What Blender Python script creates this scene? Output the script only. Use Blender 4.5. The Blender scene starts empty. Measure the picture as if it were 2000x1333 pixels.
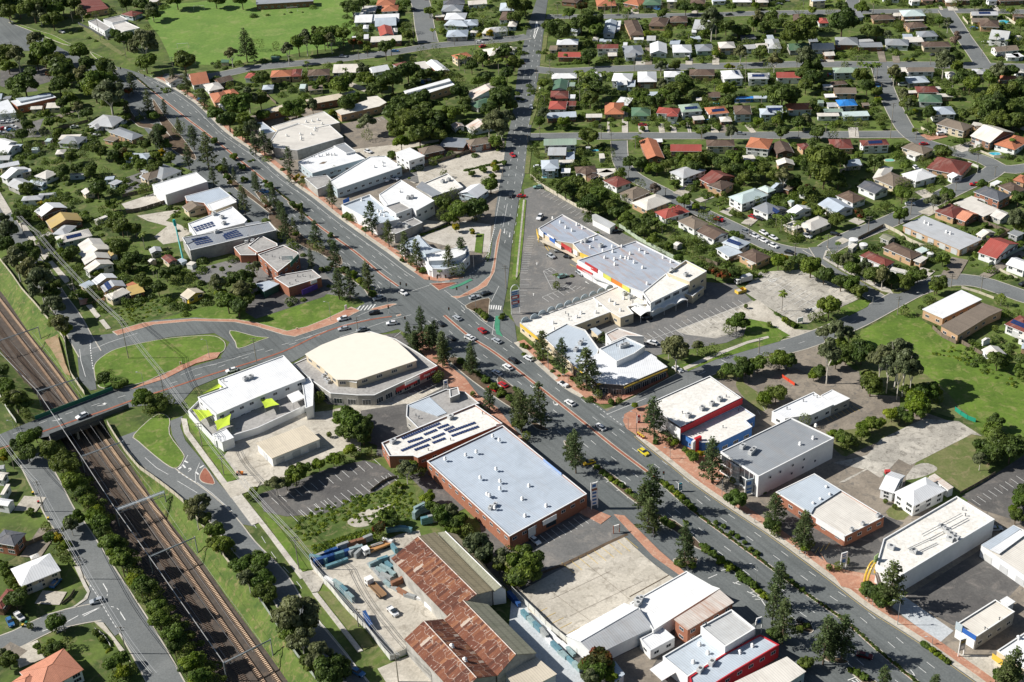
import bpy,bmesh,math,random
import numpy as np
from mathutils import Vector,Matrix
from mathutils.geometry import tessellate_polygon
random.seed(7);rng=np.random.default_rng(7)
scene=bpy.context.scene
COL=scene.collection
R=math.radians
# camera
FPX,PITCH,ROLL,CAMH=2744.4,0.541027,-0.0486947,287.3
F_=Vector((0,math.cos(PITCH),-math.sin(PITCH)));R0=Vector((1,0,0));U0=R0.cross(F_)
RV=R0*math.cos(ROLL)+U0*math.sin(ROLL);UV=-R0*math.sin(ROLL)+U0*math.cos(ROLL)
cam_d=bpy.data.cameras.new('camera');cam=bpy.data.objects.new('camera',cam_d);COL.objects.link(cam)
cam_d.sensor_width=36;cam_d.lens=FPX/2000*36;cam_d.clip_start=1;cam_d.clip_end=9000
mw=Matrix((RV,UV,-F_)).transposed().to_4x4();mw.translation=(0,0,CAMH)
cam.matrix_world=mw;scene.camera=cam
# sky, sun, exposure
SUN_EL,SUN_AZ=37.5,-4.5
sd=Vector((math.cos(R(SUN_AZ))*math.cos(R(SUN_EL)),math.sin(R(SUN_AZ))*math.cos(R(SUN_EL)),-math.sin(R(SUN_EL))))
w=bpy.data.worlds.new('World');scene.world=w;w.use_nodes=True
nt=w.node_tree;nt.nodes.clear()
sk=nt.nodes.new('ShaderNodeTexSky');sk.sky_type='NISHITA';sk.sun_disc=False
sk.sun_elevation=R(SUN_EL);tos=-sd;sk.sun_rotation=math.atan2(tos.x,tos.y)
bg=nt.nodes.new('ShaderNodeBackground');bg.inputs[1].default_value=0.05
wo=nt.nodes.new('ShaderNodeOutputWorld');nt.links.new(sk.outputs[0],bg.inputs[0]);nt.links.new(bg.outputs[0],wo.inputs[0])
sl=bpy.data.lights.new('sun','SUN');sl.energy=5.0;sl.angle=R(0.5);sl.color=(1.0,0.96,0.90)
so=bpy.data.objects.new('sun',sl);COL.objects.link(so);so.rotation_euler=sd.to_track_quat('-Z','Y').to_euler()
vs=scene.view_settings;vs.view_transform='Standard';vs.look='None';vs.gamma=1;vs.exposure=0.45;vs.use_curve_mapping=False
# survey helpers: photograph point -> place on the ground
TX={'1':0,'2':500,'3':1000,'4':1500};TY={'a':0,'b':330,'c':660,'d':993}
def pix(t,x,y):
 if t=='p':return x,y
 return TX[t[1]]+x/3.92,TY[t[0]]+y/3.92
def G(t,x,y,z=0.0):
 px,py=pix(t,x,y)
 d=RV*((px-1000)/FPX)-UV*((py-666.5)/FPX)+F_
 s=(z-CAMH)/d.z
 return Vector((d.x*s,d.y*s,z))
def PX(p):
 d=Vector(p)-Vector((0,0,CAMH));q=d.dot(F_)
 return 1000+FPX*d.dot(RV)/q,666.5-FPX*d.dot(UV)/q
def mpp(t,x,y):
 g=G(t,x,y);return(g-Vector((0,0,CAMH))).dot(F_)/FPX
def nums(s):return[float(v)for v in s.replace(',',' ').split()]
def pts(t,s,z=0.0):
 n=nums(s)if isinstance(s,str)else s
 return[G(t,n[i],n[i+1],z)for i in range(0,len(n),2)]
 # materials
MATS={}
def ramp(nt_,fac,stops):
 r=nt_.nodes.new('ShaderNodeValToRGB');nt_.links.new(fac,r.inputs[0])
 e=r.color_ramp.elements
 while len(e)<len(stops):e.new(0.5)
 for i,(p,c)in enumerate(stops):e[i].position=p;e[i].color=(*c,1)if len(c)==3 else c
 return r.outputs[0]
def newmat(name,rough=0.85,metal=0.0,spec=0.3):
 m=bpy.data.materials.new(name);m.use_nodes=True
 b=m.node_tree.nodes['Principled BSDF']
 b.inputs['Roughness'].default_value=rough;b.inputs['Metallic'].default_value=metal
 b.inputs['Specular IOR Level'].default_value=spec
 return m,m.node_tree,b
def noise(nt_,vec,scale,detail=4,rough=0.6,dist=0.0):
 n=nt_.nodes.new('ShaderNodeTexNoise');n.inputs['Scale'].default_value=scale;n.inputs['Detail'].default_value=detail
 n.inputs['Roughness'].default_value=rough;n.inputs['Distortion'].default_value=dist
 if vec is not None:nt_.links.new(vec,n.inputs['Vector'])
 return n.outputs['Fac']
def mix(nt_,fac,a,b,mode='MIX'):
 m=nt_.nodes.new('ShaderNodeMix');m.data_type='RGBA';m.blend_type=mode
 for v,i in((fac,0),(a,6),(b,7)):
  if isinstance(v,(int,float)):m.inputs[i].default_value=v
  elif isinstance(v,tuple):m.inputs[i].default_value=(*v,1)if len(v)==3 else v
  else:nt_.links.new(v,m.inputs[i])
 return m.outputs[2]
def coords(nt_,kind='Object'):
 return nt_.nodes.new('ShaderNodeTexCoord').outputs[kind]
def worldpos(nt_):return nt_.nodes.new('ShaderNodeNewGeometry').outputs['Position']
def bump(nt_,b,h,strength=0.3,dist=0.05):
 n=nt_.nodes.new('ShaderNodeBump');n.inputs['Strength'].default_value=strength;n.inputs['Distance'].default_value=dist
 nt_.links.new(h,n.inputs['Height']);nt_.links.new(n.outputs[0],b.inputs['Normal'])
def scl(c,k):return tuple(min(1,v*k)for v in c)
def ground_mat(name,c1,c2,c3=None,s1=0.08,s2=0.9,rough=0.9,patch=None,lo=0.35,hi=0.65):
 """three scales of blotches in world space"""
 if name in MATS:return MATS[name]
 m,n,b=newmat(name,rough)
 p=worldpos(n)
 big=noise(n,p,s1,5,0.65,0.4);col=ramp(n,big,[(lo,c1),(hi,c2)])
 if c3:
  mid=noise(n,p,s1*3.3,4,0.7,0.8);f=ramp(n,mid,[(0.52,(0,0,0)),(0.68,(1,1,1))]);col=mix(n,f,col,c3)
 fine=noise(n,p,s2,6,0.75);f2=ramp(n,fine,[(0.25,(0.72,0.72,0.72)),(0.75,(1.25,1.25,1.25))])
 col=mix(n,1.0,col,f2,'MULTIPLY')
 if patch:
  v=n.nodes.new('ShaderNodeTexVoronoi');v.inputs['Scale'].default_value=patch[0];v.feature='F1';n.links.new(p,v.inputs['Vector'])
  sep=n.nodes.new('ShaderNodeSeparateColor');n.links.new(v.outputs['Color'],sep.inputs[0])
  f3=ramp(n,sep.outputs[0],[(0.0,(patch[1],)*3),(1.0,(2-patch[1],)*3)]);col=mix(n,1.0,col,f3,'MULTIPLY')
 n.links.new(col,b.inputs['Base Color']);bump(n,b,fine,0.25,0.1)
 MATS[name]=m;return m
def paint(name,c,rough=0.6,metal=0.0,dirt=0.15,scale=0.35,spec=0.3):
 """painted / rendered surface with soft weathering"""
 if name in MATS:return MATS[name]
 m,n,b=newmat(name,rough,metal,spec)
 p=coords(n)
 a=noise(n,p,scale,6,0.7,0.6);f=ramp(n,a,[(0.3,scl(c,1-dirt)),(0.62,c)])
 oi=n.nodes.new('ShaderNodeObjectInfo').outputs['Random']
 v=ramp(n,oi,[(0,(0.93,0.93,0.94)),(1,(1.04,1.03,1.0))])
 n.links.new(mix(n,1.0,f,v,'MULTIPLY'),b.inputs['Base Color'])
 MATS[name]=m;return m
def sheet(name,c,rough=0.45,pitch=0.76,stain=(0.35,0.3,0.26),amount=0.25,metal=0.0,axis=0,depth=0.75,tile=None):
 """ribbed metal or tiled roof: ribs along the local y axis, joints between sheets, streaks down the slope"""
 if name in MATS:return MATS[name]
 m,n,b=newmat(name,rough,metal,0.4)
 p=coords(n)
 sp=n.nodes.new('ShaderNodeSeparateXYZ');n.links.new(p,sp.inputs[0])
 def saw(sock,per,width):
  a=n.nodes.new('ShaderNodeMath');a.operation='DIVIDE';n.links.new(sock,a.inputs[0]);a.inputs[1].default_value=per
  f=n.nodes.new('ShaderNodeMath');f.operation='FRACT';n.links.new(a.outputs[0],f.inputs[0])
  return ramp(n,f.outputs[0],[(0.0,(0,0,0)),(width*0.5,(1,1,1)),(1-width*0.5,(1,1,1)),(1.0,(0,0,0))])
 ribs=saw(sp.outputs[axis],pitch,0.35)
 mp=n.nodes.new('ShaderNodeMapping');n.links.new(p,mp.inputs[0]);mp.inputs['Scale'].default_value=(1.0,0.12,1.0)if axis==0 else(0.12,1.0,1.0)
 st=noise(n,mp.outputs[0],0.55,6,0.7,0.3);fs=ramp(n,st,[(0.50,(0,0,0)),(0.74,(min(1,amount*1.35),)*3)])
 big=noise(n,p,0.12,6,0.7,0.5);col=ramp(n,big,[(0.3,scl(c,0.80)),(0.62,c)])
 col=mix(n,fs,col,stain)
 dk=ramp(n,ribs,[(0,(depth,)*3),(1,(1,1,1))]);col=mix(n,1.0,col,dk,'MULTIPLY')
 lap=saw(sp.outputs[1-axis],7.3,0.02);col=mix(n,1.0,col,ramp(n,lap,[(0,(0.80,)*3),(1,(1,1,1))]),'MULTIPLY')
 if tile:
  rows=saw(sp.outputs[1-axis],tile,0.4);dr=ramp(n,rows,[(0,(0.72,)*3),(1,(1,1,1))]);col=mix(n,1.0,col,dr,'MULTIPLY')
  fine=noise(n,p,2.2,4,0.8);ff=ramp(n,fine,[(0.3,(0.8,)*3),(0.7,(1.15,)*3)]);col=mix(n,1.0,col,ff,'MULTIPLY')
 oi=n.nodes.new('ShaderNodeObjectInfo').outputs['Random']
 v=ramp(n,oi,[(0,(0.9,0.9,0.92)),(1,(1.05,1.03,1.0))]);col=mix(n,1.0,col,v,'MULTIPLY')
 n.links.new(col,b.inputs['Base Color']);bump(n,b,ribs,0.35,0.04)
 MATS[name]=m;return m
def rust_mat():
 m,n,b=newmat('rusty_corrugated_iron',0.85);p=coords(n)
 sx=n.nodes.new('ShaderNodeSeparateXYZ');n.links.new(p,sx.inputs[0])
 def M(op,a,b_=None):
  q=n.nodes.new('ShaderNodeMath');q.operation=op
  for v,i in((a,0),(b_,1)):
   if v is None:continue
   if isinstance(v,(int,float)):q.inputs[i].default_value=v
   else:n.links.new(v,q.inputs[i])
  return q.outputs[0]
 wx=M('ADD',M('DIVIDE',sx.outputs[0],1.1),M('MULTIPLY',noise(n,p,0.5,2),.5));wy=M('ADD',M('DIVIDE',sx.outputs[1],3.1),M('MULTIPLY',noise(n,p,0.35,2),1.6))
 cx,cy=M('FLOOR',wx),M('FLOOR',wy);cb=n.nodes.new('ShaderNodeCombineXYZ');n.links.new(cx,cb.inputs[0]);n.links.new(cy,cb.inputs[1])
 wn=n.nodes.new('ShaderNodeTexWhiteNoise');n.links.new(cb.outputs[0],wn.inputs[0]);rnd=wn.outputs[0]
 base=ramp(n,rnd,[(0.0,(0.09,0.034,0.022)),(0.45,(0.14,0.050,0.030)),(0.8,(0.20,0.078,0.042)),(0.94,(0.27,0.12,0.06)),(0.965,(0.46,0.38,0.31))])
 fx,fy=M('FRACT',wx),M('FRACT',wy)
 jx=ramp(n,fx,[(0.0,(1,1,1)),(0.10,(1,1,1)),(0.18,(0,0,0))]);jy=ramp(n,fy,[(0.0,(.7,)*3),(0.03,(.7,)*3),(0.06,(0,0,0))])
 st=noise(n,p,0.28,4,0.7,0.6);jm=mix(n,1.0,mix(n,1.0,jx,ramp(n,noise(n,p,0.7,3),[(0.50,(0.0,)*3),(0.64,(1,1,1))]),'MULTIPLY'),mix(n,1.0,jy,(0.8,0.8,0.8),'MULTIPLY'),'LIGHTEN')
 col=mix(n,jm,base,(0.50,0.42,0.35))
 fine=noise(n,p,3,4,0.8);col=mix(n,1.0,col,ramp(n,fine,[(0.3,(0.7,)*3),(0.7,(1.2,)*3)]),'MULTIPLY')
 n.links.new(col,b.inputs['Base Color']);MATS['rust']=m;return m
def leaf_mat(name,c1,c2,c3=None,trans=0.35):
 m,n,b=newmat(name,0.55,0,0.25);p=coords(n)
 a=noise(n,p,0.6,3,0.6);col=ramp(n,a,[(0.35,c1),(0.65,c2)])
 f=noise(n,p,3.5,2,0.5);col=mix(n,1.0,col,ramp(n,f,[(0.3,(0.65,)*3),(0.7,(1.35,)*3)]),'MULTIPLY')
 if c3:
  g=noise(n,p,1.1,3,0.6);col=mix(n,ramp(n,g,[(0.5,(0,0,0)),(0.62,(1,1,1))]),col,c3)
 oi=n.nodes.new('ShaderNodeObjectInfo').outputs['Random']
 col=mix(n,1.0,col,ramp(n,oi,[(0,(0.72,0.8,0.8)),(0.5,(1.0,1.0,1.0)),(1,(1.3,1.15,1.0))]),'MULTIPLY')
 n.links.new(col,b.inputs['Base Color'])
 t=n.nodes.new('ShaderNodeBsdfTranslucent');n.links.new(col,t.inputs[0])
 ms=n.nodes.new('ShaderNodeMixShader');ms.inputs[0].default_value=trans
 n.links.new(b.outputs[0],ms.inputs[1]);n.links.new(t.outputs[0],ms.inputs[2])
 n.links.new(ms.outputs[0],n.nodes['Material Output'].inputs[0])
 MATS[name]=m;return m
def glass(name,c,rough=0.08):
 if name in MATS:return MATS[name]
 m,n,b=newmat(name,rough,0.0,0.8);b.inputs['Base Color'].default_value=(*c,1);MATS[name]=m;return m
def water_mat():
 m,n,b=newmat('pool_water',0.08,0,0.5)
 p=worldpos(n);a=noise(n,p,0.8,3);n.links.new(ramp(n,a,[(0.3,(0.03,0.30,0.42)),(0.7,(0.06,0.45,0.55))]),b.inputs['Base Color'])
 bump(n,b,a,0.1,0.05);MATS['pool']=m;return m
grass=ground_mat('lawn_grass',(0.045,0.070,0.018),(0.115,0.165,0.032),(0.17,0.165,0.07),0.06,0.7)
field=ground_mat('playing_field_grass',(0.105,0.190,0.035),(0.150,0.240,0.045),(0.20,0.25,0.075),0.03,0.5)
lush=ground_mat('lush_grass',(0.070,0.125,0.016),(0.130,0.205,0.028),(0.20,0.21,0.07),0.08,0.8)
weeds=ground_mat('tall_weeds',(0.045,0.085,0.014),(0.13,0.17,0.04),(0.20,0.18,0.085),0.12,1.3)
verge=ground_mat('dry_verge_grass',(0.10,0.135,0.035),(0.16,0.165,0.065),(0.22,0.19,0.10),0.10,1.0)
soil=ground_mat('garden_mulch',(0.08,0.055,0.035),(0.14,0.10,0.065),None,0.3,1.5)
clay=ground_mat('bare_clay',(0.30,0.19,0.11),(0.36,0.27,0.17),(0.15,0.17,0.06),0.1,1.2)
asphalt=ground_mat('road_asphalt',(0.112,0.124,0.124),(0.148,0.160,0.158),(0.130,0.142,0.140),0.035,1.6,0.85)
def road_wear(m,ang):
 n=m.node_tree;b=n.nodes['Principled BSDF'];src=b.inputs['Base Color'].links[0].from_socket;p=worldpos(n)
 mp=n.nodes.new('ShaderNodeMapping');mp.vector_type='POINT';n.links.new(p,mp.inputs[0]);mp.inputs['Rotation'].default_value=(0,0,-ang);m2=n.nodes.new('ShaderNodeMapping');n.links.new(mp.outputs[0],m2.inputs[0]);m2.inputs['Scale'].default_value=(0.018,0.85,1)
 st=noise(n,m2.outputs[0],1.0,3,0.6);col=mix(n,1.0,src,ramp(n,st,[(0.35,(0.82,)*3),(0.5,(1,1,1)),(0.68,(1.08,)*3)]),'MULTIPLY')
 m3=n.nodes.new('ShaderNodeMapping');n.links.new(mp.outputs[0],m3.inputs[0]);m3.inputs['Scale'].default_value=(0.03,0.14,1);v=n.nodes.new('ShaderNodeTexVoronoi');v.distance='CHEBYCHEV';v.inputs['Scale'].default_value=1.0;n.links.new(m3.outputs[0],v.inputs['Vector']);sc=n.nodes.new('ShaderNodeSeparateColor');n.links.new(v.outputs['Color'],sc.inputs[0])
 col=mix(n,1.0,col,ramp(n,sc.outputs[0],[(0.0,(0.86,)*3),(0.25,(1,1,1)),(0.9,(1,1,1)),(1.0,(1.12,)*3)]),'MULTIPLY');n.links.new(col,b.inputs['Base Color'])
road_wear(asphalt,math.atan2((G('p',1750,1300)-G('p',600,385)).y,(G('p',1750,1300)-G('p',600,385)).x))
asphalt2=ground_mat('street_asphalt',(0.132,0.142,0.143),(0.178,0.188,0.186),(0.155,0.164,0.162),0.05,1.6,0.85)
darkasph=ground_mat('dark_lot_asphalt',(0.085,0.082,0.080),(0.135,0.130,0.122),(0.18,0.165,0.15),0.06,1.2,0.85)
lotasph=ground_mat('car_park_asphalt',(0.135,0.135,0.131),(0.19,0.186,0.178),(0.23,0.215,0.195),0.05,1.2,0.85)
brownlot=ground_mat('worn_brown_paving',(0.18,0.155,0.125),(0.29,0.25,0.20),(0.14,0.13,0.115),0.10,1.2)
concrete=ground_mat('pale_concrete',(0.42,0.39,0.34),(0.55,0.52,0.46),(0.36,0.33,0.28),0.08,1.4,0.85,patch=(0.09,0.94))
sandc=ground_mat('sandy_concrete',(0.42,0.385,0.32),(0.54,0.50,0.425),(0.31,0.28,0.23),0.09,1.2,0.85,patch=(0.11,0.92))
slab=ground_mat('old_concrete_slab',(0.34,0.32,0.28),(0.48,0.45,0.39),(0.19,0.175,0.15),0.13,1.2,0.9,patch=(0.16,0.85))
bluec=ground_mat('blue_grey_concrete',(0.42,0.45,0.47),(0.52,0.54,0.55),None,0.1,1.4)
brickpave=ground_mat('red_brick_paving',(0.36,0.17,0.11),(0.46,0.25,0.17),(0.50,0.34,0.25),0.12,1.8)
redpave=ground_mat('dark_red_paving',(0.24,0.085,0.055),(0.34,0.14,0.09),None,0.2,2)
kerbm=ground_mat('kerb_concrete',(0.42,0.39,0.33),(0.52,0.48,0.41),None,0.2,2)
greenlane=ground_mat('green_lane_paint',(0.05,0.22,0.13),(0.07,0.28,0.17),None,0.2,2)
white_line=ground_mat('white_road_paint',(0.62,0.62,0.60),(0.75,0.75,0.72),None,0.5,2)
yellow_line=ground_mat('yellow_road_paint',(0.60,0.42,0.10),(0.70,0.50,0.14),None,0.5,2)
ballast=ground_mat('railway_ballast',(0.060,0.050,0.043),(0.095,0.078,0.065),(0.13,0.095,0.072),0.2,2.2)
white_s=sheet('white_metal_roof',(0.83,0.85,0.86),amount=0.10)
RM={'W':white_s,'w':sheet('warm_white_metal_roof',(0.74,0.71,0.64),amount=0.3),'c':sheet('cream_metal_roof',(0.66,0.59,0.46),amount=0.25),'b':sheet('pale_blue_grey_metal_roof',(0.50,0.57,0.64),amount=0.15),'g':sheet('mid_grey_metal_roof',(0.30,0.325,0.35),amount=0.25),'G':sheet('light_grey_metal_roof',(0.52,0.54,0.55),amount=0.3),'d':sheet('dark_grey_tile_roof',(0.12,0.13,0.15),rough=0.7,pitch=0.33,tile=0.4,amount=0.2,depth=0.9),'n':sheet('brown_tile_roof',(0.13,0.088,0.066),rough=0.85,pitch=0.33,tile=0.4,stain=(0.26,0.2,0.15),amount=0.4,depth=0.88),'t':sheet('tan_brown_tile_roof',(0.24,0.195,0.15),rough=0.85,pitch=0.33,tile=0.4,stain=(0.12,0.1,0.08),amount=0.4,depth=0.88),'r':sheet('red_metal_roof',(0.38,0.085,0.065),rough=0.6,amount=0.15,stain=(0.5,0.25,0.2)),'m':sheet('maroon_tile_roof',(0.20,0.055,0.042),rough=0.8,pitch=0.33,tile=0.4,amount=0.3,depth=0.88),'o':sheet('terracotta_tile_roof',(0.50,0.19,0.10),rough=0.8,pitch=0.33,tile=0.4,stain=(0.3,0.13,0.08),amount=0.3,depth=0.86),'s':sheet('salmon_tile_roof',(0.62,0.27,0.17),rough=0.75,pitch=0.33,tile=0.4,stain=(0.45,0.2,0.13),amount=0.25,depth=0.86),'e':sheet('green_metal_roof',(0.10,0.19,0.12),amount=0.3,stain=(0.25,0.28,0.2)),'E':sheet('pale_green_metal_roof',(0.32,0.42,0.34),amount=0.2),'y':sheet('mustard_metal_roof',(0.52,0.38,0.14),amount=0.3),'a':sheet('aqua_white_metal_roof',(0.58,0.70,0.68),amount=0.15),'B':sheet('bright_blue_tarpaulin_roof',(0.03,0.22,0.62),pitch=3,amount=0.05),'k':sheet('tan_asbestos_roof',(0.36,0.31,0.20),rough=0.9,pitch=1.1,stain=(0.2,0.18,0.12),amount=0.5,depth=0.85,tile=2.4),'K':sheet('mossy_grey_roof',(0.27,0.27,0.20),rough=0.9,pitch=1.1,stain=(0.14,0.16,0.1),amount=0.5,depth=0.85,tile=2.4),'u':rust_mat(),'U':sheet('rust_streaked_pale_roof',(0.66,0.60,0.54),stain=(0.42,0.20,0.11),amount=0.75),'f':ground_mat('membrane_roof_pale',(0.68,0.66,0.61),(0.76,0.74,0.69),(0.63,0.60,0.54),0.05,0.9,0.7),'C':paint('smooth_cream_roof',(0.74,0.69,0.61),dirt=0.05),'F':ground_mat('membrane_roof_grey',(0.30,0.29,0.28),(0.38,0.37,0.35),(0.26,0.25,0.24),0.08,0.9,0.8),'x':sheet('blue_grey_fine_ribbed_roof',(0.42,0.47,0.54),amount=0.75,stain=(0.42,0.30,0.24),depth=0.86),}
WM={'W':paint('white_painted_wall',(0.76,0.77,0.77),dirt=0.12),'c':paint('cream_painted_wall',(0.62,0.53,0.38),dirt=0.15),'g':paint('grey_painted_wall',(0.36,0.37,0.38),dirt=0.3),'d':paint('charcoal_wall',(0.10,0.105,0.11)),'o':paint('orange_brick_wall',(0.33,0.14,0.085),rough=0.9,dirt=0.25,scale=1.2),'n':paint('brown_brick_wall',(0.25,0.14,0.09),rough=0.9,dirt=0.25,scale=1.2),'t':paint('tan_brick_wall',(0.50,0.33,0.20),rough=0.9,dirt=0.2,scale=1.2),'r':paint('red_painted_wall',(0.52,0.030,0.040),dirt=0.1),'b':paint('blue_grey_weatherboard_wall',(0.42,0.50,0.55),dirt=0.15),'e':paint('mint_weatherboard_wall',(0.42,0.53,0.47),dirt=0.15),'y':paint('yellow_painted_wall',(0.72,0.50,0.06),dirt=0.1),'G':paint('concrete_block_wall',(0.42,0.41,0.38),rough=0.9,dirt=0.4),'B':paint('blue_painted_wall',(0.05,0.16,0.42),dirt=0.1),'v':paint('dark_green_wall',(0.03,0.10,0.075)),}
pane_m=glass('dark_window_glass',(0.03,0.04,0.05));steel=paint('galvanised_steel',(0.45,0.47,0.48),0.4,0.6)
black_m=paint('black_rubber',(0.02,0.02,0.02),0.8);white_p=paint('white_gloss_paint',(0.80,0.80,0.79),0.35,dirt=0.05)
timber=paint('weathered_timber',(0.20,0.16,0.12),0.9,dirt=0.35,scale=1.0);fence_w=paint('white_fence_paint',(0.62,0.62,0.58),dirt=0.2)
cream_f=paint('cream_steel_fence',(0.52,0.48,0.38),dirt=0.15);palebrick=paint('pale_masonry',(0.52,0.46,0.38),0.9,dirt=0.25)
solar_m=glass('solar_cell_glass',(0.018,0.035,0.11),0.15);lime=paint('lime_shade_cloth',(0.46,0.60,0.05),0.8,dirt=0.05)
greyw=paint('light_grey_plastic',(0.55,0.56,0.56),0.5);darkgrey=paint('dark_grey_metal',(0.12,0.13,0.14),0.5,0.3)
teal=paint('teal_paint',(0.02,0.36,0.34),0.4);yellow_p=paint('yellow_gloss_paint',(0.68,0.46,0.07),0.4,dirt=0.05)
red_p=paint('red_gloss_paint',(0.46,0.05,0.05),0.35,dirt=0.05);blue_p=paint('blue_gloss_paint',(0.03,0.12,0.42),0.35,dirt=0.05)
bluegrey_p=paint('faded_blue_steel',(0.16,0.32,0.38),0.5,0.2,dirt=0.3,scale=1);navy_p=paint('navy_blue_steel',(0.03,0.09,0.26),0.5,dirt=0.2)
orange_p=paint('orange_paint',(0.70,0.22,0.04),0.4);pool_m=water_mat()
grn_p=paint('dark_green_steel',(0.03,0.16,0.10),0.5)
bark=paint('brown_bark',(0.13,0.095,0.065),0.95,dirt=0.35,scale=2);palebark=paint('pale_gum_bark',(0.62,0.58,0.50),0.8,dirt=0.2,scale=2)
# mesh builder
class MB:
 def __init__(s):s.v=[];s.f=[]
 def face(s,ps):
  n=len(s.v);s.v+=[tuple(p)for p in ps];s.f.append(tuple(range(n,n+len(ps))));return s
 def box(s,x0,y0,z0,x1,y1,z1):
  n=len(s.v)
  s.v+=[(x0,y0,z0),(x1,y0,z0),(x1,y1,z0),(x0,y1,z0),(x0,y0,z1),(x1,y0,z1),(x1,y1,z1),(x0,y1,z1)]
  s.f+=[tuple(n+i for i in q)for q in((0,3,2,1),(4,5,6,7),(0,1,5,4),(1,2,6,5),(2,3,7,6),(3,0,4,7))];return s
 def obox(s,c,u,hw,hd,z0,z1):
  u=Vector((u[0],u[1])).normalized();v=Vector((-u.y,u.x));c=Vector((c[0],c[1]));n=len(s.v)
  q=[c-u*hw-v*hd,c+u*hw-v*hd,c+u*hw+v*hd,c-u*hw+v*hd]
  s.v+=[(p.x,p.y,z0)for p in q]+[(p.x,p.y,z1)for p in q]
  s.f+=[tuple(n+i for i in q)for q in((0,3,2,1),(4,5,6,7),(0,1,5,4),(1,2,6,5),(2,3,7,6),(3,0,4,7))];return s
 def prism(s,poly,z0,z1,bottom=False):
  n=len(s.v);k=len(poly)
  s.v+=[(p[0],p[1],z0)for p in poly]+[(p[0],p[1],z1)for p in poly]
  for i in range(k):j=(i+1)%k;s.f.append((n+i,n+j,n+k+j,n+k+i))
  s.f.append(tuple(n+k+i for i in range(k)))
  if bottom:s.f.append(tuple(n+i for i in reversed(range(k))))
  return s
 def tube(s,a,b,r0,r1=None,k=8,cap=True):
  a=Vector(a);b=Vector(b);r1=r0 if r1 is None else r1;d=(b-a).normalized()
  x=d.orthogonal().normalized();y=d.cross(x);n=len(s.v)
  for c,r in((a,r0),(b,r1)):
   for i in range(k):t=2*math.pi*i/k;s.v.append(tuple(c+x*(r*math.cos(t))+y*(r*math.sin(t))))
  for i in range(k):j=(i+1)%k;s.f.append((n+i,n+j,n+k+j,n+k+i))
  if cap:s.f.append(tuple(n+k+i for i in range(k)));s.f.append(tuple(n+i for i in reversed(range(k))))
  return s
 def mesh(s,name,mat):
  me=bpy.data.meshes.new(name);me.from_pydata(s.v,[],s.f);me.materials.append(mat);me.update();return me
 def build(s,name,mat,parent=None,kind=None,loc=None):
  o=bpy.data.objects.new(name,s.mesh(name,mat));COL.objects.link(o)
  if parent is not None:o.parent=parent
  if kind:o['kind']=kind
  if loc is not None:o.location=loc
  return o
def inst(name,mesh,parent=None,loc=(0,0,0),rz=0.0,s=None,link=True):
 o=bpy.data.objects.new(name,mesh);COL.objects.link(o);o.location=loc;o.rotation_euler=(0,0,rz)
 if s is not None:o.scale=s if not isinstance(s,(int,float))else(s,s,s)
 if parent is not None:o.parent=parent
 return o
def thing(name,label,cat,loc=(0,0,0),rz=0.0,group=None):
 o=bpy.data.objects.new(name,None);COL.objects.link(o);o.location=loc;o.rotation_euler=(0,0,rz)
 o.empty_display_size=0.5;o['label']=label;o['category']=cat
 if group:o['group']=group
 return o
def tag(o,label,cat,group=None):
 o['label']=label;o['category']=cat
 if group:o['group']=group
 return o
ORD=['first','second','third','fourth','fifth','sixth','seventh','eighth','ninth','tenth','eleventh','twelfth','thirteenth','fourteenth','fifteenth','sixteenth','seventeenth','eighteenth','nineteenth','twentieth']
def ordn(i):
 if i<20:return ORD[i]
 return str(i+1)+('st' if(i+1)%10==1 else 'nd' if(i+1)%10==2 else 'rd' if(i+1)%10==3 else 'th')
PENDING=[]
def later(o,look,place,axis='left'):
 PENDING.append((o,look,place,axis))
def finish_labels():
 by={}
 for o,look,place,axis in PENDING:by.setdefault((look,place,axis),[]).append(o)
 for(look,place,axis),os_ in by.items():
  k=1 if axis=='top' else 0
  os_.sort(key=lambda o:PX(o.matrix_basis.translation)[k])
  for i,o in enumerate(os_):
   if len(os_)==1:o['label']=f'{look} {place}'
   else:
    lb=f"{look}, {ordn(i)} from the {axis} {place}"
    if len(lb.replace(',','').split())>16:lb=f"{look}, {ordn(i)} from {axis} {place}"
    lb=lb.replace(' the ',' ')if len(lb.split())>16 else lb
    o['label']=lb
def smooth(ps,n=6,closed=False):
 out=[];N=len(ps)
 rngi=range(N if closed else N-1)
 for i in rngi:
  p0=ps[(i-1)%N]if closed or i>0 else ps[0];p1=ps[i];p2=ps[(i+1)%N]
  p3=ps[(i+2)%N]if closed or i+2<N else ps[-1]
  for k in range(n):
   t=k/n
   out.append(0.5*((2*p1)+(p2-p0)*t+(2*p0-5*p1+4*p2-p3)*t*t+(3*p1-p0-3*p2+p3)*t**3))
 if not closed:out.append(ps[-1])
 return out
def ccw(ps):
 a=sum(ps[i].x*ps[(i+1)%len(ps)].y-ps[(i+1)%len(ps)].x*ps[i].y for i in range(len(ps)))
 return ps if a>0 else list(reversed(ps))
def offset_poly(ps,d):
 out=[];N=len(ps)
 for i in range(N):
  a,b,c=ps[i-1],ps[i],ps[(i+1)%N]
  e1=(b-a).to_2d().normalized();e2=(c-b).to_2d().normalized()
  n1=Vector((-e1.y,e1.x));n2=Vector((-e2.y,e2.x));m=n1+n2
  if m.length<1e-3:m=n1
  m.normalize();k=d/max(0.35,m.dot(n1));out.append(Vector((b.x+m.x*k,b.y+m.y*k,b.z)))
 return out
def side(ps,d):
 out=[]
 for i,p in enumerate(ps):
  a=ps[max(0,i-1)];b=ps[min(len(ps)-1,i+1)];t=(b-a).to_2d()
  if t.length<1e-6:t=Vector((1,0))
  t.normalize();out.append(Vector((p.x-t.y*d,p.y+t.x*d,p.z)))
 return out
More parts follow.
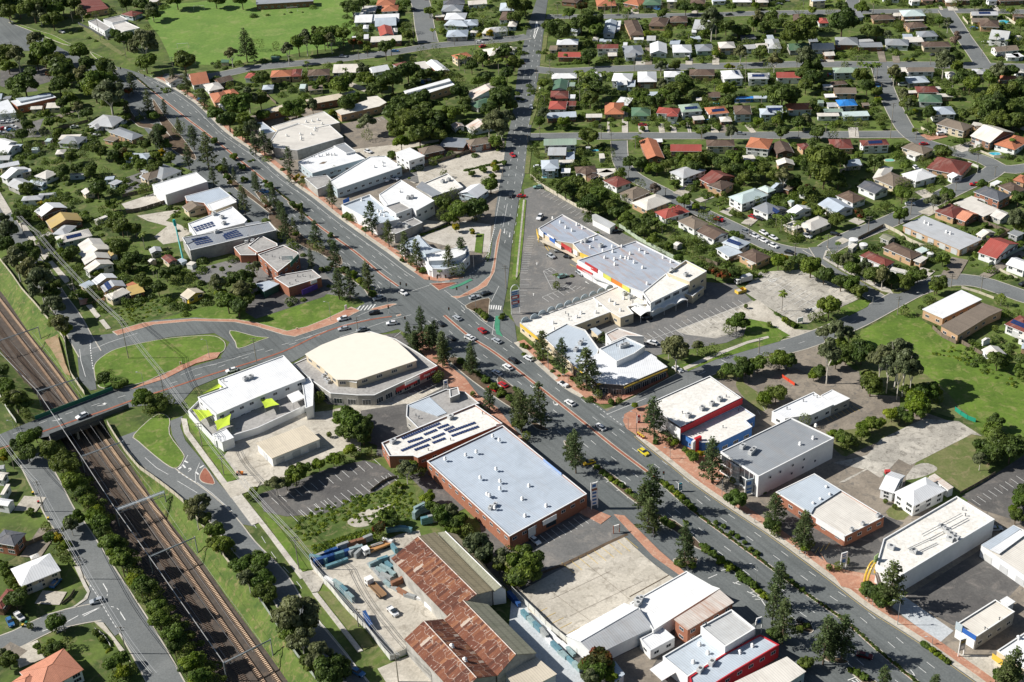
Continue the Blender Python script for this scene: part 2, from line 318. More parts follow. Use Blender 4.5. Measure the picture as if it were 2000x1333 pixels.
def strip(mb,L,Rr,z):
 n=len(mb.v)
 for a,b in zip(L,Rr):mb.v+=[(a.x,a.y,z),(b.x,b.y,z)]
 for i in range(len(L)-1):mb.f.append((n+2*i+1,n+2*i+3,n+2*i+2,n+2*i))
def resample(ps,step):
 out=[ps[0].copy()];acc=0
 for a,b in zip(ps,ps[1:]):
  L=(b-a).length;t=step-acc
  while t<=L:out.append(a.lerp(b,t/L));t+=step
  acc=(acc+L)%step if L else acc
 return out
def densify(ps,step):
 """points along the line, even spacing"""
 d=[0]
 for a,b in zip(ps,ps[1:]):d.append(d[-1]+(b-a).length)
 n=max(1,int(d[-1]/step));out=[]
 for k in range(n+1):
  s=d[-1]*k/n;i=max(0,min(len(d)-2,next((j for j in range(len(d)-1)if d[j+1]>=s),len(d)-2)))
  t=(s-d[i])/max(1e-9,d[i+1]-d[i]);out.append(ps[i].lerp(ps[i+1],t))
 return out
 # THE GROUND
RIGHT_EDGE=[G('p',x,y)for x,y in[(0,500),(24,539),(43,567),(69,595),(94,626),(122,659),(129,685),(139,734),(166,772),(210,831),(224,854),(245,884),(270,915),(306,941),(339,966),(358,983),(384,1013),(412,1050),(439,1090),(470,1130),(505,1166),(533,1212),(577,1281),(615,1330)]]
LEFT_EDGE=[G('p',x,y)for x,y in[(-110,640),(-60,705),(0,780),(32,826),(80,858),(112,890),(140,935),(165,985),(190,1030),(228,1085),(270,1150),(310,1205),(350,1262),(395,1333)]]
def extend(ps,d):
 a=ps[0]+(ps[0]-ps[2]).normalized()*d;b=ps[-1]+(ps[-1]-ps[-3]).normalized()*d;return[a]+ps+[b]
def floor_pts(t,s):return pts(t,s,-5.5)
FR=floor_pts('c1','-240 -640 -120 -420 0 -360 120 -190 250 0 420 200 590 440 760 640 900 820 1050 1050 1240 1333 1440 1585 1600 1790 1750 2010 1960 2290 2210 2640')
FL=floor_pts('c1','-560 -560 -420 -360 -210 -110 0 90 150 280 300 450 430 720 520 860 640 1060 850 1455 1000 1700 1230 2060 1480 2430 1620 2660')
RE,LE,FRE,FLE=[extend(smooth(q_,3),1500)for q_ in(RIGHT_EDGE,LEFT_EDGE,FR,FL)]
def n_even(ps,n):
 d=[0]
 for a,b in zip(ps,ps[1:]):d.append(d[-1]+(b-a).length)
 out=[]
 for k in range(n):
  s=d[-1]*k/(n-1);i=max(0,min(len(d)-2,int(np.searchsorted(d,s))-1));out.append(ps[i].lerp(ps[i+1],(s-d[i])/(d[i+1]-d[i])))
 return out
def bank(name,top,bot,mat):
 A=n_even(top,400)
 B=[]
 bs=densify(bot,8)
 arr=np.array([[p.x,p.y]for p in bs])
 for p in A:
  i=int(np.argmin(((arr-np.array([p.x,p.y]))**2).sum(1)));B.append(Vector((bs[i].x,bs[i].y,-5.5)))
 mb=MB();rows=7
 for r in range(rows):
  for p,q in zip(A,B):
   t=r/(rows-1);c=p.lerp(q,t);c.z+=0.0 if r in(0,rows-1)else random.uniform(-0.25,0.35);
   if r==0:c.z=0
   mb.v.append(tuple(c))
 n=len(A)
 for r in range(rows-1):
  for i in range(n-1):
   k=r*n+i;mb.f.append((k,k+1,k+n+1,k+n))
 return mb.build(name,mat,kind='structure')
BIG=3500
A=RE;B=LE
mb=MB();mb.face([Vector((-BIG*0.2,BIG,0))]+[Vector((BIG,BIG,0)),Vector((BIG,-BIG,0))]+[Vector((p.x,p.y,0))for p in reversed(A)])
ground_right=mb.build('ground_town',grass,kind='structure')
mb=MB();mb.face([Vector((p.x,p.y,0))for p in B]+[Vector((-BIG,-BIG,0)),Vector((-BIG,BIG,0))])
mb.build('ground_west',grass,kind='structure')
bank('cutting_bank_east',RE,FRE,ground_mat('rough_bank_grass',(0.045,0.085,0.014),(0.105,0.150,0.028),(0.19,0.165,0.07),0.15,1.4));bank('cutting_bank_west',LE,FLE,weeds)
mb=MB();mb.face([Vector((p.x,p.y,-5.5))for p in FRE]+[Vector((p.x,p.y,-5.5))for p in reversed(FLE)]);mb.build('railway_cutting_floor',ballast,kind='structure')
ZC={'n':0}
def nextz(base):ZC['n']+=1;return base+0.0012*ZC['n']
def selfx(v):
 o=lambda p,q,r_:(q[0]-p[0])*(r_[1]-p[1])-(q[1]-p[1])*(r_[0]-p[0]);n=len(v)
 return any(o(v[i],v[(i+1)%n],v[j])*o(v[i],v[(i+1)%n],v[(j+1)%n])<0 and o(v[j],v[(j+1)%n],v[i])*o(v[j],v[(j+1)%n],v[(i+1)%n])<0 for i in range(n)for j in range(i+2,n)if not(i==0 and j==n-1))
def area(name,t,s,mat,base=0.02,sm=0,raise_=None,kerb=False,shape=None):
 ps=shape or pts(t,s)
 if sm:
  q_=smooth(ps,sm,closed=True);ps=ps if selfx(q_)else q_
 ps=ccw(ps);mb=MB()
 if raise_:
  z=base+raise_+0.0007*ZC['n'];ZC['n']+=1
  if kerb:
   inn=offset_poly(ps,0.28);k=MB();k.prism([(p.x,p.y)for p in ps],base-0.05,z-0.012);k.build(name+'_kerb',kerbm,kind='structure')
   mb.face([(p.x,p.y,z)for p in inn])
  else:mb.prism([(p.x,p.y)for p in ps],base-0.05,z)
 else:
  z=nextz(base);mb.face([(p.x,p.y,z)for p in ps])
 return mb.build(name,mat,kind='structure')
def line_of(t,s,n=6):
 ps=pts(t,s);return smooth(ps,n)if len(ps)>2 else ps
def ribbon(name,ps,wl,wr,mat,z):
 mb=MB();strip(mb,side(ps,wl),side(ps,-wr),z);return mb.build(name,mat,kind='structure')
ROADPTS=[]
def near_road(q):
 return any((q.x-a)**2+(q.y-b)**2<w_ for a,b,w_ in ROADPTS)
def road(name,t,s,width,mat=None,kerb=True,step=5.0):
 ps=densify(line_of(t,s),step);z=nextz(0.05);ROADPTS.extend((p.x,p.y,(width/2+3.0)**2)for p in ps)
 ribbon(name,ps,width/2,width/2,mat or asphalt2,z)
 if kerb:
  mb=MB()
  for d in(width/2,-width/2-0.4):strip(mb,side(ps,d+0.4),side(ps,d),z-0.0009)
  mb.build(name+'_kerb',kerbm,kind='structure')
 return ps
 # lots of ground, big first (name, tile, outline, material)
area('playing_field','a1','1130 150 1190 40 1500 20 1960 -55 2330 -75 2640 0 2690 60 2700 330 2350 395 1960 470 1600 500 1330 480 1290 420 1220 280',field,sm=3)
area('shadowed_park_lawn','a1','850 600 560 640 330 690 180 720 330 860 320 920 430 900 700 930 1050 930 960 700',grass)
area('vacant_meadow','p','1676 655 1715 630 1772 602 1800 625 1850 655 1900 685 1960 705 2040 725 2200 790 2200 980 2000 925 1955 880 1905 832 1880 800 1830 790 1795 790 1760 740 1720 700',lush,sm=3)
area('triangle_lawn','b1','980 1225 1300 1130 1640 1040 1960 960 2180 900 2560 880 2650 1000 2690 1070 2500 1170 2200 1250 1960 1200 1700 1175 1480 1165 1200 1195 900 1260',lush)
area('overgrown_block','b1','800 1090 1100 990 1380 960 1440 1060 1640 1030 1200 1140 930 1220 860 1170',weeds)
area('weedy_block','d2','210 150 560 -60 1180 -250 1260 20 1130 130 900 240 450 370 380 330',weeds)
area('gravel_patch','d2','700 100 830 20 1000 -30 1060 0 900 80 870 130 760 145',sandc,sm=3)
area('block_behind_cottage','c4','1090 975 1560 740 1650 760 1690 830 1700 1050 1480 1200 1430 1160 1240 1040 1130 1050 1010 1050',verge)
area('damp_patch','c4','1010 1040 1180 960 1290 990 1270 1030 1130 1080 960 1090',slab,sm=3)
area('shop_block_ground','p','1180 800 1300 760 1420 735 1500 700 1560 690 1640 700 1690 742 1700 800 1790 800 1880 832 1830 850 1770 930 1760 1000 1880 985 1960 940 2120 900 2200 1200 2050 1400 1900 1330 1700 1190 1500 1040 1340 930',brownlot)
area('town_block_ground','p','560 720 640 668 780 650 870 735 1010 860 1160 965 1240 1060 1380 1165 1560 1340 1560 1420 1200 1420 1100 1300 1020 1180 900 1060 940 1040 930 980 820 905 735 890 745 800 640 790',darkasph)
area('north_shop_ground','p','470 230 620 205 700 300 830 300 985 270 985 330 960 470 940 530 830 540 690 440 560 350 500 290',brownlot)
area('corner_shop_ground','p','400 385 520 440 600 480 660 560 700 585 640 575 520 590 470 560 480 510 420 480',lotasph)
for q_ in('c4 440 700 700 620 900 620 1110 600 1060 690 700 860 560 900','c3 1300 200 1560 160 1960 60 2150 0 2080 70 1960 120 1700 310 1560 290 1500 250','c4 700 250 1000 440 1300 580 1500 600 1300 350 1000 180 700 110','d4 900 30 1050 -70 1200 -110 1040 90','c3 1720 330 1900 260 1960 330 1880 420 1960 520 1900 560 1760 440','c4 -100 260 60 120 200 60 230 130 60 230'):area('shop_block_grass',q_[:2],q_[3:],verge,0.022,sm=3)
# paved lots
area('school_car_park','a1','0 540 330 510 400 560 410 620 270 660 290 700 180 710 0 660',darkasph)
area('car_yard','a1','-40 900 260 930 560 850 330 920 300 1000 320 1050 60 1060 -40 1010',lotasph)
area('corner_forecourt','a1','920 740 1100 720 1150 900 1050 960 960 900',darkasph)
area('motel_car_park','a2','650 950 970 890 1060 980 1080 1130 830 1210 740 1150 600 1080',brownlot)
area('bare_car_park','a2','1080 1333 1300 1270 1760 1150 1920 1160 1890 1350 1650 1460 1340 1480',sandc)
area('rear_concrete_yard','a2','1340 1480 1650 1440 1890 1350 1880 1450 1700 1500 1500 1520',concrete)
area('blue_shop_car_park','b2','640 200 900 60 1230 20 1250 110 1110 80 900 170',lotasph)
area('motel_forecourt','a2','700 1150 980 1260 1120 1150 1500 1060',sandc)
area('church_car_park','b2','1270 500 1600 400 1800 430 1790 640 1620 630 1330 560 1240 520',concrete)
area('rear_lane_concrete','b2','1270 390 1460 410 1520 430 1300 480',sandc)
area('house_driveway_block','b1','900 90 1100 20 1250 110 1080 140 960 190',lotasph)
area('white_store_yard','b1','930 270 1190 185 1280 270 980 330',concrete)
area('green_shed_drive','b1','1050 360 1380 310 1270 400 1380 430 1540 530 1250 580 1180 520 1280 440 1130 400',sandc)
area('workshop_yard','b1','1460 780 1800 690 2100 640 2220 820 2120 870 1960 800 1700 840 1560 880',lotasph)
area('red_block_car_park','b1','1880 970 2120 900 2500 870 2560 900 2480 980 1960 1150 1880 1100',darkasph)
area('shopping_centre_car_park','b3','100 250 90 160 180 130 350 210 620 350 800 470 980 560 1150 650 1330 760 1490 870 1700 880 1830 1000 1950 1200 1640 1333 1250 1400 760 1500 300 1350 30 1200 -10 1110 60 900 60 760',lotasph)
area('pale_bay_area','b3','1250 1240 1840 1010 1960 1060 1990 1160 1560 1300 1330 1270',slab)
area('rear_car_park','b4','-60 790 240 775 500 880 640 950 690 1000 560 1060 420 1120 300 1190 220 1180 80 1110 -80 1010 -200 930',slab)
area('hotel_drive','b4','-240 1090 -80 1000 60 1110 200 1230 380 1240 330 1290 100 1290 -60 1180',sandc)
area('brown_car_park','c4','-200 280 60 130 390 60 480 200 700 260 700 430 1010 450 1010 520 880 600 660 700 470 720 300 660 340 500 0 470 -180 350',brownlot)
area('broken_slab','c4','760 900 860 780 1190 620 1460 640 1640 755 1560 740 1090 978 1000 930 870 1070 540 1110 740 1010 500 960',slab)
area('cottage_side_paving','c4','540 1130 760 1010 880 1090 850 1180 960 1260 900 1333 600 1190',brownlot)
area('hotel_asphalt','c4','1480 1215 1960 900 2300 760 2400 1300 1960 1420 1640 1320',darkasph)
area('white_store_lot','d4','1060 680 1640 310 1960 540 2100 620 1960 620 1420 900 1290 830',darkasph)
area('front_paving','d4','950 760 1020 660 1420 940 1310 1035',bluec)
area('corner_crossover','d4','1400 1130 1560 1060 1750 1150 1960 1120 2150 1500 1900 1500 1640 1320',sandc)
area('mid_drive','d4','-40 40 140 0 380 140 560 290 720 130 890 60 1040 110 880 240 830 420 640 500 440 420 300 350 200 330',darkasph)
area('grey_store_lot','d4','1440 1090 1960 560 2200 700 2150 1130 1760 1130 1480 1120',brownlot)
area('timber_yard','d2','420 480 900 290 1100 200 1250 170 1450 820 1320 1000 1150 1030 1150 1100 1040 1170 700 760',sandc)
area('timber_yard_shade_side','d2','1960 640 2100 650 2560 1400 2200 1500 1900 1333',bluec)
area('shed_forecourt','d2','930 1230 1190 1120 1400 1330 1350 1500 1100 1500',sandc)
area('vacant_concrete_lot','d3','60 640 330 490 640 330 880 200 1060 330 1330 490 950 740 640 860 410 985 130 790',sandc)
area('brick_shop_car_park','d3','180 300 370 170 620 60 790 40 880 190 560 350 260 480 240 380 190 360',lotasph)
area('back_lane','d3','760 1160 1000 1050 1130 1130 1060 1240 1140 1320 1200 1450 860 1450',brownlot)
area('solar_shop_car_park','c2','20 1200 260 1120 560 1000 830 940 960 980 1095 1075 960 1160 530 1345 230 1370 60 1333',darkasph)
area('child_care_concrete','c2','-280 950 -100 720 240 590 560 560 880 480 1430 380 1200 500 1150 510 900 600 810 640 800 870 640 870 450 960 240 1060 -20 1150 -160 1060',sandc)
area('drive_in_lane','c2','800 560 1150 505 1160 690 1150 740 940 830 850 800',darkasph)
area('service_yard','c2','1170 1060 1330 1010 1640 1290 1400 1400 1250 1333 1290 1180',darkasph)
# roads
HNE=pts('p','-60 -20 0 30 20 40 85 75 150 110 225 130 262 140 319 163 383 204 439 258 500 301 559 350 610 386 658 424 712 463 755 493 806 531 850 556 930 600 1000 667 1051 715 1102 759 1143 782 1180 800 1255 864 1306 905 1357 946 1434 999 1500 1043 1564 1090 1628 1138 1691 1187 1755 1228 1806 1261 1857 1297 1908 1333 2010 1408')
HSW=pts('p','-60 60 0 98 60 100 120 118 160 140 205 162 222 185 250 215 290 262 330 315 375 335 425 385 470 430 520 462 575 478 620 519 660 560 712 592 700 610 780 645 830 680 900 742 950 790 1010 850 1060 900 1130 960 1185 1015 1240 1070 1300 1120 1380 1170 1440 1225 1510 1290 1560 1333 1650 1410')
area('highway','p','',asphalt,0.045,shape=smooth(HNE,3)+list(reversed(smooth(HSW,3))))
area('crossroads','b2','780 1060 640 1130 500 1260 640 1300 1000 1250 1120 1220 1300 1333 1500 1400 1900 1400 2000 1333 1980 1180 1850 1060 1790 960 1810 760 1760 700 1500 840 1300 850 1100 900',asphalt,0.05)
area('north_road','p','1040 -60 1048 0 1031 51 1013 128 1000 230 990 270 982 326 977 355 967 414 962 470 958 500 948 525 925 545 880 560 870 600 960 640 977 631 991 560 1000 473 1015 381 1025 340 1038 245 1055 122 1064 41 1070 0 1076 -60',asphalt,0.045)
area('overpass_road','p','-200 925 -100 885 0 849 76 818 217 762 281 752 357 722 434 700 500 684 561 654 643 634 700 603 770 645 786 641 755 650 643 670 571 708 500 712 423 740 380 758 352 790 320 790 260 795 240 800 105 851 50 862 0 874 -200 950',asphalt,0.06)
area('slip_loop','b1','640 1290 870 1262 1180 1160 1500 1140 1800 1172 1960 1205 2200 1262 2240 1275 2100 1330 1960 1385 1700 1450 1690 1440 1760 1330 1640 1260 1300 1290 1000 1350 850 1400 740 1480 720 1570 740 1690 690 1700 610 1620 590 1400',asphalt,0.052)
area('south_ramp','c1','1300 640 1400 600 1380 680 1420 790 1530 920 1640 1070 1760 1210 1960 1450 1800 1420 1620 1300 1500 1240 1350 1140 1080 920 960 790 1010 740 1060 800 1250 940 1350 1015 1400 960 1410 900 1320 750',asphalt2,0.05)
road('railside_street_south','c1','980 740 1100 880 1290 1060 1450 1170 1600 1290 1740 1430 1870 1600 2100 1840 2260 2100 2500 2400 2720 2670 2900 2900',7.5)
road('west_street','c1','240 900 280 990 380 1180 460 1340 560 1480 700 1700 840 1920 1000 2170 1150 2420 1300 2700',9.0)
area('west_corner','d1','690 560 670 650 630 720 540 760 360 830 440 960 560 900 700 870 800 880 880 980 1000 900 900 700',asphalt2,0.05)
road('west_side_street','d1','780 790 560 830 350 890 180 980 0 1050 -400 1200',8.0)
road('railside_street_north','b1','-60 250 60 420 180 620 300 790 420 980 540 1150 620 1300 690 1420',8.5,step=4)
road('school_street','a2','-720 590 -400 590 -200 560 0 520 500 470 1000 410 1310 360 1500 340 1960 300 2080 280',9.5)
road('north_side_street','a2','1230 -60 1270 60 1290 200 1320 330',20.0 if False else 12.0)
road('first_cross_street','p','1045 136 1100 140 1230 134 1485 128 1560 126 1630 126 1720 127 1860 128 2010 132 2100 134',9.5)
road('second_cross_street','p','1036 268 1100 267 1250 266 1485 265 1600 264 1745 263 1775 262',8.5)
road('top_cross_street','p','1068 33 1163 33 1370 30 1500 26 1650 24 1857 22 2020 24',8.0)
road('top_short_street','a4','620 90 640 40 660 -40',8.0)
road('diagonal_street','a4','1360 80 1430 180 1500 290 1580 400 1640 490',9.0)
road('bending_street','a4','850 510 880 600 900 680 950 800 1000 900 1060 1000 1160 1080 1300 1130 1440 1170 1640 1220 1820 1300 2100 1270 2300 1230',9.0)
road('curving_street','a3','820 1080 825 1190 845 1260 900 1330 1000 1395 1150 1470 1350 1580 1560 1680 1750 1770 1960 1880 2160 1930 2380 1950',8.0)
road('climbing_street','a4','1740 1300 1650 1360 1480 1430 1200 1570 950 1690 700 1790 500 1880 400 1940 340 1900',9.5)
road('bottle_street','b4','380 600 450 700 580 800 700 900 830 990 930 1030',7.5)
road('hospital_street','c3','840 580 1000 500 1200 390 1500 230 1800 110 2100 70 2380 -20 2640 -130 2900 -270 3100 -370 3340 -440 3560 -430 3760 -370 3960 -300 4200 -240',9.5)
road('corner_side_street','c3','760 640 900 560 1100 460',11.0,kerb=False)
# islands, verges and paths
def island(name,t,s,mat=lush,sm=3):return area(name,t,s,mat,0.06,sm=sm,raise_=0.13,kerb=True)
island('loop_island','c1','720 270 735 190 850 105 1000 60 1300 5 1600 -15 1700 15 1728 65 1690 120 1500 185 1250 280 1100 345 900 385 760 380')
island('loop_inner_island','b1','1760 1240 1960 1285 2060 1295 1990 1320 1830 1380 1800 1330')
island('ramp_island','c1','1025 745 1200 590 1300 620 1300 740 1400 880 1410 930 1350 1005 1250 960 1060 800')
island('teardrop_island','c1','1540 1030 1580 1000 1650 1120 1560 1115 1525 1080',redpave)
island('corner_island','b2','1600 1050 1780 990 1785 1060 1770 1180 1690 1110',soil)
island('turn_island','b2','870 1080 1010 1040 1080 1040 960 1080',brickpave)
island('small_island','b2','1070 1125 1110 1112 1115 1125 1080 1135',brickpave,0)
area('far_verge','a1','600 190 650 200 960 420 930 430 760 320 700 280',verge,0.05,raise_=0.1)
area('divider_of_north_road','b2','1490 980 1560 975 1700 900 1790 820 1812 740 1838 560 1870 460 1880 470 1850 640 1830 790 1770 900 1640 970 1540 998',brickpave,0.06,raise_=0.13,kerb=True)
area('left_turn_island','b2','1330 880 1400 935 1540 880 1520 870',redpave,0.06,raise_=0.13,kerb=True)
area('verge_by_car_park','b3','60 240 110 240 90 500 60 800 30 850 0 840 30 500',lush,0.05,raise_=0.12)
area('verge_path','b3','85 240 98 240 40 835 28 835',slab,0.06,raise_=0.14)
area('church_lawn','b2','1690 500 1745 500 1730 650 1672 640',lush,0.06,raise_=0.1)
area('north_road_verge','a3','120 1090 155 1100 130 1333 95 1333',verge,0.05,raise_=0.1)
area('north_road_verge','a3','200 620 225 600 190 850 150 960 130 960',verge,0.05,raise_=0.1)
area('north_road_verge','a3','245 270 280 200 260 400 250 480 300 510 220 505 215 470',verge,0.05,raise_=0.1)
area('side_park_path','c1','1385 620 1430 625 1450 720 1740 1110 1980 1420 1930 1440 1700 1130 1410 730',concrete,0.05,raise_=0.12)
area('ramp_verge','c1','1430 640 1470 630 1690 880 1830 1080 1740 1110',lush,0.04,raise_=0.1)
area('crossover_slab','c1','1700 1130 1740 1110 1960 1060 2000 1110 1960 1160 1770 1230',sandc,0.055,raise_=0.12)
area('crossover_slab','d2','330 500 420 480 520 560 480 640 430 650',slab,0.055,raise_=0.12)
area('railside_footpath','c1','1820 1215 1850 1200 2080 1490 2350 1840 2300 1850 2050 1510',concrete,0.05,raise_=0.12)
area('railside_footpath','d2','430 655 470 650 820 1095 780 1105',concrete,0.05,raise_=0.12)
area('street_verge','d2','60 60 150 110 270 270 400 470 340 500 120 170',lush,0.04,raise_=0.08)
area('street_verge','d2','480 640 560 640 760 850 900 1050 830 1090',verge,0.04,raise_=0.08)
for s in('-60 200 0 180 90 330 40 360','140 420 180 410 380 680 340 700','370 720 400 705 540 860 500 880','510 890 545 870 660 1005 620 1020','660 1050 700 1040 770 1130 740 1150','760 1165 795 1155 850 1225 815 1232'):
 area('white_footpath','b1',s,concrete,0.055,raise_=0.12)
area('loop_footpath','b1','860 1250 1100 1180 1480 1150 1800 1155 1960 1180 2200 1245 2350 1210 2500 1150 2690 1060 2760 1090 2560 1190 2260 1290 2170 1275 1960 1210 1800 1178 1480 1170 1180 1198 900 1280',brickpave,0.06,raise_=0.13,kerb=True)
area('bridge_approach_path','c1','1110 345 1250 290 1380 215 1450 190 1600 120 1690 115 1660 160 1500 200 1420 240 1260 320 1000 400',brickpave,0.06,raise_=0.14)
area('clay_bank_strip','c1','340 20 440 -20 500 200 540 290 500 280 400 100',clay,0.0,raise_=0.02)
FP=smooth(HNE,4);d0=densify(FP,4)
i0=min(range(len(d0)),key=lambda i:abs(PX(d0[i])[0]-300)+abs(PX(d0[i])[1]-152));i1=min(range(len(d0)),key=lambda i:abs(PX(d0[i])[0]-830)+abs(PX(d0[i])[1]-545))
i2=min(range(len(d0)),key=lambda i:abs(PX(d0[i])[0]-1000)+abs(PX(d0[i])[1]-667));i3=min(range(len(d0)),key=lambda i:abs(PX(d0[i])[0]-1150)+abs(PX(d0[i])[1]-785))
i4=min(range(len(d0)),key=lambda i:abs(PX(d0[i])[0]-1240)+abs(PX(d0[i])[1]-852))
def band(name,ps,a,b,mat,z0,z1):
 L=side(ps,b);Rr=side(ps,a);mb=MB();n=len(ps)
 for q,z in((Rr,z0),(Rr,z1),(L,z1),(L,z0)):mb.v+=[(p.x,p.y,z)for p in q]
 for r in range(3):
  for i in range(n-1):k=r*n+i;mb.f.append((k,k+1,k+n+1,k+n))
 return mb.build(name,mat,kind='structure')
for k,(a,b)in enumerate(((i0,i1),(i2,i3),(i4,len(d0)))):
 seg=d0[a:b];band('highway_kerb',seg,0.0,0.35,kerbm,0.0,0.17);band('highway_footpath',seg,0.36,2.0,sandc,0.0,0.16)
 band('highway_footpath_bricks',seg,2.0,4.6,brickpave,0.0,0.165)
area('corner_paving','b2','1210 790 1290 850 1420 865 1590 838 1480 810 1330 810 1250 780',brickpave,0.06,raise_=0.13)
area('corner_paving','c3','330 330 470 240 560 330 700 400 950 360 980 420 870 470 780 510 680 510 590 480 480 400 440 350',brickpave,0.05,raise_=0.14)
area('corner_paving','c3','850 640 860 590 940 545 1050 510 1060 690 1200 760 1330 790 1380 860 1500 880 1600 950 1640 1050 1560 1130 1420 1060 1180 890 1000 770 880 700',brickpave,0.05,raise_=0.14)
area('red_shopfront_paving','c3','860 380 1180 260 1200 300 980 420 860 460 830 430',redpave,0.06,raise_=0.14)
area('corner_paving','d4','380 320 470 470 560 600 700 640 830 620 830 520 600 480 450 420',brickpave,0.05,raise_=0.145)
area('service_footpath','c2','1180 10 1300 -60 1420 60 1480 220 1600 310 1700 440 1850 540 1960 680 2100 840 2300 1080 2450 1260 2720 1370 2640 1430 2380 1290 2250 1130 2050 880 1880 680 1700 490 1500 400 1380 240',brickpave,0.03,raise_=0.12)
area('service_footpath','d3','780 50 860 60 940 140 1130 330 1330 500 1290 520 1080 370 900 180',brickpave,0.05,raise_=0.13)
area('side_street_verge','c3','1290 210 1500 150 1750 60 1960 20 2100 -20 2050 30 1800 100 1560 170 1350 260',lush,0.04,raise_=0.08)
area('side_street_path','c3','1310 230 1560 120 1800 30 1960 -10 1970 5 1800 50 1570 145 1330 250',concrete,0.05,raise_=0.12)
area('hotel_lawn','b4','-150 1150 0 1180 170 1280 60 1310 -200 1333',lush)
area('crescent_verge','b4','540 1080 690 1010 790 1010 760 1060 620 1130',lush,0.05,raise_=0.1)
area('crescent_verge','b4','410 690 560 780 760 880 900 930 1080 930 1000 960 860 950 700 860 560 790',verge,0.05,raise_=0.1)
area('crescent_path','b4','440 630 480 620 430 680 600 770 760 850 930 920 960 960 870 940 740 870 590 790 420 690',concrete,0.06,raise_=0.12)
# planted medians of the highway
MED=pts('p','255 143 285 168 362 230 408 265 500 339 566 394 620 440 694 493 742 534 778 560')
MED2=pts('p','868 617 918 659 955 682 1000 715 1076 775 1143 828 1204 877 1268 925 1288 941 1357 1001 1434 1057 1500 1105 1551 1143 1602 1179 1653 1215 1712 1268 1755 1304 1800 1340 1850 1380')
for nm,P_ in(('north_median',MED),('south_median',MED2)):
 q=densify(smooth(P_,4),4);mb=MB()
 band(nm+'_kerb',[p for p in side(q,-0.75)],0,1.5,kerbm,0.0,0.15);band(nm,[p for p in side(q,-0.5)],0,0.95,redpave,0.1,0.165)
island('far_median','a1','65 175 120 180 250 225 400 270 520 330 560 350 480 340 260 250 130 200',lush)
island('far_median','a1','690 400 770 435 870 495 900 540 840 515 740 455',lush)
for s in('a1 1170 760 1250 870 1400 1060 1500 1200 1470 1220 1330 1080 1200 900','b1 1680 -10 1730 0 1800 90 1960 220 2080 330 2060 340 1930 240 1760 120','b2 -10 180 60 200 130 300 220 420 200 440 120 340','b2 110 340 260 430 420 560 620 650 660 700 640 740 470 640 400 620 230 520 110 420','b2 590 740 660 760 760 840 870 940 930 960 920 985 870 985 800 900 640 800','b2 240 260 300 262 350 300 350 345 300 320','a1 940 740 1060 930 1200 960 1340 1080 1440 1190 1400 1200 1310 1140 1180 1000 1060 970 960 860'):
 t=s[:2];island('planted_separator',t,s[3:],soil)
for s in('c2 1470 170 1560 160 1740 310 1850 400 2000 540 1960 545 1760 410 1600 290','c3 150 640 260 690 290 715 220 715 160 680','c3 395 800 420 800 480 880 560 950 590 975 560 985 450 900','c3 610 970 700 1000 860 1120 970 1215 1040 1300 1010 1310 880 1220 760 1120 640 1010','d3 1110 60 1250 100 1400 230 1470 300 1560 350 1680 430 1760 500 1880 610 1980 700 1960 720 1850 640 1740 530 1600 420 1480 340 1380 290 1240 180 1140 120','d3 1240 390 1400 380 1420 430 1340 450 1260 430','d4 190 900 300 880 350 920 330 960 240 940','d4 420 1130 560 1150 620 1180 560 1200 440 1170','d4 600 1230 700 1250 830 1330 900 1400 800 1400 660 1290','c3 -90 300 60 420 150 500 100 520 0 440 -110 350','c2 1840 330 1960 430 2120 550 2200 610 2150 620 1980 510'):
 island('planted_separator',s[:2],s[3:],soil)
 # painted lines
def dashes(name,ps,L,gap,wd,mat,z=0.16,off=0.0):
 q=densify(side(smooth(ps,4),off),1.0);mb=MB();per=int(L+gap);i=0
 while i+int(L)<len(q):
  s=q[i:i+int(L)+1];strip(mb,side(s,wd/2),side(s,-wd/2),z);i+=per
 if mb.f:mb.build(name,mat,kind='structure')
def lines(name,t,segs,wd=0.14,mat=None,z=0.155):
 mb=MB()
 for s in segs:
  n=nums(s)
  for i in range(0,len(n)-2,2):
   a,b=G(t,n[i],n[i+1]),G(t,n[i+2],n[i+3])
   if(b-a).length>0.01:strip(mb,side([a,b],wd/2),side([a,b],-wd/2),z)
 mb.build(name,mat or white_line,kind='structure')
def comb(name,t,x1,y1,x2,y2,n,dx,dy,wd=0.13,mat=None,dx2=None,dy2=None,base=True,both=False):
 segs=[]
 for i in range(n):
  f=i/(n-1);x=x1+(x2-x1)*f;y=y1+(y2-y1)*f
  ax=dx if dx2 is None else dx+(dx2-dx)*f;ay=dy if dy2 is None else dy+(dy2-dy)*f
  segs.append(f'{x} {y} {x+ax} {y+ay}')
 if base:segs.append(f'{x1} {y1} {x2} {y2}')
 lines(name,t,segs,wd,mat)
def hw_pts(a,b):
 q=[p for p in d0 if a<=PX(p)[0]<=b];return q
for P_,offs in((MED,(4.6,7.9)),(MED2,(4.6,7.9))):
 for o in offs:dashes('lane_line',P_,3,9,0.15,white_line,off=o)
 for o in((-4.6,-7.8)if P_ is MED else(-4.4,-7.6,-10.8)):dashes('lane_line',P_,3,9,0.15,white_line,off=o)
 for o in(1.3,-1.3):dashes('edge_line',P_,200,0,0.12,white_line,off=o)if False else None
edge=side(d0[i0:i1],-2.6);mb=MB();strip(mb,side(edge,.07),side(edge,-.07),0.157);mb.build('bus_lane_line',white_line,kind='structure')
edge=side(d0[i4:],-0.6);mb=MB();strip(mb,side(edge,.06),side(edge,-.06),0.157);mb.build('kerb_line',yellow_line,kind='structure')
lines('stop_lines','b2',['1190 940 1340 890','1570 1050 1600 1080 1580 1090','1440 930 1600 1050 1720 1160 1960 1333','960 820 1100 920','880 700 1040 820','690 730 600 690','930 890 960 930 930 985'])
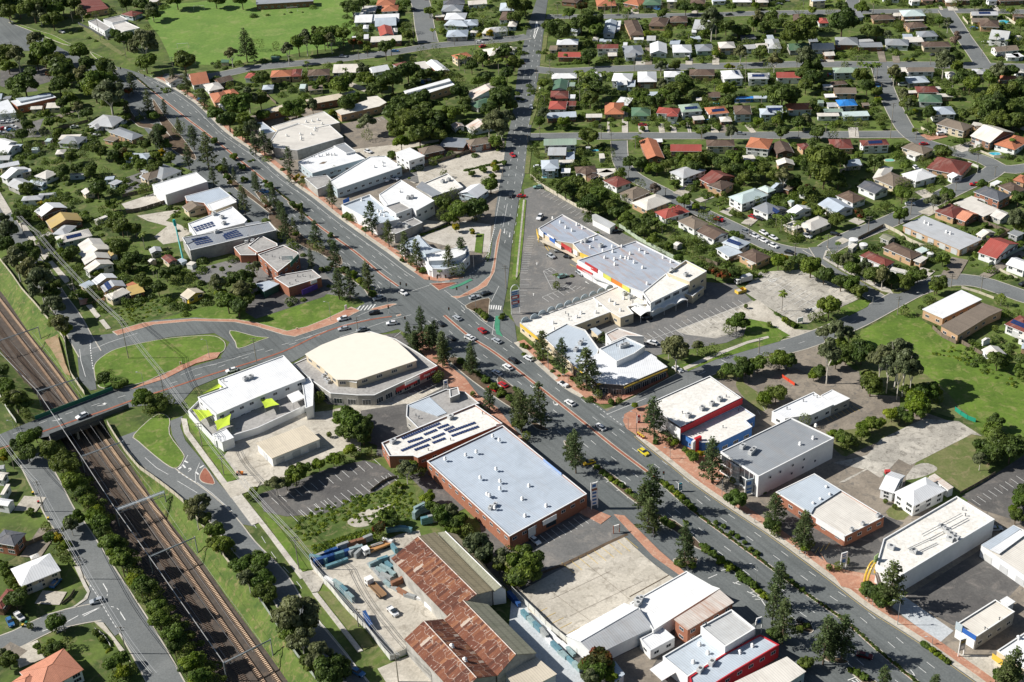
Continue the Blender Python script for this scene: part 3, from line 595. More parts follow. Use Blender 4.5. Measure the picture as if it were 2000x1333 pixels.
lines('turn_lines','b2',['640 1290 1060 1150 1190 1120','300 1320 700 1190 870 1150','780 1130 940 1060','1110 1250 1060 1290'])
for(x,y)in((800,1070),(830,1068),(858,1066),(886,1062),(914,1058)):lines('zebra_crossing','b2',[f'{x} {y-18} {x-30} {y+20}'],0.5,z=.17)
for(x,y)in((1790,1045),(1806,1046),(1824,1047),(1842,1048),(1860,1050),(1876,1052)):lines('zebra_crossing','b2',[f'{x} {y} {x-6} {y+32}'],0.5,z=.17)
for k in range(5):lines('zebra_crossing','b2',[f'{1420+k*2} {850+k*10} {1490-k*6} {852+k*10}'],0.35,z=.17)
area('green_lane','b2','1475 915 1560 885 1640 845 1660 855 1580 895 1500 925',greenlane,0.075)
area('green_lane','b2','1835 1130 1868 1130 1865 1240 1890 1290 1840 1270 1825 1200',greenlane,0.075)
lines('overpass_lines','c1',['1960 110 1700 190 1500 240 1380 290'],.12)
dashes('overpass_lane_line',pts('c1','100 740 300 660 540 575 830 485 990 435 1180 390 1380 330 1570 270 1720 210 1960 130 2200 60 2500 -30'),3,7,.15,white_line)
dashes('overpass_lane_line',pts('c1','1600 215 1700 195 1960 105 2300 20 2500 -60'),3,7,.15,white_line)
mb=MB();q=densify(smooth(pts('c1','-40 870 150 800 330 720 420 690 620 620 800 560 1020 480 1300 390 1600 290 1960 180 2200 95 2440 -20 2600 -80 2860 -140 3000 -160'),4),3)
strip(mb,side(q,.45),side(q,-.45),0.2);mb.build('overpass_divider',redpave,kind='structure')
lines('loop_lines','c1',['705 85 760 70 830 40 920 10 1050 -30','610 90 620 180 655 300','690 20 695 90'],.18)
dashes('give_way_line',pts('c1','690 60 700 150 715 250'),1,1,.35,white_line)
dashes('give_way_line',pts('c1','1365 1030 1430 1070 1500 1110'),1,1,.35,white_line)
lines('ramp_lines','c1',['1110 920 1200 1000 1290 1050','1360 1100 1510 1190','1510 1110 1620 1190 1780 1333','1360 1010 1400 970 1440 900','1500 1100 1495 1040 1530 960'],.16)
for s in('1370 1010 1390 990','1400 975 1420 1000','1412 945 1440 960','1500 1030 1520 1050','1530 1000 1560 980'):lines('hatch_bar','c1',[s],.6,z=.16)
def arrow(t,x,y,x2,y2,turn=0):
 a,b=G(t,x,y),G(t,x2,y2);u=(b-a).normalized();v=Vector((-u.y,u.x,0));L=(b-a).length;mb=MB();z=.163
 q=lambda s,w_:(a.x+u.x*s+v.x*w_,a.y+u.y*s+v.y*w_,z)
 mb.face([q(0,-.12),q(L*.65,-.12),q(L*.65,.12),q(0,.12)])
 if turn==0:mb.face([q(L*.62,-.45),q(L,0),q(L*.62,.45)])
 else:mb.face([q(L*.55,0),q(L*.75,0),q(L*.75,turn*.8),q(L*.55,turn*.8)]);mb.face([q(L*.4,turn*.75),q(L*.9,turn*.75),q(L*.65,turn*1.5)])
 mb.build('painted_arrow',white_line,kind='structure')
for s in('c1 745 525 830 512 1','c1 400 640 485 630 1','c3 140 365 160 395 1','c3 315 490 330 530 1','d4 1090 1240 1140 1300 -1','d3 1470 270 1540 305 -1','c3 830 1095 890 1125 -1','b2 1905 460 1900 500 0','b2 1945 490 1940 530 0','b3 190 740 190 720 0','b3 165 975 165 955 0','b3 590 885 560 865 0','c1 1440 1030 1480 1000 1','c2 1960 550 1990 575 0','b2 240 540 250 560 0'):
 a=s.split();arrow(a[0],*[float(v)for v in a[1:5]],int(a[5]))
dashes('give_way_line',pts('c3','600 490 720 580 840 670'),1,1,.2,white_line)
lines('side_street_line','c3',['725 590 1030 465','1440 280 1480 262','1600 170 1640 190'],.18)
dashes('side_street_lane_line',pts('c3','1440 280 1700 165 2100 75 2400 -30 2700 -160'),3,6,.13,white_line)
lines('chevron_island','a3',['190 160 165 290','190 160 200 220 170 300','175 220 195 225','172 240 192 248','168 262 186 270'],.5)
NR=pts('p','1048 60 1038 130 1022 230 1010 320 1000 400 985 480')
dashes('north_road_lane_line',NR,3,6,.15,white_line);
for o in(3.4,-3.4):dashes('north_road_lane_line',NR,3,6,.15,white_line,off=o)
lines('north_road_edge_line','b2',['1870 200 1830 420 1800 560 1770 640','1925 270 1890 450','1730 700 1790 640'],.15)
dashes('edge_dots',pts('b2','1580 840 1700 770 1770 690 1800 560 1830 450'),1,1,.25,white_line)
for s in('b2 1780 960 1800 1060 1860 900',):lines('slip_line','b2',['1600 970 1730 940','1860 900 1800 1020','1830 1130 1810 1270'],.15)
dashes('give_way_line',pts('d1','690 590 750 680 830 820 900 930'),1,1,.3,white_line)
lines('street_lines','d1',['630 820 780 755','780 755 640 830','500 880 600 825','790 580 820 630','925 805 960 860','325 945 380 925'],.3)
dashes('centre_dash',pts('d1','820 630 820 680 760 760'),1,1,.2,white_line)
dashes('centre_dash',pts('d1','850 755 900 770 930 810'),1,1,.2,white_line)
for s in('1850 0 1960 150 2100 370 2300 600 2420 830 2560 1000',):dashes('street_centre_line',pts('d1',s),4,5,.14,white_line)
lines('street_edge_line','d2',['450 830 560 950 700 1120 850 1330','170 700 190 720'],.12)
# parking bays
comb('parking_bays','b3',60 and 120,520,60,800,17,55,0,dx2=60,base=False)
comb('parking_bays','b3',70,850,-10,1100,1+6,75,0,base=False)
comb('parking_bays','b3',230,150,620,400,13,-40,25,base=False)
comb('parking_bays','b3',300,570,480,690,7,60,-20,base=False)
comb('parking_bays','b3',240,790,310,930,5,75,-5,base=True)
comb('parking_bays','b3',240,785,300,760,3,40,25,base=True)
comb('parking_bays','b3',230,985,430,905,6,50,35,base=True)
comb('parking_bays','b3',420,890,560,910,5,-30,20,base=False)
comb('parking_bays','b3',440,730,520,770,2,30,20,mat=yellow_line)
comb('parking_bays','b3',1000,1333,1780,1045,19,-50,-38,base=True)
comb('parking_bays','b3',1000,1333,1780,1045,19,52,42,base=False)
comb('parking_bays','b4',0,850,380,1065,11,70,-45,base=True)
comb('parking_bays','b4',0,850,380,1065,11,-70,42,base=False)
comb('parking_bays','b4',180,800,620,1010,11,60,-30,base=False)
comb('parking_bays','b4',60,1090,200,1170,4,80,-45,base=False)
lines('hatched_bay','b4',['0 860 70 840','10 870 75 850','310 1085 380 1065','300 1080 370 1060'],.35)
comb('parking_bays','b3',100 and 250,590,290,560,4,30,40,mat=yellow_line,wd=.3)
comb('parking_bays','c2',340,1320,1010,1040,14,70,60,base=False)
comb('parking_bays','c2',1000,1080,1090,1075,2,-5,-20,base=False)
comb('parking_bays','c2',120,1230,900,930,14,55,50,base=False)
comb('parking_bays','d2',260,45,520,-60,5,60,60,base=False)
comb('parking_bays','c2',30,720,300,620,6,-60,-60,base=False)
comb('parking_bays','c2',1050,520,1400,400,9,-60,-40,base=False)
comb('parking_bays','d3',215,210,560,40,9,70,60,base=False)
comb('parking_bays','d3',380,420,870,230,9,95,80,mat=yellow_line,wd=.16,base=False)
comb('parking_bays','d3',180,810,430,960,5,90,-45,mat=yellow_line,wd=.14,base=False)
lines('drain_joint','d3',['900 680 1200 515'],.3,soil);lines('lot_edge_strip','d3',['235 495 400 430 560 355 720 275 885 200'],1.1,soil);lines('slab_joint','d3',['440 830 1000 560','300 700 760 480','620 880 300 640','900 700 560 420'],.08,soil)
comb('parking_bays','c4',1560,1240,1900,1060,9,65,45,base=False)
comb('parking_bays','c4',470,640,700,560,8,-60,-50,mat=yellow_line,wd=.14,base=False)
comb('parking_bays','c4',330,300,230,250,6,-60,-30,mat=yellow_line,wd=.14,base=False)
comb('parking_bays','a2',800,940,960,900,6,25,20,base=False)
comb('parking_bays','a2',1200,1333,1500,1290,6,80,40,base=False)
comb('parking_bays','d4',360,350,440,320,3,30,-50,mat=yellow_line,base=False)
comb('parking_bays','c3',1880,560,1960,500,3,20,30,base=False)
lines('kerbside_bay','d4',['610 1320 690 1290 780 1400','640 1320 700 1350','670 1310 740 1380'],.3)
lines('kerbside_bay','d3',['1800 640 1900 690 1940 750','1820 650 1870 640','1840 680 1900 670','1860 700 1925 700','1500 540 1570 510','1690 570 1750 590','1700 580 1740 560','1600 480 1640 470'],.25)
lines('kerbside_bay','c3',['720 1110 750 1095','800 1175 840 1160','880 1230 930 1215','640 1030 670 1015'],.2)
def drive(t,x1,y1,x2,y2,wd,mat):
 a,b=G(t,x1,y1),G(t,x2,y2);ribbon('driveway',[a,b],wd/2,wd/2,mat,nextz(0.03))
for s in('a3 865 830 865 1022 3.2 c','a3 738 920 738 1022 1.2 s','a3 1000 960 1010 1022 5 c','a3 1140 950 1150 1022 3 s','a3 1230 950 1240 1022 3 c','a3 1335 940 1355 1020 .8 c','a3 1350 940 1370 1020 .8 c','a3 1550 960 1555 1020 4 s','a3 1640 960 1620 1020 4 b','a3 1800 960 1850 1020 3 s','a3 990 440 985 500 6 c','a3 1045 350 1045 500 4 b','a3 1355 450 1355 500 4 s','a3 1560 400 1560 500 4 s','a3 940 60 940 110 5 s','a3 1400 80 1400 108 4 s','a4 860 390 880 480 4 b','a4 970 400 985 485 4 b','a4 1400 40 1420 85 6 c','a4 1720 40 1760 90 4 c','a4 1310 40 1330 80 2 s','a4 1200 1060 1340 1030 8 r','a4 1440 1150 1620 1100 8 c','a4 650 980 660 1060 5 c','a4 460 460 470 480 6 s','b3 1270 200 1370 140 6 s','b3 1420 250 1530 210 4 c','b3 1630 350 1720 310 7 c','b3 1790 430 1850 380 5 s','b4 640 390 720 420 5 c','b4 1130 850 1220 770 7 c','b4 1380 840 1470 690 7 b','b4 1650 830 1960 640 4 b','b4 1190 350 1300 300 6 s','b4 540 570 600 540 4 s','b4 1160 170 1240 220 6 s','d1 360 740 420 640 8 s','d1 120 1160 320 1080 9 s','d1 0 1090 130 1160 8 b','c1 190 1333 270 1220 8 s','d1 230 380 380 160 7 b','b1 610 1030 800 990 5 r','a2 640 620 860 700 5 s','a1 440 900 560 850 5 b','b1 330 640 400 640 6 c','b1 310 520 440 500 4 c'):
 a=s.split();drive(a[0],*[float(v)for v in a[1:6]],{'c':concrete,'s':sandc,'b':brownlot,'r':brickpave}[a[6]])
area('west_corner_path','d1','560 760 640 700 670 650 640 600 570 450 610 450 650 560 690 640 670 700 580 760',concrete,0.05,raise_=0.12)
area('west_corner_path','d1','720 870 790 880 960 1100 1000 1180 930 1120 850 990',sandc,0.05,raise_=0.12)
# railway tracks
T1=pts('c1','-230 -580 -60 -370 100 -160 220 0 390 210 560 445 850 850 1000 1050 1190 1333 1215 1335 1540 1805 1700 2025 1920 2335 2100 2590 2300 2870',-5.45)
T1=densify(smooth(T1,4),3)
T1=[T1[0].lerp(T1[min(6,len(T1)-1)],0)]+T1[1:]
for k in range(3):
 T1=[T1[0]]+[(T1[max(0,i-6)]+T1[i]*2+T1[min(len(T1)-1,i+6)])/4 for i in range(1,len(T1)-1)]+[T1[-1]]
a_,b_=T1[0]+(T1[0]-T1[4]).normalized()*600,T1[-1]+(T1[-1]-T1[-5]).normalized()*250
steel_rail=paint('worn_rail_steel',(0.17,0.12,0.09),0.4,0.5);sleeper_m=paint('concrete_sleeper',(0.68,0.50,0.36),dirt=0.25);sleeper_d=paint('shaded_dark_sleeper',(0.15,0.115,0.09),dirt=0.3)  # bank shade put into the darker sleeper colour of the two western tracks
for k,off in enumerate((0.0,-3.7,-8.0,-11.8)):
 L=[Vector((p.x,p.y,-5.45))for p in side([a_]+T1+[b_],-off if False else off)]
 th=thing('railway_track',['railway track with pale concrete sleepers nearest the east bank of the cutting','railway track with pale sleepers, second from the east bank','darker railway track, third from the east bank of the cutting','westernmost railway track, mostly in the shade of the bank'][k],'railway track',L[len(L)//2],0,'railway tracks in the cutting')
 o=L[len(L)//2];D=densify(L,0.8);sl_=MB()
 for i in range(0,len(D)-1):
  px,py=PX(D[i])
  if not(-60<px<640 and 520<py<1400):continue
  u=D[i+1]-D[i];u.normalize();c=D[i]-o;v=Vector((-u.y,u.x));sl_.obox((c.x,c.y),v,0.66 if k<2 else 1.1,0.2,-0.02,0.14)
 q=sl_.build('sleepers',sleeper_m if k<1 else paint('brown_sleeper',(0.52,0.37,0.26),dirt=.3)if k<2 else sleeper_d,th);q['kind']='stuff'
 for s_ in(-0.6,0.6):
  rl=MB();M_=[p-o for p in L];A_=side(M_,s_-0.06);B_=side(M_,s_+0.06);n=len(A_)
  for q_,z in((A_,.1),(A_,.3),(B_,.3),(B_,.1)):rl.v+=[(p.x,p.y,z)for p in q_]
  for r in range(3):
   for i in range(n-1):kk=r*n+i;rl.f.append((kk,kk+1,kk+n+1,kk+n))
  rl.build('rail',steel_rail,th)
  # BUILDING KIT
def window_mesh(wd,ht,mull=1):
 f=MB();e=.07
 f.box(-wd/2,-.06,0,wd/2,0,e);f.box(-wd/2,-.06,ht-e,wd/2,0,ht);f.box(-wd/2,-.06,e,-wd/2+e,0,ht-e);f.box(wd/2-e,-.06,e,wd/2,0,ht-e)
 for k in range(mull):x=-wd/2+wd*(k+1)/(mull+1);f.box(x-.03,-.05,e,x+.03,0,ht-e)
 p=MB();p.box(-wd/2+e,-.03,e,wd/2-e,-.005,ht-e)
 return f.mesh('window',white_p),p.mesh('pane',pane_m)
WIN={'s':window_mesh(1.8,1.15),'l':window_mesh(2.4,1.3,2),'b':window_mesh(3.2,2.3,2),'t':window_mesh(0.9,1.0,0),'L':window_mesh(3.6,1.5,3)}
rd=MB();rd.box(-1.6,-.06,0,1.6,0,2.6)
for k in range(6):rd.box(-1.55,-.09,.1+.42*k,1.55,-.06,.1+.42*k+.3)
ROLLER=rd.mesh('roller_door',greyw)
dm=MB();dm.box(-.45,-.05,0,.45,0,2.05);DOOR=dm.mesh('door',timber)
sp_=MB();sp_.box(-.82,-.5,0,.82,.5,.05);SOLAR=sp_.mesh('solar_panel',solar_m)
vm=MB();vm.box(-.45,-.45,0,.45,.45,.35);vm.tube((0,0,.35),(0,0,.75),.3,.3,10);vm.tube((0,0,.75),(0,0,.9),.3,.55,10);vm.tube((0,0,.9),(0,0,1.3),.55,.15,10);VENT=vm.mesh('roof_vent',white_p)
am=MB();am.box(-1.1,-.65,.15,1.1,.65,1.35);am.box(-1.0,-.5,0,-.8,.5,.15);am.box(.8,-.5,0,1.0,.5,.15);am.box(-1.15,-.7,1.35,1.15,.7,1.4);ACM=am.mesh('air_conditioner',greyw)
fm=MB();fm.tube((0,0,1.4),(0,0,1.5),.48,.48,14);ACF=fm.mesh('fan',darkgrey)
dk_=MB();dk_.tube((0,0,0),(0,0,.9),.14,.14,8);dk_.tube((0,0,.9),(0,0,1.05),.3,.1,8);FLUE=dk_.mesh('flue',darkgrey)
def add_window(kind,parent,loc,rz):
 a=inst('window',WIN[kind][0],parent,loc,rz);inst('pane',WIN[kind][1],a);return a
def ngon(mb,ps):mb.face(ps)
def local_frame(A,B):
 u=(B-A).to_2d().normalized();return math.atan2(u.y,u.x)
def roof_shape(mb,w_,d_,style,rise=None,th=.16):
 """ridge along x unless pyramid; origin at the front left eave corner, z=0 at the eave"""
 rise=rise if rise is not None else min(w_,d_)/2*.36
 if style=='f':
  mb.box(0,0,-th,w_,d_,0.02);return
 if style=='k':
  r=rise*.45;v=[(0,0,0),(w_,0,0),(w_,d_,r),(0,d_,r)];mb.face(v);mb.face([(x,y,z-th)for x,y,z in reversed(v)])
  for i in range(4):a,b=v[i],v[(i+1)%4];mb.face([(a[0],a[1],a[2]-th),(b[0],b[1],b[2]-th),b,a])
  return
 if style in('g','G'):
  a,b,c,d=(0,0,0),(w_,0,0),(w_,d_,0),(0,d_,0);e,f=(0,d_/2,rise),(w_,d_/2,rise)
  mb.face([a,b,f,e]);mb.face([c,d,e,f])
 else:
  m=min(w_,d_)/2;a,b,c,d=(0,0,0),(w_,0,0),(w_,d_,0),(0,d_,0)
  if w_>=d_:e,f=(m,d_/2,rise),(w_-m,d_/2,rise)
  else:e,f=(w_/2,m,rise),(w_/2,d_-m,rise)
  if w_>=d_:mb.face([a,b,f,e]);mb.face([b,c,f]);mb.face([c,d,e,f]);mb.face([d,a,e])
  else:mb.face([a,b,e]);mb.face([b,c,f,e]);mb.face([c,d,f]);mb.face([d,a,e,f])
 q=[(0,0,0),(w_,0,0),(w_,d_,0),(0,d_,0)]
 for i in range(4):a,b=q[i],q[(i+1)%4];mb.face([(a[0],a[1],-th),(b[0],b[1],-th),b,a])
 mb.face([(x,y,-th)for x,y,z in reversed(q)])
ROOFWORD={'W':'white metal','w':'warm white metal','c':'cream metal','b':'pale blue-grey metal','g':'grey metal','G':'light grey metal','d':'dark grey tiled','n':'brown tiled','t':'tan-brown tiled','r':'red','m':'maroon tiled','o':'terracotta tiled','s':'salmon tiled','e':'dark green','E':'pale green','y':'mustard yellow','a':'pale aqua','B':'bright blue','k':'tan','K':'mossy grey','u':'rusty iron','U':'rust-streaked pale','x':'blue-grey ribbed','f':'pale flat','F':'grey flat'}
FOOT=[]
def house(t,vals,place,group,parent=None,look=None,catg='house'):
 a=vals.split();x1,y1,x2,y2,x3,y3,he=[float(v)for v in a[:7]];style,rf,wl=a[7],a[8],a[9];fl=a[10]if len(a)>10 else ''
 A,B,C=G(t,x1,y1,he),G(t,x2,y2,he),G(t,x3,y3,he)
 u=(B-A);w_=u.length;u.normalize();v=Vector((-u.y,u.x,0));d_=(C-A).dot(v)
 if d_<0:d_=-d_;A=A-v*d_
 d_=max(2.0,min(d_,40));
 swap=(style=='G')or(style=='h' and d_>w_*1.15)
 if swap:A=A+u*w_;u,v=v,-u;w_,d_=d_,w_
 org=Vector((A.x,A.y,0));rz=math.atan2(u.y,u.x)
 FOOT.append((A+u*w_/2+v*d_/2,w_/2,d_/2,rz))
 if parent is None:
  small=he<2.7 and w_*d_<45
  big=he>4
  kind='garden_shed' if small else catg
  o=thing(kind if catg=='house' else catg,'',{'garden_shed':'shed'}.get(kind,kind.replace('_',' ')),org,rz,group)
  shp={'h':'hip','g':'gable','G':'gable','f':'flat','k':'sloping'}[style]
  lk=look or f"{'small ' if small else 'two-storey ' if big else ''}{ROOFWORD[rf]} {shp}-roofed {'shed' if small else 'house' if catg == 'house' else catg.replace('_', ' ')}"
  later(o,lk,place)
  off=Vector((0,0,0));rr=0
 else:
  o=parent;M_=Matrix.Rotation(-parent.rotation_euler.z,3,'Z');off=M_@(org-parent.location);rr=rz-parent.rotation_euler.z
 ov=.45 if min(w_,d_)>3.5 else.12
 wm=MB();wm.box(ov,ov,0,w_-ov,d_-ov,he-.16)
 if style in('g','G'):
  r_=min(w_,d_)/2*.36 if True else 0;r_=min(w_,d_)/2*.36
  rise=d_/2*.36
  for x in(ov,w_-ov):wm.face([(x,ov,he-.16),(x,d_-ov,he-.16),(x,d_/2,he-.2+rise*(1-2*ov/d_))])
 wo_=wm.build('wall',WM.get(wl,WM['o' if wl=='s' else 'W']),o)
 rm_=MB();roof_shape(rm_,w_,d_,'g' if style in('g','G')else style,d_/2*.36 if style in('g','G')else None)
 ro_=rm_.build('roof',RM[rf],o,loc=None)
 ro_.location=off+Vector((0,0,he));ro_.rotation_euler=(0,0,rr);wo_.location=off;wo_.rotation_euler=(0,0,rr)
 X=lambda x,y,z:off+Matrix.Rotation(rr,3,'Z')@Vector((x,y,z))
 gut=MB();gut.box(0.0,-.08,-.2,w_,0.0,-.02)
 g_=gut.build('gutter',white_p,o);g_.location=ro_.location;g_.rotation_euler=ro_.rotation_euler
 if style=='h' and rf in 'dntrmos':
  rc=MB();m=min(w_,d_)/2;ri=m*.36
  e,f=((m,d_/2,ri),(w_-m,d_/2,ri))if w_>=d_ else((w_/2,m,ri),(w_/2,d_-m,ri))
  if(Vector(e)-Vector(f)).length>.3:rc.tube(e,f,.1,.1,4,False)
  es=[(0,0),(0,d_)]if w_>=d_ else[(0,0),(w_,0)]
  fs=[(w_,0),(w_,d_)]if w_>=d_ else[(0,d_),(w_,d_)]
  for c in es:rc.tube((c[0],c[1],0),e,.09,.09,4,False)
  for c in fs:rc.tube((c[0],c[1],0),f,.09,.09,4,False)
  k_=rc.build('ridge_capping',RM[rf],ro_)
 cdir=Vector((-A.x,-A.y,0)).normalized()
 sides=[((0,-1),w_,lambda s:(s,ov,0),0),((1,0),d_,lambda s:(w_-ov,s,0),math.pi/2),((0,1),w_,lambda s:(w_-s,d_-ov,0),math.pi),((-1,0),d_,lambda s:(ov,d_-s,0),-math.pi/2)]
 front=True
 for(nx,ny),L,f,ra in sides:
  nw=Matrix.Rotation(rz,3,'Z')@Vector((nx,ny,0))
  if nw.dot(cdir)<.15 or L<3.6:continue
  n=max(1,int((L-1.2)/3.4));levels=[he-1.75]if he<4 else[he-1.75,.9]
  for lv in levels:
   for i in range(n):
    s_=L*(i+.5)/n
    if lv<1.0 and he<4 and n>2 and i==n//2:continue
    if he<4 and n>=3 and i==n//2 and front:
     inst('door',DOOR,o,X(*f(s_)),rr+ra);continue
    if he<2.6 and L<5:inst('door',DOOR,o,X(*f(s_)),rr+ra);continue
    p=f(s_);add_window('l' if(i+int(L))%3==0 and L>6 else 's',o,X(p[0],p[1],max(.8,lv)),rr+ra)
    if he>=4 and lv<1 and i==0 and front and L>9:inst('roller_door',ROLLER,o,X(f(s_+2.6)[0],f(s_+2.6)[1],0),rr+ra)
  front=False
 if 'S' in fl:
  sl_=math.atan(.36)if style!='f' else 0
  for i in range(4):
   for j in range(2):
    p=inst('solar_panel',SOLAR,ro_,(w_*.5-2.6+i*1.72,d_*.16+.5+j*1.02,(d_*.16+.5+j*1.02)*math.tan(sl_)+.08));p.rotation_euler=(sl_,0,0)
 if 'C' in fl:
  ch=MB();ch.box(w_*.4,d_*.5,0,w_*.4+.6,d_*.5+.6,min(w_,d_)/2*.36+.8);ch.build('chimney',WM['o'],ro_)
 return o
def wings(o,t,items):
 for s in items:house(t,s,'',None,parent=o)
def edge_info(W):
 out=[]
 for i in range(len(W)):
  a,b=W[i],W[(i+1)%len(W)];u=(b-a).to_2d();L=u.length;u.normalize();n=Vector((u.y,-u.x));out.append((a,b,u,L,n))
 return out
def on_roof(o,t,s,z,mesh,name,rz=0.0,sc=1.0,child=None):
 n=nums(s)
 for i in range(0,len(n),2):
  g=G(t,n[i],n[i+1],z);M_=Matrix.Rotation(-o.rotation_euler.z,3,'Z')
  p=inst(name,mesh,o,M_@(Vector((g.x,g.y,z))-o.location),rz,sc)
  if child:inst('fan',child,p)
def block(name,label,cat,t,P_,h,roof,wall,par=.5,win='',vents='',acs='',flues='',parent=None,z0=0.0,skirt=None,group=None,slope=False):
 """building of any outline: walls, roof sheet inside a parapet (or an eave slab when par is 0)"""
 W=ccw(pts(t,P_,h));n=nums(P_)
 a0=G(t,n[0],n[1],h);b0=G(t,n[2],n[3],h);rz=local_frame(a0,b0)
 if parent is None:
  o=thing(name,label,cat,Vector((a0.x,a0.y,0)),rz,group)
  cx=sum((p for p in W),Vector())/len(W);FOOT.append((cx,max((p-cx).length for p in W)*.62,max((p-cx).length for p in W)*.62,rz))
 else:o=parent
 M_=Matrix.Rotation(-o.rotation_euler.z,3,'Z');l=lambda p,z:tuple(M_@(Vector((p.x,p.y,z))-o.location))
 z0=z0;mb=MB();N=len(W)
 if par>0:
  I=offset_poly(W,.25);rz_=h-par
  for i in range(N):
   j=(i+1)%N
   mb.face([l(W[i],z0),l(W[j],z0),l(W[j],h),l(W[i],h)]);mb.face([l(W[i],h),l(W[j],h),l(I[j],h),l(I[i],h)]);mb.face([l(I[i],h),l(I[j],h),l(I[j],rz_-.1),l(I[i],rz_-.1)])
  wall_o=mb.build('wall',WM.get(wall,WM['G']),o)
  rb=MB();rb.face([l(p,rz_)for p in I]);roof_o=rb.build('roof',RM[roof],o)
  cp=MB();O_=offset_poly(W,-.06);I2=offset_poly(W,.31)
  for i in range(N):
   j=(i+1)%N;cp.face([l(O_[i],h+.05),l(O_[j],h+.05),l(I2[j],h+.05),l(I2[i],h+.05)]);cp.face([l(O_[i],h-.12),l(O_[j],h-.12),l(O_[j],h+.05),l(O_[i],h+.05)]);cp.face([l(I2[j],h-.05),l(I2[i],h-.05),l(I2[i],h+.05),l(I2[j],h+.05)])
  cp.build('parapet_capping',WM['W']if wall!='r' else WM['r'],o);rtop=rz_
 else:
  I=offset_poly(W,.3)
  for i in range(N):j=(i+1)%N;mb.face([l(I[i],z0),l(I[j],z0),l(I[j],h-.15),l(I[i],h-.15)])
  wall_o=mb.build('wall',WM.get(wall,WM['G']),o)
  rb=MB();rb.face([l(p,h)for p in W]);rb.face([l(p,h-.22)for p in reversed(W)])
  for i in range(N):j=(i+1)%N;rb.face([l(W[i],h-.22),l(W[j],h-.22),l(W[j],h),l(W[i],h)])
  roof_o=rb.build('roof',RM[roof],o);rtop=h
 ins=.02 if par>0 else.3
 ei=edge_info(W)
 if win:
  for a,b,u,L,nn in ei:
   c=(a+b)/2;cd=Vector((-c.x,-c.y)).normalized()
   if nn.dot(cd)<.12 or L<3.2:continue
   for spec in win.split('+'):
    k=spec[0];zz=float(spec[1:])if len(spec)>1 else 1.0
    pitch_={'s':4.0,'l':4.2,'b':3.9,'t':3.5,'L':4.2,'r':6.0}[k];m=max(1,int((L-.6)/pitch_))
    for i in range(m):
     p=a.lerp(b,(i+.5)/m);q=Vector((p.x-nn.x*(ins-.02),p.y-nn.y*(ins-.02),zz+z0));lc=l(q,zz+z0);ra=math.atan2(u.y,u.x)-o.rotation_euler.z
     if k=='r':inst('roller_door',ROLLER,o,lc,ra)
     else:add_window(k,o,lc,ra)
 if vents:on_roof(o,t,vents,rtop,VENT,'roof_vent',0,1.0)
 if acs:on_roof(o,t,acs,rtop,ACM,'air_conditioner',0.3,1.0,ACF)
 if flues:on_roof(o,t,flues,rtop,FLUE,'flue')
 return o
def awning(o,t,P_,h,mat,name='awning',th=.25,posts=True):
 W=ccw(pts(t,P_,h));M_=Matrix.Rotation(-o.rotation_euler.z,3,'Z');l=lambda p,z:tuple(M_@(Vector((p.x,p.y,z))-o.location))
 mb=MB();mb.face([l(p,h)for p in W]);mb.face([l(p,h-th)for p in reversed(W)])
 for i in range(len(W)):j=(i+1)%len(W);mb.face([l(W[i],h-th),l(W[j],h-th),l(W[j],h),l(W[i],h)])
 q=mb.build(name,mat,o)
 if posts:
  pm=MB();pm.tube((0,0,0),(0,0,h-th),.08,.08,6);me=pm.mesh('post',steel)
  for p in offset_poly(W,.3)[:6]:inst('post',me,o,l(p,0))
 return q
def panel_sign(o,t,x1,y1,x2,y2,z0,z1,mat,name='sign_panel',th=.12,off=.1,zr=None):
 zr=z1 if zr is None else zr;a,b=G(t,x1,y1,zr),G(t,x2,y2,zr);a.z=b.z=z1;M_=Matrix.Rotation(-o.rotation_euler.z,3,'Z')
 u=(b-a).normalized();n=Vector((u.y,-u.x,0));
 if n.dot(Vector((-a.x,-a.y,0)))<0:n=-n
 a=a+n*off;b=b+n*off;mb=MB()
 P4=[(a,z0),(b,z0),(b,z1),(a,z1)];l=lambda p,z:tuple(M_@(Vector((p.x,p.y,z))-o.location))
 F=[l(p,z)for p,z in P4];K=[l(p-n*th,z)for p,z in P4]
 mb.face(F);mb.face(list(reversed(K)))
 for i in range(4):j=(i+1)%4;mb.face([F[i],K[i],K[j],F[j]])
 return mb.build(name,mat,o),(a,u,n)
def lettering(text,parent,p,u,n,size,mat,name='lettering',depth=.03,align='CENTER'):
 cv=bpy.data.curves.new(name,'FONT');cv.body=text;cv.size=size;cv.align_x=align;cv.align_y='CENTER';cv.extrude=depth;cv.resolution_u=2
 tmp=bpy.data.objects.new(name,cv);COL.objects.link(tmp);dg=bpy.context.evaluated_depsgraph_get();me=bpy.data.meshes.new_from_object(tmp.evaluated_get(dg));bpy.data.objects.remove(tmp)
 me.materials.clear();me.materials.append(mat);o=bpy.data.objects.new(name,me);COL.objects.link(o)
 u=Vector((u.x,u.y,0)).normalized();n=Vector((n.x,n.y,0)).normalized()
 if u.cross(Vector((0,0,1))).dot(n)<0:u=-u
 m=Matrix((u,Vector((0,0,1)),n)).transposed().to_4x4();m.translation=p+n*.06
 if parent is not None:
  pm_=Matrix.Translation(parent.location)@Matrix.Rotation(parent.rotation_euler.z,4,'Z');o.parent=parent;o.matrix_local=pm_.inverted()@m
 else:o.matrix_world=m
 return o
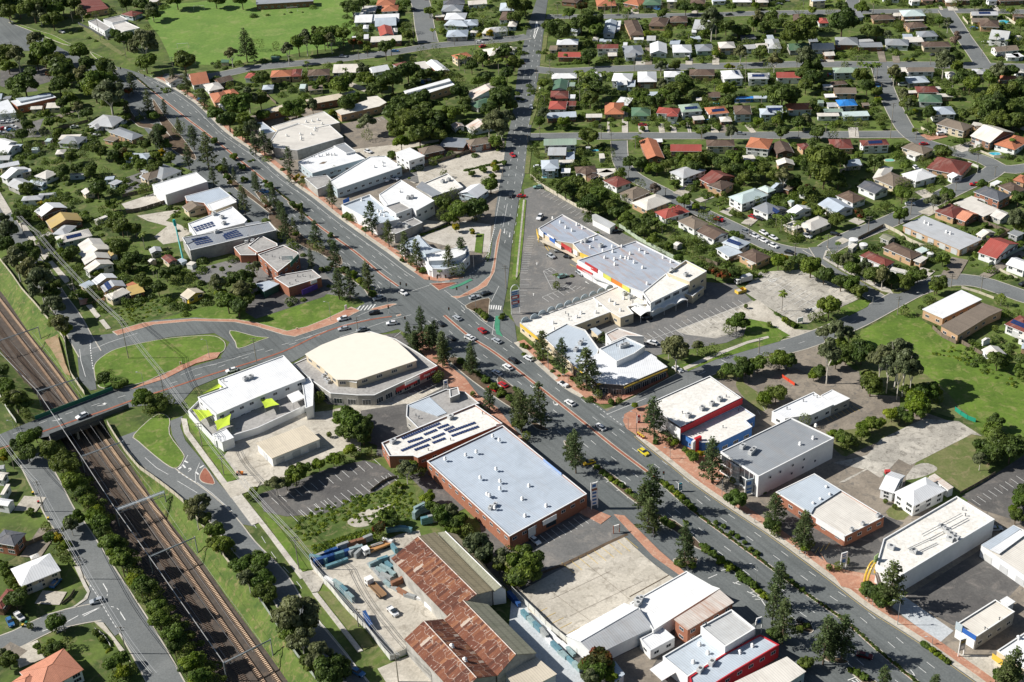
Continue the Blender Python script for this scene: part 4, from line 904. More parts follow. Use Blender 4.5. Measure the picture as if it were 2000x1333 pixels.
def solar_rows(o,t,rows,z,tilt=0.0):
 """rows of separate panels: x1 y1 x2 y2 n (zoom points on the roof), one part each"""
 M_=Matrix.Rotation(-o.rotation_euler.z,3,'Z')
 for s in rows:
  n=nums(s);k=int(n[4]);a,b=G(t,n[0],n[1],z),G(t,n[2],n[3],z);u=(b-a).normalized();L=(b-a).length/k
  for i in range(k):
   p=a+u*(L*(i+.5));q=inst('solar_panel',SOLAR,o,M_@(Vector((p.x,p.y,z+.12))-o.location),math.atan2(u.y,u.x)-o.rotation_euler.z)
   q.scale=((L*.86)/1.64,1.25,1);q.rotation_euler=(tilt,0,q.rotation_euler.z)
   # HOUSES
HT={}
def row(t,place,group,rows,**k):
 out=[]
 for s in rows.strip().split('\n'):
  s=s.strip()
  if not s:continue
  if s[0]=='+':house(t,s[1:],'',None,parent=out[-1]);continue
  out.append(house(t,s,place,group,**k))
 return out
row('a3','at the top edge, upper right','houses along the top edge','''
375 15 490 25 480 -30 2.8 h n n
650 52 800 45 795 -5 2.8 h o t
850 25 972 48 965 -5 2.8 h o n
1000 42 1142 40 1135 -12 3.0 h e b
1185 15 1262 15 1258 -20 5.0 h W c
1365 30 1480 30 1470 -15 2.8 h n t
1535 12 1640 8 1630 -25 2.8 h b W
1690 18 1837 18 1830 -18 3 h W c
1868 22 1965 20 1955 -20 3 h w t''')
row('a3','above the upper cross street yards','houses below the top street','''
695 262 785 262 790 160 3 G b W
905 275 1015 268 1005 150 3 h n t
1045 200 1175 205 1168 138 3 h n t
1210 172 1345 170 1335 125 3 h n n
1380 222 1520 230 1452 155 3 g G b
435 240 500 245 498 205 3 g b W''')
row('a3','in yards above upper cross street','back yard sheds north of the upper cross street','''
1030 312 1100 312 1096 276 2.4 g G W
930 306 1008 306 1005 288 2.3 f W W
795 225 825 225 825 160 2.3 f W W
615 305 658 305 655 285 2.3 h w W
668 318 700 318 698 298 2.2 f b W
700 322 760 322 758 305 2.2 f b W
850 350 882 350 880 326 2.2 f W W
1375 250 1412 250 1410 228 2.3 f W W
1205 340 1282 342 1280 308 2.4 f b W
1378 305 1450 300 1445 276 2.4 f b W
1762 300 1870 294 1868 262 2.5 f d G''')
row('a3','in the row above the upper cross street','houses on the north side of the upper cross street','''
340 345 505 343 497 300 5.0 h W c
350 440 532 440 530 400 3.0 g r n
650 375 814 373 810 340 5.0 g m W
865 428 1012 420 1003 346 3.0 h g b
+ 865 440 945 440 945 405 2.8 g g W
1057 412 1187 410 1182 335 3.0 G W W
1230 405 1377 403 1372 343 3.2 h W W
1413 395 1545 390 1532 338 3.0 h g e
1588 372 1712 368 1697 320 4.4 h w t
1775 378 1870 372 1862 340 3.0 g G W
1872 372 1965 366 1960 330 3.0 g w W
282 385 345 385 345 350 2.6 f t c
735 432 805 430 805 400 2.6 f w n''')
row('a3','in the row below the upper cross street','houses on the south side of the upper cross street','''
303 605 495 600 485 560 3.0 h W W
308 692 418 692 412 618 3.0 G e W
425 662 480 662 478 632 2.4 f E W
632 590 690 588 686 550 2.6 h W b
762 622 912 625 905 563 4.2 h W W
+ 805 655 885 650 880 612 3.6 g W b
+ 880 665 942 665 940 615 3.0 f b b
962 630 1108 628 1100 548 4.2 h W n
1165 592 1318 590 1312 545 4.2 h W W
1358 580 1552 580 1547 532 3.6 h n t
1625 608 1772 600 1757 535 4.4 h W W S
1808 605 1965 605 1955 560 4.4 h G W S
1030 740 1138 738 1130 703 2.6 f b W
1410 770 1455 770 1452 748 2.3 f w n
1500 745 1595 745 1590 705 2.6 f n n
1690 760 1850 755 1850 738 2.4 f B B
1850 755 1955 755 1950 735 2.4 f b b''')
row('a3','facing the north road','houses facing the north road','''
293 758 432 755 438 695 3.2 h m t
435 755 482 755 478 725 2.5 f W W
277 838 412 838 417 775 3.4 h r W
418 812 488 812 485 775 2.6 f m t
268 908 495 896 493 853 3.0 g b n
565 902 690 900 687 872 2.7 f w n
205 680 215 680 215 670 2 f W W''')
row('a3','in the row above the lower cross street','houses on the north side of the lower cross street','''
708 878 857 876 850 785 3.0 h o t
+ 785 800 885 810 882 748 2.8 f W n
914 892 1060 890 1056 822 3.0 h e b
1103 868 1270 878 1262 830 3.4 h r W
+ 1185 893 1270 893 1265 850 3.2 h r W
1302 862 1458 850 1450 790 4.3 h E W S
1392 922 1477 916 1472 885 2.7 f w n
1510 880 1665 865 1661 808 3.4 h o W S
1598 934 1687 930 1668 893 2.5 h w n
1705 878 1837 876 1828 808 4.6 h n b
1903 880 2010 878 2010 830 4.4 h b b S''')
row('a3','in the row below the lower cross street','houses on the south side of the lower cross street','''
242 1115 494 1110 490 1060 4.4 g E W
272 1190 413 1190 413 1128 4.0 g G n
+ 413 1222 480 1220 480 1162 2.8 f b b
226 1298 360 1292 357 1222 4.6 h b b
+ 360 1250 478 1245 478 1222 3.0 f w b
375 1325 445 1325 443 1290 2.6 f W G
565 1135 600 1135 600 1130 2.2 f G G
672 1215 713 1213 710 1175 2.4 f w G
1033 1222 1168 1212 1157 1068 3.0 G o n
+ 1040 1092 1155 1088 1152 1062 2.9 f W n
1212 1160 1452 1160 1446 1106 3.0 g r n
1490 1122 1707 1120 1700 1070 4.2 h n c
1787 1128 1965 1145 1945 1062 4.6 h o W
1780 1222 1865 1215 1860 1185 2.6 f w W
640 1325 795 1320 790 1290 2.7 f w c
490 1330 650 1320 600 1272 3.0 h n W''')
row('a4','at the top edge, far right','houses along the top edge','''
340 12 445 5 440 -25 5 h b c
-50 -5 60 -8 55 -40 3 h G c
880 -8 1010 -8 1000 -35 3 h g W
1100 15 1170 10 1160 -15 3 h w W
1180 5 1270 5 1262 -25 3 h m t
1360 20 1450 20 1440 -10 3 h w t
1285 -2 1360 -2 1350 -25 3 h n t
1450 5 1560 5 1550 -28 3 h t n
1690 12 1760 8 1755 -15 3 h g W
1775 12 1965 5 1955 -30 3 h n n''')
row('a4','below the top right street','houses below the top street','''
0 150 80 150 78 110 2.8 h n n
195 165 280 165 275 110 2.8 h n t
390 180 465 178 460 138 2.8 h r W
650 140 735 130 715 85 2.8 g g b
805 155 975 150 960 113 2.8 h n t
965 125 1022 122 1020 98 2.6 g w W
1035 128 1208 122 1195 75 4.2 h a t
+ 1050 162 1195 158 1193 150 2.4 f w n
1082 220 1222 208 1216 163 3.4 h n t
1165 285 1305 278 1285 235 3.0 h g W
1560 120 1765 118 1752 90 3.2 g G c S
1565 168 1700 168 1690 140 2.6 f t c
1625 205 1772 210 1755 158 3.2 h n t
1880 130 1965 130 1955 110 3.0 h n t
1690 298 1835 312 1852 243 4.2 g G W
1750 400 1925 385 1915 345 3.2 g t W
1830 440 1930 440 1925 412 2.5 f W W
1905 440 1965 432 1965 400 2.5 f W b
1905 290 1950 288 1945 272 2.2 h w W''')
row('a4','above the upper cross street, far right','houses on the north side of the upper cross street','''
0 375 105 372 98 298 3 h G W
165 388 328 382 325 330 3 g e G
340 382 512 378 500 330 3 g w W
437 430 515 425 510 395 2.6 g w n
515 342 692 345 670 288 3.4 h g o
690 362 882 360 865 325 3.0 f g n
+ 683 325 812 318 800 298 2.9 f G n
898 345 1078 350 1068 303 3.4 h g W
1060 325 1197 322 1192 282 3.0 f w W
1190 362 1403 360 1395 320 3.4 h n c
1035 285 1110 285 1105 262 2.3 f b b
0 300 50 298 48 268 2.4 f b b
318 322 385 320 382 292 2.3 f g G''')
row('a4','below the upper cross street, far right','houses on the south side of the upper cross street','''
66 598 270 598 265 553 3.6 g r W
507 560 705 556 700 515 4.4 h E b
1070 552 1275 550 1270 515 4.4 g t W
1030 560 1075 560 1070 517 3.2 f w G
1075 640 1240 630 1222 580 3.2 h b G
1575 568 1680 568 1672 530 3.4 h G G
1390 590 1455 585 1450 545 2.7 h w W
1780 615 1915 615 1905 580 3.0 h o n
1895 560 1965 560 1960 528 3.0 h w W
0 585 15 585 15 558 3 h G W
495 655 610 645 600 615 2.8 h n n
508 718 680 718 675 672 4.4 g t t
425 670 500 668 498 645 2.6 f w W
440 748 530 745 526 718 2.6 f W n
545 815 688 808 682 758 4.2 h B c
580 895 780 888 775 850 2.7 f a b
430 860 578 858 575 832 2.6 f E b
380 892 548 890 545 865 2.7 f w W
148 845 340 840 325 788 3.4 h o b
0 868 118 865 98 808 4.0 g b b S
385 790 430 790 428 768 2.3 f E e
460 820 535 818 533 785 2.3 f G W
1148 712 1308 708 1290 660 3.4 h m t
1280 685 1328 682 1325 662 2.5 f w W
1063 715 1143 712 1140 692 2.5 f w n
1158 782 1335 788 1310 725 3.2 h e W
1300 742 1420 742 1415 718 2.7 f w t
1265 880 1440 875 1415 815 4.2 h b W
725 810 782 808 780 787 2.5 f t n''')
row('a4','around the bend of the bending street','houses around the bending street','''
1287 950 1500 1008 1590 965 4.2 h t c
1548 1040 1700 1095 1840 1000 4.2 g w n
1728 1105 1890 1150 1985 1060 3.2 h o W
725 1120 932 1110 912 1065 4.4 h m W S
1020 1130 1190 1185 1260 1140 3.4 h t c
+ 1055 1170 1130 1200 1175 1180 2.9 f w W
485 1140 655 1138 630 1065 3.2 h m t
265 1150 340 1140 330 1090 3.2 h m t
68 1180 200 1172 150 1095 3.2 G n n
+ 75 1270 205 1265 200 1225 2.9 G w t
608 1275 720 1265 710 1215 2.6 g b G
1210 1290 1480 1345 1520 1240 3.2 h m t
1555 960 1650 975 1640 945 2.6 f w t
+ 1600 990 1680 990 1650 965 2.6 f t t
1935 950 1965 960 1965 910 3 h W W''')
row('b3','nearest the shopping centre','houses along the near side of the curving street','''
695 90 800 145 905 100 3.2 h m W
818 188 925 235 1045 170 3.2 h t G
912 260 1030 320 1210 240 3.0 h w t
1090 330 1175 385 1350 320 3.0 h r W
1265 400 1395 465 1500 415 3.2 h t W
1412 480 1545 545 1665 495 3.4 g n W
1605 565 1740 615 1858 575 3.4 h b W S
+ 1560 610 1660 675 1740 625 2.7 f b W
1733 660 1870 725 1975 670 3.4 h n t
+ 1795 710 1840 735 1880 715 2.7 f w t
1235 575 1265 590 1305 572 2.3 g w G
490 20 565 50 650 15 3.0 h n c
570 60 605 75 650 45 2.7 h n n
650 35 710 60 790 30 2.7 f w c
255 15 330 15 345 -20 4.4 f b b''')
row('b3','on the far side of the curving street','houses along the far side of the curving street','''
1205 25 1310 75 1465 0 4.4 h G W
1435 80 1525 125 1695 55 3.4 g m o
1490 125 1605 165 1750 130 3.4 h n t
1655 215 1760 270 1925 180 4.4 h a W
1880 150 1960 185 1985 145 3.4 h a G
1840 300 1960 350 2060 300 3.4 h g W''')
row('b4','above the climbing street','houses above the climbing street','''
805 75 960 140 1090 85 3.0 h t c
+ 800 70 900 85 1040 0 3.0 h w c
1020 40 1130 100 1275 45 3.4 h W W
1370 50 1410 75 1460 35 2.7 g W W
685 135 820 195 940 160 3.4 g d W
518 205 650 265 765 230 3.4 h n W
382 270 510 345 640 290 3.2 g b W
0 160 25 170 125 110 3.0 g b G
110 150 160 165 215 140 2.6 f t n
230 185 290 200 300 170 2.6 g w W
142 325 190 355 308 290 3.0 g W W
-10 325 30 350 180 330 3.0 g d G S
220 430 330 480 475 400 3.0 h w c
+ 115 430 200 470 250 420 3.0 h w c
150 250 180 260 200 245 2.3 f a W''')
row('b4','below the climbing street','houses below the climbing street','''
1573 175 1770 248 1870 205 4.8 h d o
1760 130 1880 190 1985 160 3.4 h n t
1872 85 1960 110 1990 60 3.2 h o t
1700 110 1740 125 1790 100 2.5 f W W
1272 325 1420 380 1545 320 3.2 h m t
+ 1430 375 1510 405 1610 345 2.9 g s n
1420 265 1655 365 1778 315 3.2 f w t
+ 1500 240 1560 260 1640 235 3 f w t
1700 355 1780 390 1860 345 2.9 g w G
1592 500 1640 525 1745 490 2.7 g w c
1835 490 1910 520 1960 490 2.8 f g g
852 525 925 555 1000 535 2.5 g K G
877 600 1095 695 1190 660 3.4 h n t
+ 1110 700 1170 720 1240 685 2.9 f w t
+ 1125 620 1180 645 1235 620 2.7 f a G
700 665 900 750 990 720 3.2 h m W
+ 935 770 1060 800 1075 780 2.7 f w W
612 600 650 610 690 580 2.6 f w G
1605 640 1750 690 1940 580 3.4 g r W
1820 730 1960 780 2080 740 3.4 g W W
1810 1190 1975 1260 2050 1170 4.0 h m W S
1635 600 1700 620 1760 570 2.6 f w G
1635 1310 1650 1320 1700 1300 2.3 g w W''')
row('c4','at the upper right meadow edge','houses beyond the meadow','''
1635 90 1700 150 1810 110 2.6 g w W
1940 80 2010 90 2060 60 2.6 g b t
1910 -5 2000 30 2100 -30 3 h w W''')
row('a1','beside the big highway bend at upper left','houses beside the upper highway','''
1440 570 1475 655 1600 625 3.2 G o W
+ 1555 650 1600 700 1700 660 3.0 h w W
1600 720 1640 790 1760 760 3.2 h o t
+ 1700 700 1750 740 1810 700 3.2 h o t
1630 610 1680 640 1705 560 3 G n n
1260 610 1300 640 1420 600 3 g t W
925 112 1015 130 1100 100 3 h m b
1665 800 1700 820 1740 780 2.8 h w W''')
row('a1','in the upper left quarter','houses at upper left','''
672 955 860 975 900 890 3.0 h G W
+ 672 985 740 990 755 945 2.8 h G W
830 1010 1010 1075 1050 1020 3.2 h g t
+ 790 1070 870 1085 880 1050 2.7 f t t
443 1095 600 1105 590 1045 3.0 h g W
+ 445 1070 600 1065 600 1030 2.7 f w t
950 1215 1125 1220 1110 1175 3.2 h b b
+ 1085 1200 1150 1200 1145 1172 2.8 f G b
340 1085 380 1085 378 1060 2.3 f a W
420 1185 490 1180 488 1145 2.5 h w G
240 1150 290 1148 288 1128 2.3 g a W
230 840 320 835 310 812 3.0 g w c
350 830 460 825 450 785 3.0 g w c
1075 1310 1240 1375 1340 1290 3.2 h g W''')
row('a1','along the left edge near the top','long units at the left edge','''
-60 1100 40 1130 70 1070 3.0 g W W
-60 1165 60 1175 95 1110 3.2 g W W
78 1130 150 1130 148 1105 2.8 f b W
-60 1230 70 1225 95 1190 3.2 g G W
0 1290 150 1260 172 1225 3.4 g W c
50 1350 240 1310 255 1285 3.4 g W c
-60 765 10 760 45 715 3 g b W
20 760 80 755 95 735 3 f g W''')
row('b1','left of the white box building','houses among gardens on the left','''
0 60 50 80 240 5 3.4 g W W
50 120 140 160 210 90 3.2 g G G
160 245 320 235 345 200 3.2 h G W
+ 300 190 430 180 490 190 3.2 h G W
+ 215 110 320 130 320 95 3 g b b
262 55 350 80 440 30 3.2 h w W
530 50 640 45 640 30 2.6 f G b
800 85 870 80 880 55 2.8 f b b
830 110 880 125 935 95 2.8 f G b
620 170 650 200 700 150 2.9 g w c
1065 50 1130 90 1330 20 3.2 h t c
+ 1065 60 1110 85 1150 60 3.0 g b c
1395 290 1440 330 1575 280 3.2 g t c
720 390 740 400 825 365 2.5 f w G
1130 705 1150 715 1195 695 2.4 g w c
1235 680 1290 725 1345 690 3.0 g m c
1140 615 1155 650 1230 605 2.8 g G G
1425 730 1470 740 1495 715 2.4 f w W
1350 700 1390 720 1410 690 2.4 f b b''')
row('b1','right of the white footpath','houses along the railside street','''
262 325 320 365 535 310 3.0 g W n
350 400 390 460 620 380 3.2 g y n
415 520 445 575 695 490 3.4 h w e S
+ 400 500 500 510 620 440 3.4 h G e
+ 310 515 345 525 420 495 2.6 f w G
595 580 640 640 820 600 3.2 g w G
+ 600 650 650 690 840 600 3 g w G
625 690 650 735 845 680 3.2 g w n
815 640 850 670 900 655 2.9 g y W
640 760 680 795 885 740 3.6 g w W
700 855 740 890 895 830 3.2 g W c
+ 605 890 660 915 740 880 2.8 f b c
770 900 800 945 960 890 3.2 g G t S
795 970 855 1005 995 940 3.2 h w c
960 905 1000 970 1110 940 2.8 f y o
955 890 990 910 1045 880 2.7 f o o
1380 965 1440 1000 1590 960 2.9 g c y
1380 980 1420 1000 1480 940 2.4 f t G''')
row('d1','at the bottom left corner','houses in the bottom left corner','''
-60 260 110 290 195 190 4.6 h d o
80 465 160 600 462 470 4.4 h W c
+ 235 385 300 360 400 330 4.4 h w c
150 1255 300 1425 645 1240 4.4 h s W
+ 90 1330 180 1400 330 1290 4.2 h s W
-60 760 20 770 75 620 3.2 h m n''')
row('c1','at the left edge below the overpass','houses in the bottom left corner','''
-60 1080 20 1090 30 1030 3.0 g w W
-60 1270 60 1290 210 1260 3.2 g W W
0 1200 30 1200 140 1120 3.2 f w W
-60 1010 30 1000 60 970 3 g G W''')
row('a2','beside the playing field','houses left of the north side street','''
740 125 832 125 830 98 2.8 g W W
752 175 885 172 880 115 3.0 g W W
+ 885 160 1095 150 1095 107 3.2 g W W
910 205 1075 195 1070 135 3.2 g b b
818 222 858 220 855 192 2.4 h W W
950 280 1055 270 1045 200 3.4 G r b
1048 248 1085 245 1080 215 2.4 h w W
875 325 1115 312 1112 270 3.6 f w n
825 300 862 298 860 265 2.4 g W G
918 45 1060 40 1058 0 3.2 h o W
960 92 1088 85 1085 40 3.4 h o W
800 95 910 92 905 45 3 f w W
860 85 920 80 918 55 3 h G W
735 290 765 288 762 278 2.2 f W W''')
row('a2','right of north side street','houses right of north side street','''
1370 130 1440 130 1440 115 2.8 f w n
1440 152 1600 150 1597 100 3.4 h W n
1415 90 1575 88 1530 40 3.0 h g W
+ 1500 90 1570 88 1565 55 3 h G W
1437 195 1620 205 1600 160 3.2 h b b
+ 1590 200 1700 195 1690 150 3.0 h b W
1455 285 1620 280 1605 230 3.2 h b G
1435 40 1600 30 1560 0 3 h d t
1625 40 1770 30 1765 0 3 g w W
1725 258 1830 262 1835 220 3.2 h w W
+ 1790 250 1930 240 1900 205 3.2 h G W
1860 155 1960 155 1950 92 3.2 h n W
1862 85 1975 82 1970 22 3.2 h b b
1925 205 1990 205 1980 165 3 h w b
1635 250 1690 252 1688 236 2.4 h w W''')
row('a2','in the row below the school street','houses on the lower side of the school street','''
108 595 268 585 255 535 3.8 h o t
+ 265 590 345 585 330 530 3.6 h m t
393 585 560 575 545 528 4.4 h n t
585 560 790 555 780 490 3.2 g w W
858 520 895 560 1010 520 3.2 G W W
1045 495 1100 525 1140 470 3.0 h m W
1300 480 1400 560 1490 545 3.2 g W o
1495 425 1540 455 1655 430 4.6 h o c
1735 380 1790 430 1945 400 3.4 h w t
330 680 375 680 372 645 2.5 g a e
400 695 512 685 508 652 2.7 f t c
45 690 128 685 120 650 2.7 h b G
1260 610 1340 610 1350 605 2.5 f B B
1215 480 1260 540 1320 500 2.8 f w s
-90 600 10 600 0 560 3 h r W
1920 380 1980 385 1985 360 3 h w b''')
row('a2','between grove and north road','houses left of the north road','''
1490 955 1520 985 1580 950 2.6 g U W
1605 965 1660 1005 1800 930 2.8 g U W
1605 1075 1640 1120 1765 1045 4.0 h t o
1400 1120 1590 1130 1600 1060 2.7 f g n
1235 1140 1285 1185 1425 1130 3.2 h t o
1620 720 1660 760 1870 650 3.4 g U W
1620 800 1700 830 1830 770 2.8 h e G
500 1120 520 1130 600 1100 2.4 f g g''')
for s in('b2 1545 190 1690 225 1712 140 3.4 G W b',):house('b2',s[3:],'among dark round trees by the north road','houses left of the north road')
# SHOPS, SHEDS AND PUBLIC BUILDINGS
def gable_shed(name,label,cat,t,eL0,eL1,r0,r1,eR0,eR1,he,hr,roofL,roofR,wall,group=None):
 P=lambda q,z:G(t,q[0],q[1],z)
 a,b,c,d,e,f=P(eL0,he),P(eL1,he),P(r0,hr),P(r1,hr),P(eR0,he),P(eR1,he)
 o=thing(name,label,cat,Vector((b.x,b.y,0)),local_frame(b,a),group);M_=Matrix.Rotation(-o.rotation_euler.z,3,'Z');l=lambda p,z=None:tuple(M_@(Vector((p.x,p.y,p.z if z is None else z))-o.location))
 cx=(a+b+c+d+e+f)/6;FOOT.append((cx,(b-a).length*.5,(e-a).length*.5,o.rotation_euler.z))
 for nm,q,m in(('roof_slope',[a,b,d,c],roofL),('roof_slope',[c,d,f,e],roofR)):
  mb=MB();mb.face([l(p)for p in q]);mb.face([l(p,p.z-.15)for p in reversed(q)])
  for i in range(4):j=(i+1)%4;mb.face([l(q[i],q[i].z-.15),l(q[j],q[j].z-.15),l(q[j]),l(q[i])])
  mb.build(nm,RM[m],o)
 k=.97;cen=lambda p:cx+(p-cx)*k
 mb=MB();A_,B_,E_,F_2,C_,D_=[cen(p)for p in(a,b,e,f,c,d)]
 for p,q in((A_,B_),(B_,F_2),(F_2,E_),(E_,A_)):mb.face([l(p,0),l(q,0),l(q,he-.1),l(p,he-.1)])
 mb.face([l(B_,he-.1),l(F_2,he-.1),l(D_,hr-.2)]);mb.face([l(A_,he-.1),l(E_,he-.1),l(C_,hr-.2)]);mb.build('wall',WM[wall],o)
 rc=MB();rc.tube(l(c,hr+.05),l(d,hr+.05),.16,.16,6);rc.build('ridge_capping',RM['U' if roofL=='u' else 'W'],o)
 return o
 # big white-blue roof, centre
o=block('warehouse','large brick retail warehouse with a broad pale blue-grey roof dotted with white vents','shop','p','834 901 982 831 1146 965 995 1048',5.8,'b','o',.5,'s3.4',parent=None)
on_roof(o,'c2','1605 905 1687 880 1812 760 1862 790 1447 935 1838 1012 1717 1078 1868 1105 1867 1162 1828 1308 1788 1215 1770 1205',6.0,VENT,'roof_vent')
on_roof(o,'c3','130 1140 78 1240 262 1293',5.3,VENT,'roof_vent');on_roof(o,'d3','100 65',5.3,VENT,'roof_vent');on_roof(o,'c2','1795 1310 1830 1290',5.3,ACM,'air_conditioner',.5,.8,ACF)
panel_sign(o,'c3',238,925,378,1038,5.5,6.4,paint('pale_blue_sign',(.25,.36,.62)),off=0)
q,(a,u,n)=panel_sign(o,'d3',235,90,340,35,3.4,5.3,white_p,zr=5.8);q,_=panel_sign(o,'d3',122,150,178,118,1.6,5.2,greyw,zr=5.8)
for s in('20 215 95 180','235 125 335 80'):n_=nums(s);panel_sign(o,'d3',*n_,1.0,3.0,pane_m,'shop_window')
# solar building
o=block('office_building','long cream-roofed brick office with rows of dark solar panels on top','office','c2','962 805 1675 508 1885 655 1240 918 1205 903 1020 905',5.2,'f','o',.6,'s2.4',acs='1490 620 1050 805',flues='1735 585 1490 785 1320 865')
solar_rows(o,'c2',['1115 775 1410 655 17','1390 695 1475 665 5','1440 712 1515 680 5','1470 725 1680 650 11','1495 755 1705 680 11','1285 745 1385 705 6','1345 772 1445 732 6','1350 808 1450 770 6','1160 802 1275 765 6','1110 868 1335 775 13','1212 862 1325 820 6'],4.65)
panel_sign(o,'c2',1838,660,1885,655,4.6,6.0,white_p)
o=block('low_shop','flat grey-roofed shop building between the solar-panelled office and the fan-roofed restaurant','shop','c2','1155 515 1340 440 1455 392 1600 415 1710 503 1668 512 1240 690 1150 600',4.6,'F','G',.45,'s1.2',flues='1247 620 1225 600')
block('','','','c2','1480 395 1545 378 1560 430 1485 460',6.4,'F','G',.3,parent=o);awning(o,'c2','1160 520 1325 450 1460 575 1390 600',4.4,RM['b'],posts=False)
# fan-roofed restaurant
o=block('restaurant','restaurant with a broad cream fan-shaped upper roof and red fascia facing the highway','restaurant','c2','285 200 400 150 640 20 870 -50 1070 10 1250 120 1388 215 1260 275 905 440 780 440 570 425 430 330',4.6,'F','G',.3,'b0.3')
block('','','','c2','375 125 500 55 640 0 760 -35 880 -42 1000 -15 1080 30 1150 90 1235 172 1000 250 775 325 700 322 620 322 500 220',7.6,'C','c',0,'l5.4',parent=o)
block('','','','c2','625 320 650 270 780 285 770 345 ',6.8,'G','c',.5,parent=o)
q,(a,u,n)=panel_sign(o,'c2',1255,290,1388,222,3.0,5.3,red_p,'fascia_sign');lettering('Pizza Hut',o,a+u*4.6+Vector((0,0,4.2-a.z)),u,n,1.5,white_p)
q,_=panel_sign(o,'c2',1140,345,1255,290,3.6,4.9,white_p,'fascia');panel_sign(o,'c2',1090,400,1250,325,1.5,3.3,red_p,'red_wall_panel',off=-1.5)
for x,y in((520,300),(540,325),(555,345)):on_roof(o,'c2',f'{x} {y}',4.3,ACM,'air_conditioner',.3,.8,ACF)
# child-care centre
o=block('child_care_centre','white child-care centre with a flat white roof and lime shade sails','child care centre','c1','1515 455 1730 378 1668 320 1960 212 2170 135 2335 310 1960 458 1655 590',6.8,'W','W',.3,'s4.6+s1.2',acs='1880 325 1920 312',flues='1715 335')
block('','','','c1','1440 560 1520 480 1655 595 1960 465 2340 310 2395 345 2400 490 1970 690 1790 745 1650 790',2.9,'F','W',.9,parent=o)
block('','','','c1','2310 330 2370 300 2400 360 2395 520 2340 540',5.2,'W','W',.2,parent=o)
block('','','','c1','1625 740 1730 695 1790 765 1700 800',4.2,'W','W',.15,parent=o)
def sail(t,P_,hs):
 n=nums(P_);ps=[G(t,n[i*2],n[i*2+1],hs[i])for i in range(len(n)//2)];k=len(ps);c=sum(ps,Vector())/k;mb=MB();N=8
 edge=[]
 for i in range(k):
  a,b=ps[i],ps[(i+1)%k]
  for j in range(N):t_=j/N;p=a.lerp(b,t_);p=p.lerp(c,.38*t_*(1-t_));edge.append(p-c)
 mid=[e*.5+Vector((0,0,-.2))for e in edge];m=len(edge)
 mb.v=[tuple(e)for e in edge]+[tuple(e)for e in mid]+[(0,0,-.3)]
 for i in range(m):j=(i+1)%m;mb.f.append((i,j,m+j,m+i));mb.f.append((m+i,m+j,2*m))
 th=thing('shade_sail','','shade sail',(c.x,c.y,0),0,'lime shade sails of the child-care centre');q=mb.build('sail',lime,th);q.location=(0,0,c.z)
 for p in ps:pm=MB();pm.tube((p.x-c.x,p.y-c.y,0),(p.x-c.x,p.y-c.y,p.z),.07,.07,6);pm.build('post',steel,th)
 return th
S_=[sail('c1','1545 430 1700 335 1712 372',(5,5.5,5)),sail('c1','1470 545 1605 555 1628 592 1530 640',(5,5.6,5,4.5)),sail('c1','1770 578 1760 665 1660 712 1640 640',(5.5,5,4.6,5)),sail('c2','28 470 122 463 178 512 68 540',(5.2,5.6,5.2,5))]
for q,lb in zip(S_,('triangular lime shade sail at the upper left corner of the white child-care roof','lime shade sail over the left play deck, nearest the street corner','lime shade sail over the middle of the play deck','lime shade sail at the right end of the play deck')):q['label']=lb
o=thing('play_shelter','small square white-roofed shelter on the child-care play deck','shelter',G('c2',300,450,0));o.location.z=0;awning(o,'c2','235 440 325 402 375 455 280 500',5.0,white_p,'shelter_roof')
block('storage_shed','low cream shed with blank walls in the concrete yard below the child-care centre','shed','c2','0 805 372 668 492 775 120 925',3.8,'c','W',.0,'r0')
# shopping centre
o=block('shopping_centre','shopping centre with a huge blue-grey ribbed roof and bright coloured shop parapets','shopping centre','b3','500 700 950 553 1310 733 1000 945 830 880',6.5,'x','W',.35,'','840 600 772 640 978 627 1020 650 905 655 710 685 835 682 870 688 893 692 785 698 935 722 787 738 1000 762 1158 685 1217 717 1035 885','','')
block('','','','b3','203 455 385 350 640 490 655 498 465 572 340 550 240 500',5.2,'x','c',.3,'','312 385 370 415 412 455 460 478 497 433 540 460',parent=o)
block('','','','b3','465 572 660 498 830 592 600 690 560 680',5.4,'x','c',.3,'','532 565 628 545 600 605 697 632 768 600','565 560 680 598',parent=o)
block('','','','b3','1000 945 1180 800 1200 830 1345 852 1358 882 1085 1015 1060 1030',7.0,'f','W',.3,'L4.8',parent=o)
block('','','','b3','1190 795 1330 700 1490 783 1360 862',8.6,'f','c',.9,'s4.5',acs='1225 785 1330 820',parent=o)
block('','','','b3','1290 940 1400 885 1470 905 1395 965 1385 975',3.6,'g','c',.3,'s1',parent=o)
block('','','','b3','620 985 830 892 1000 955 1060 1030 885 1055 930 1108 830 1140 755 1095',4.4,'w','c',.25,'s1.4','750 1015 790 1040 855 1000 830 1090','860 965 905 990','905 1010 925 1030 950 1060',parent=o)
o2=block('','','','b3','60 1180 620 985 755 1095 215 1300',4.2,'f','c',.25,'s1.2','660 1050 530 1110 640 1105 315 1185 320 1235 495 1140','','410 1110 432 1130 437 1160',parent=o)
panel_sign(o,'b3',62,1182,215,1305,3.0,4.6,yellow_p,'fascia')
for i in range(7):f=(i+.5)/7.5;panel_sign(o,'b3',80+130*f,1215+100*f,92+130*f,1224+100*f,1.2,2.8,pane_m,'shop_window',off=.16)
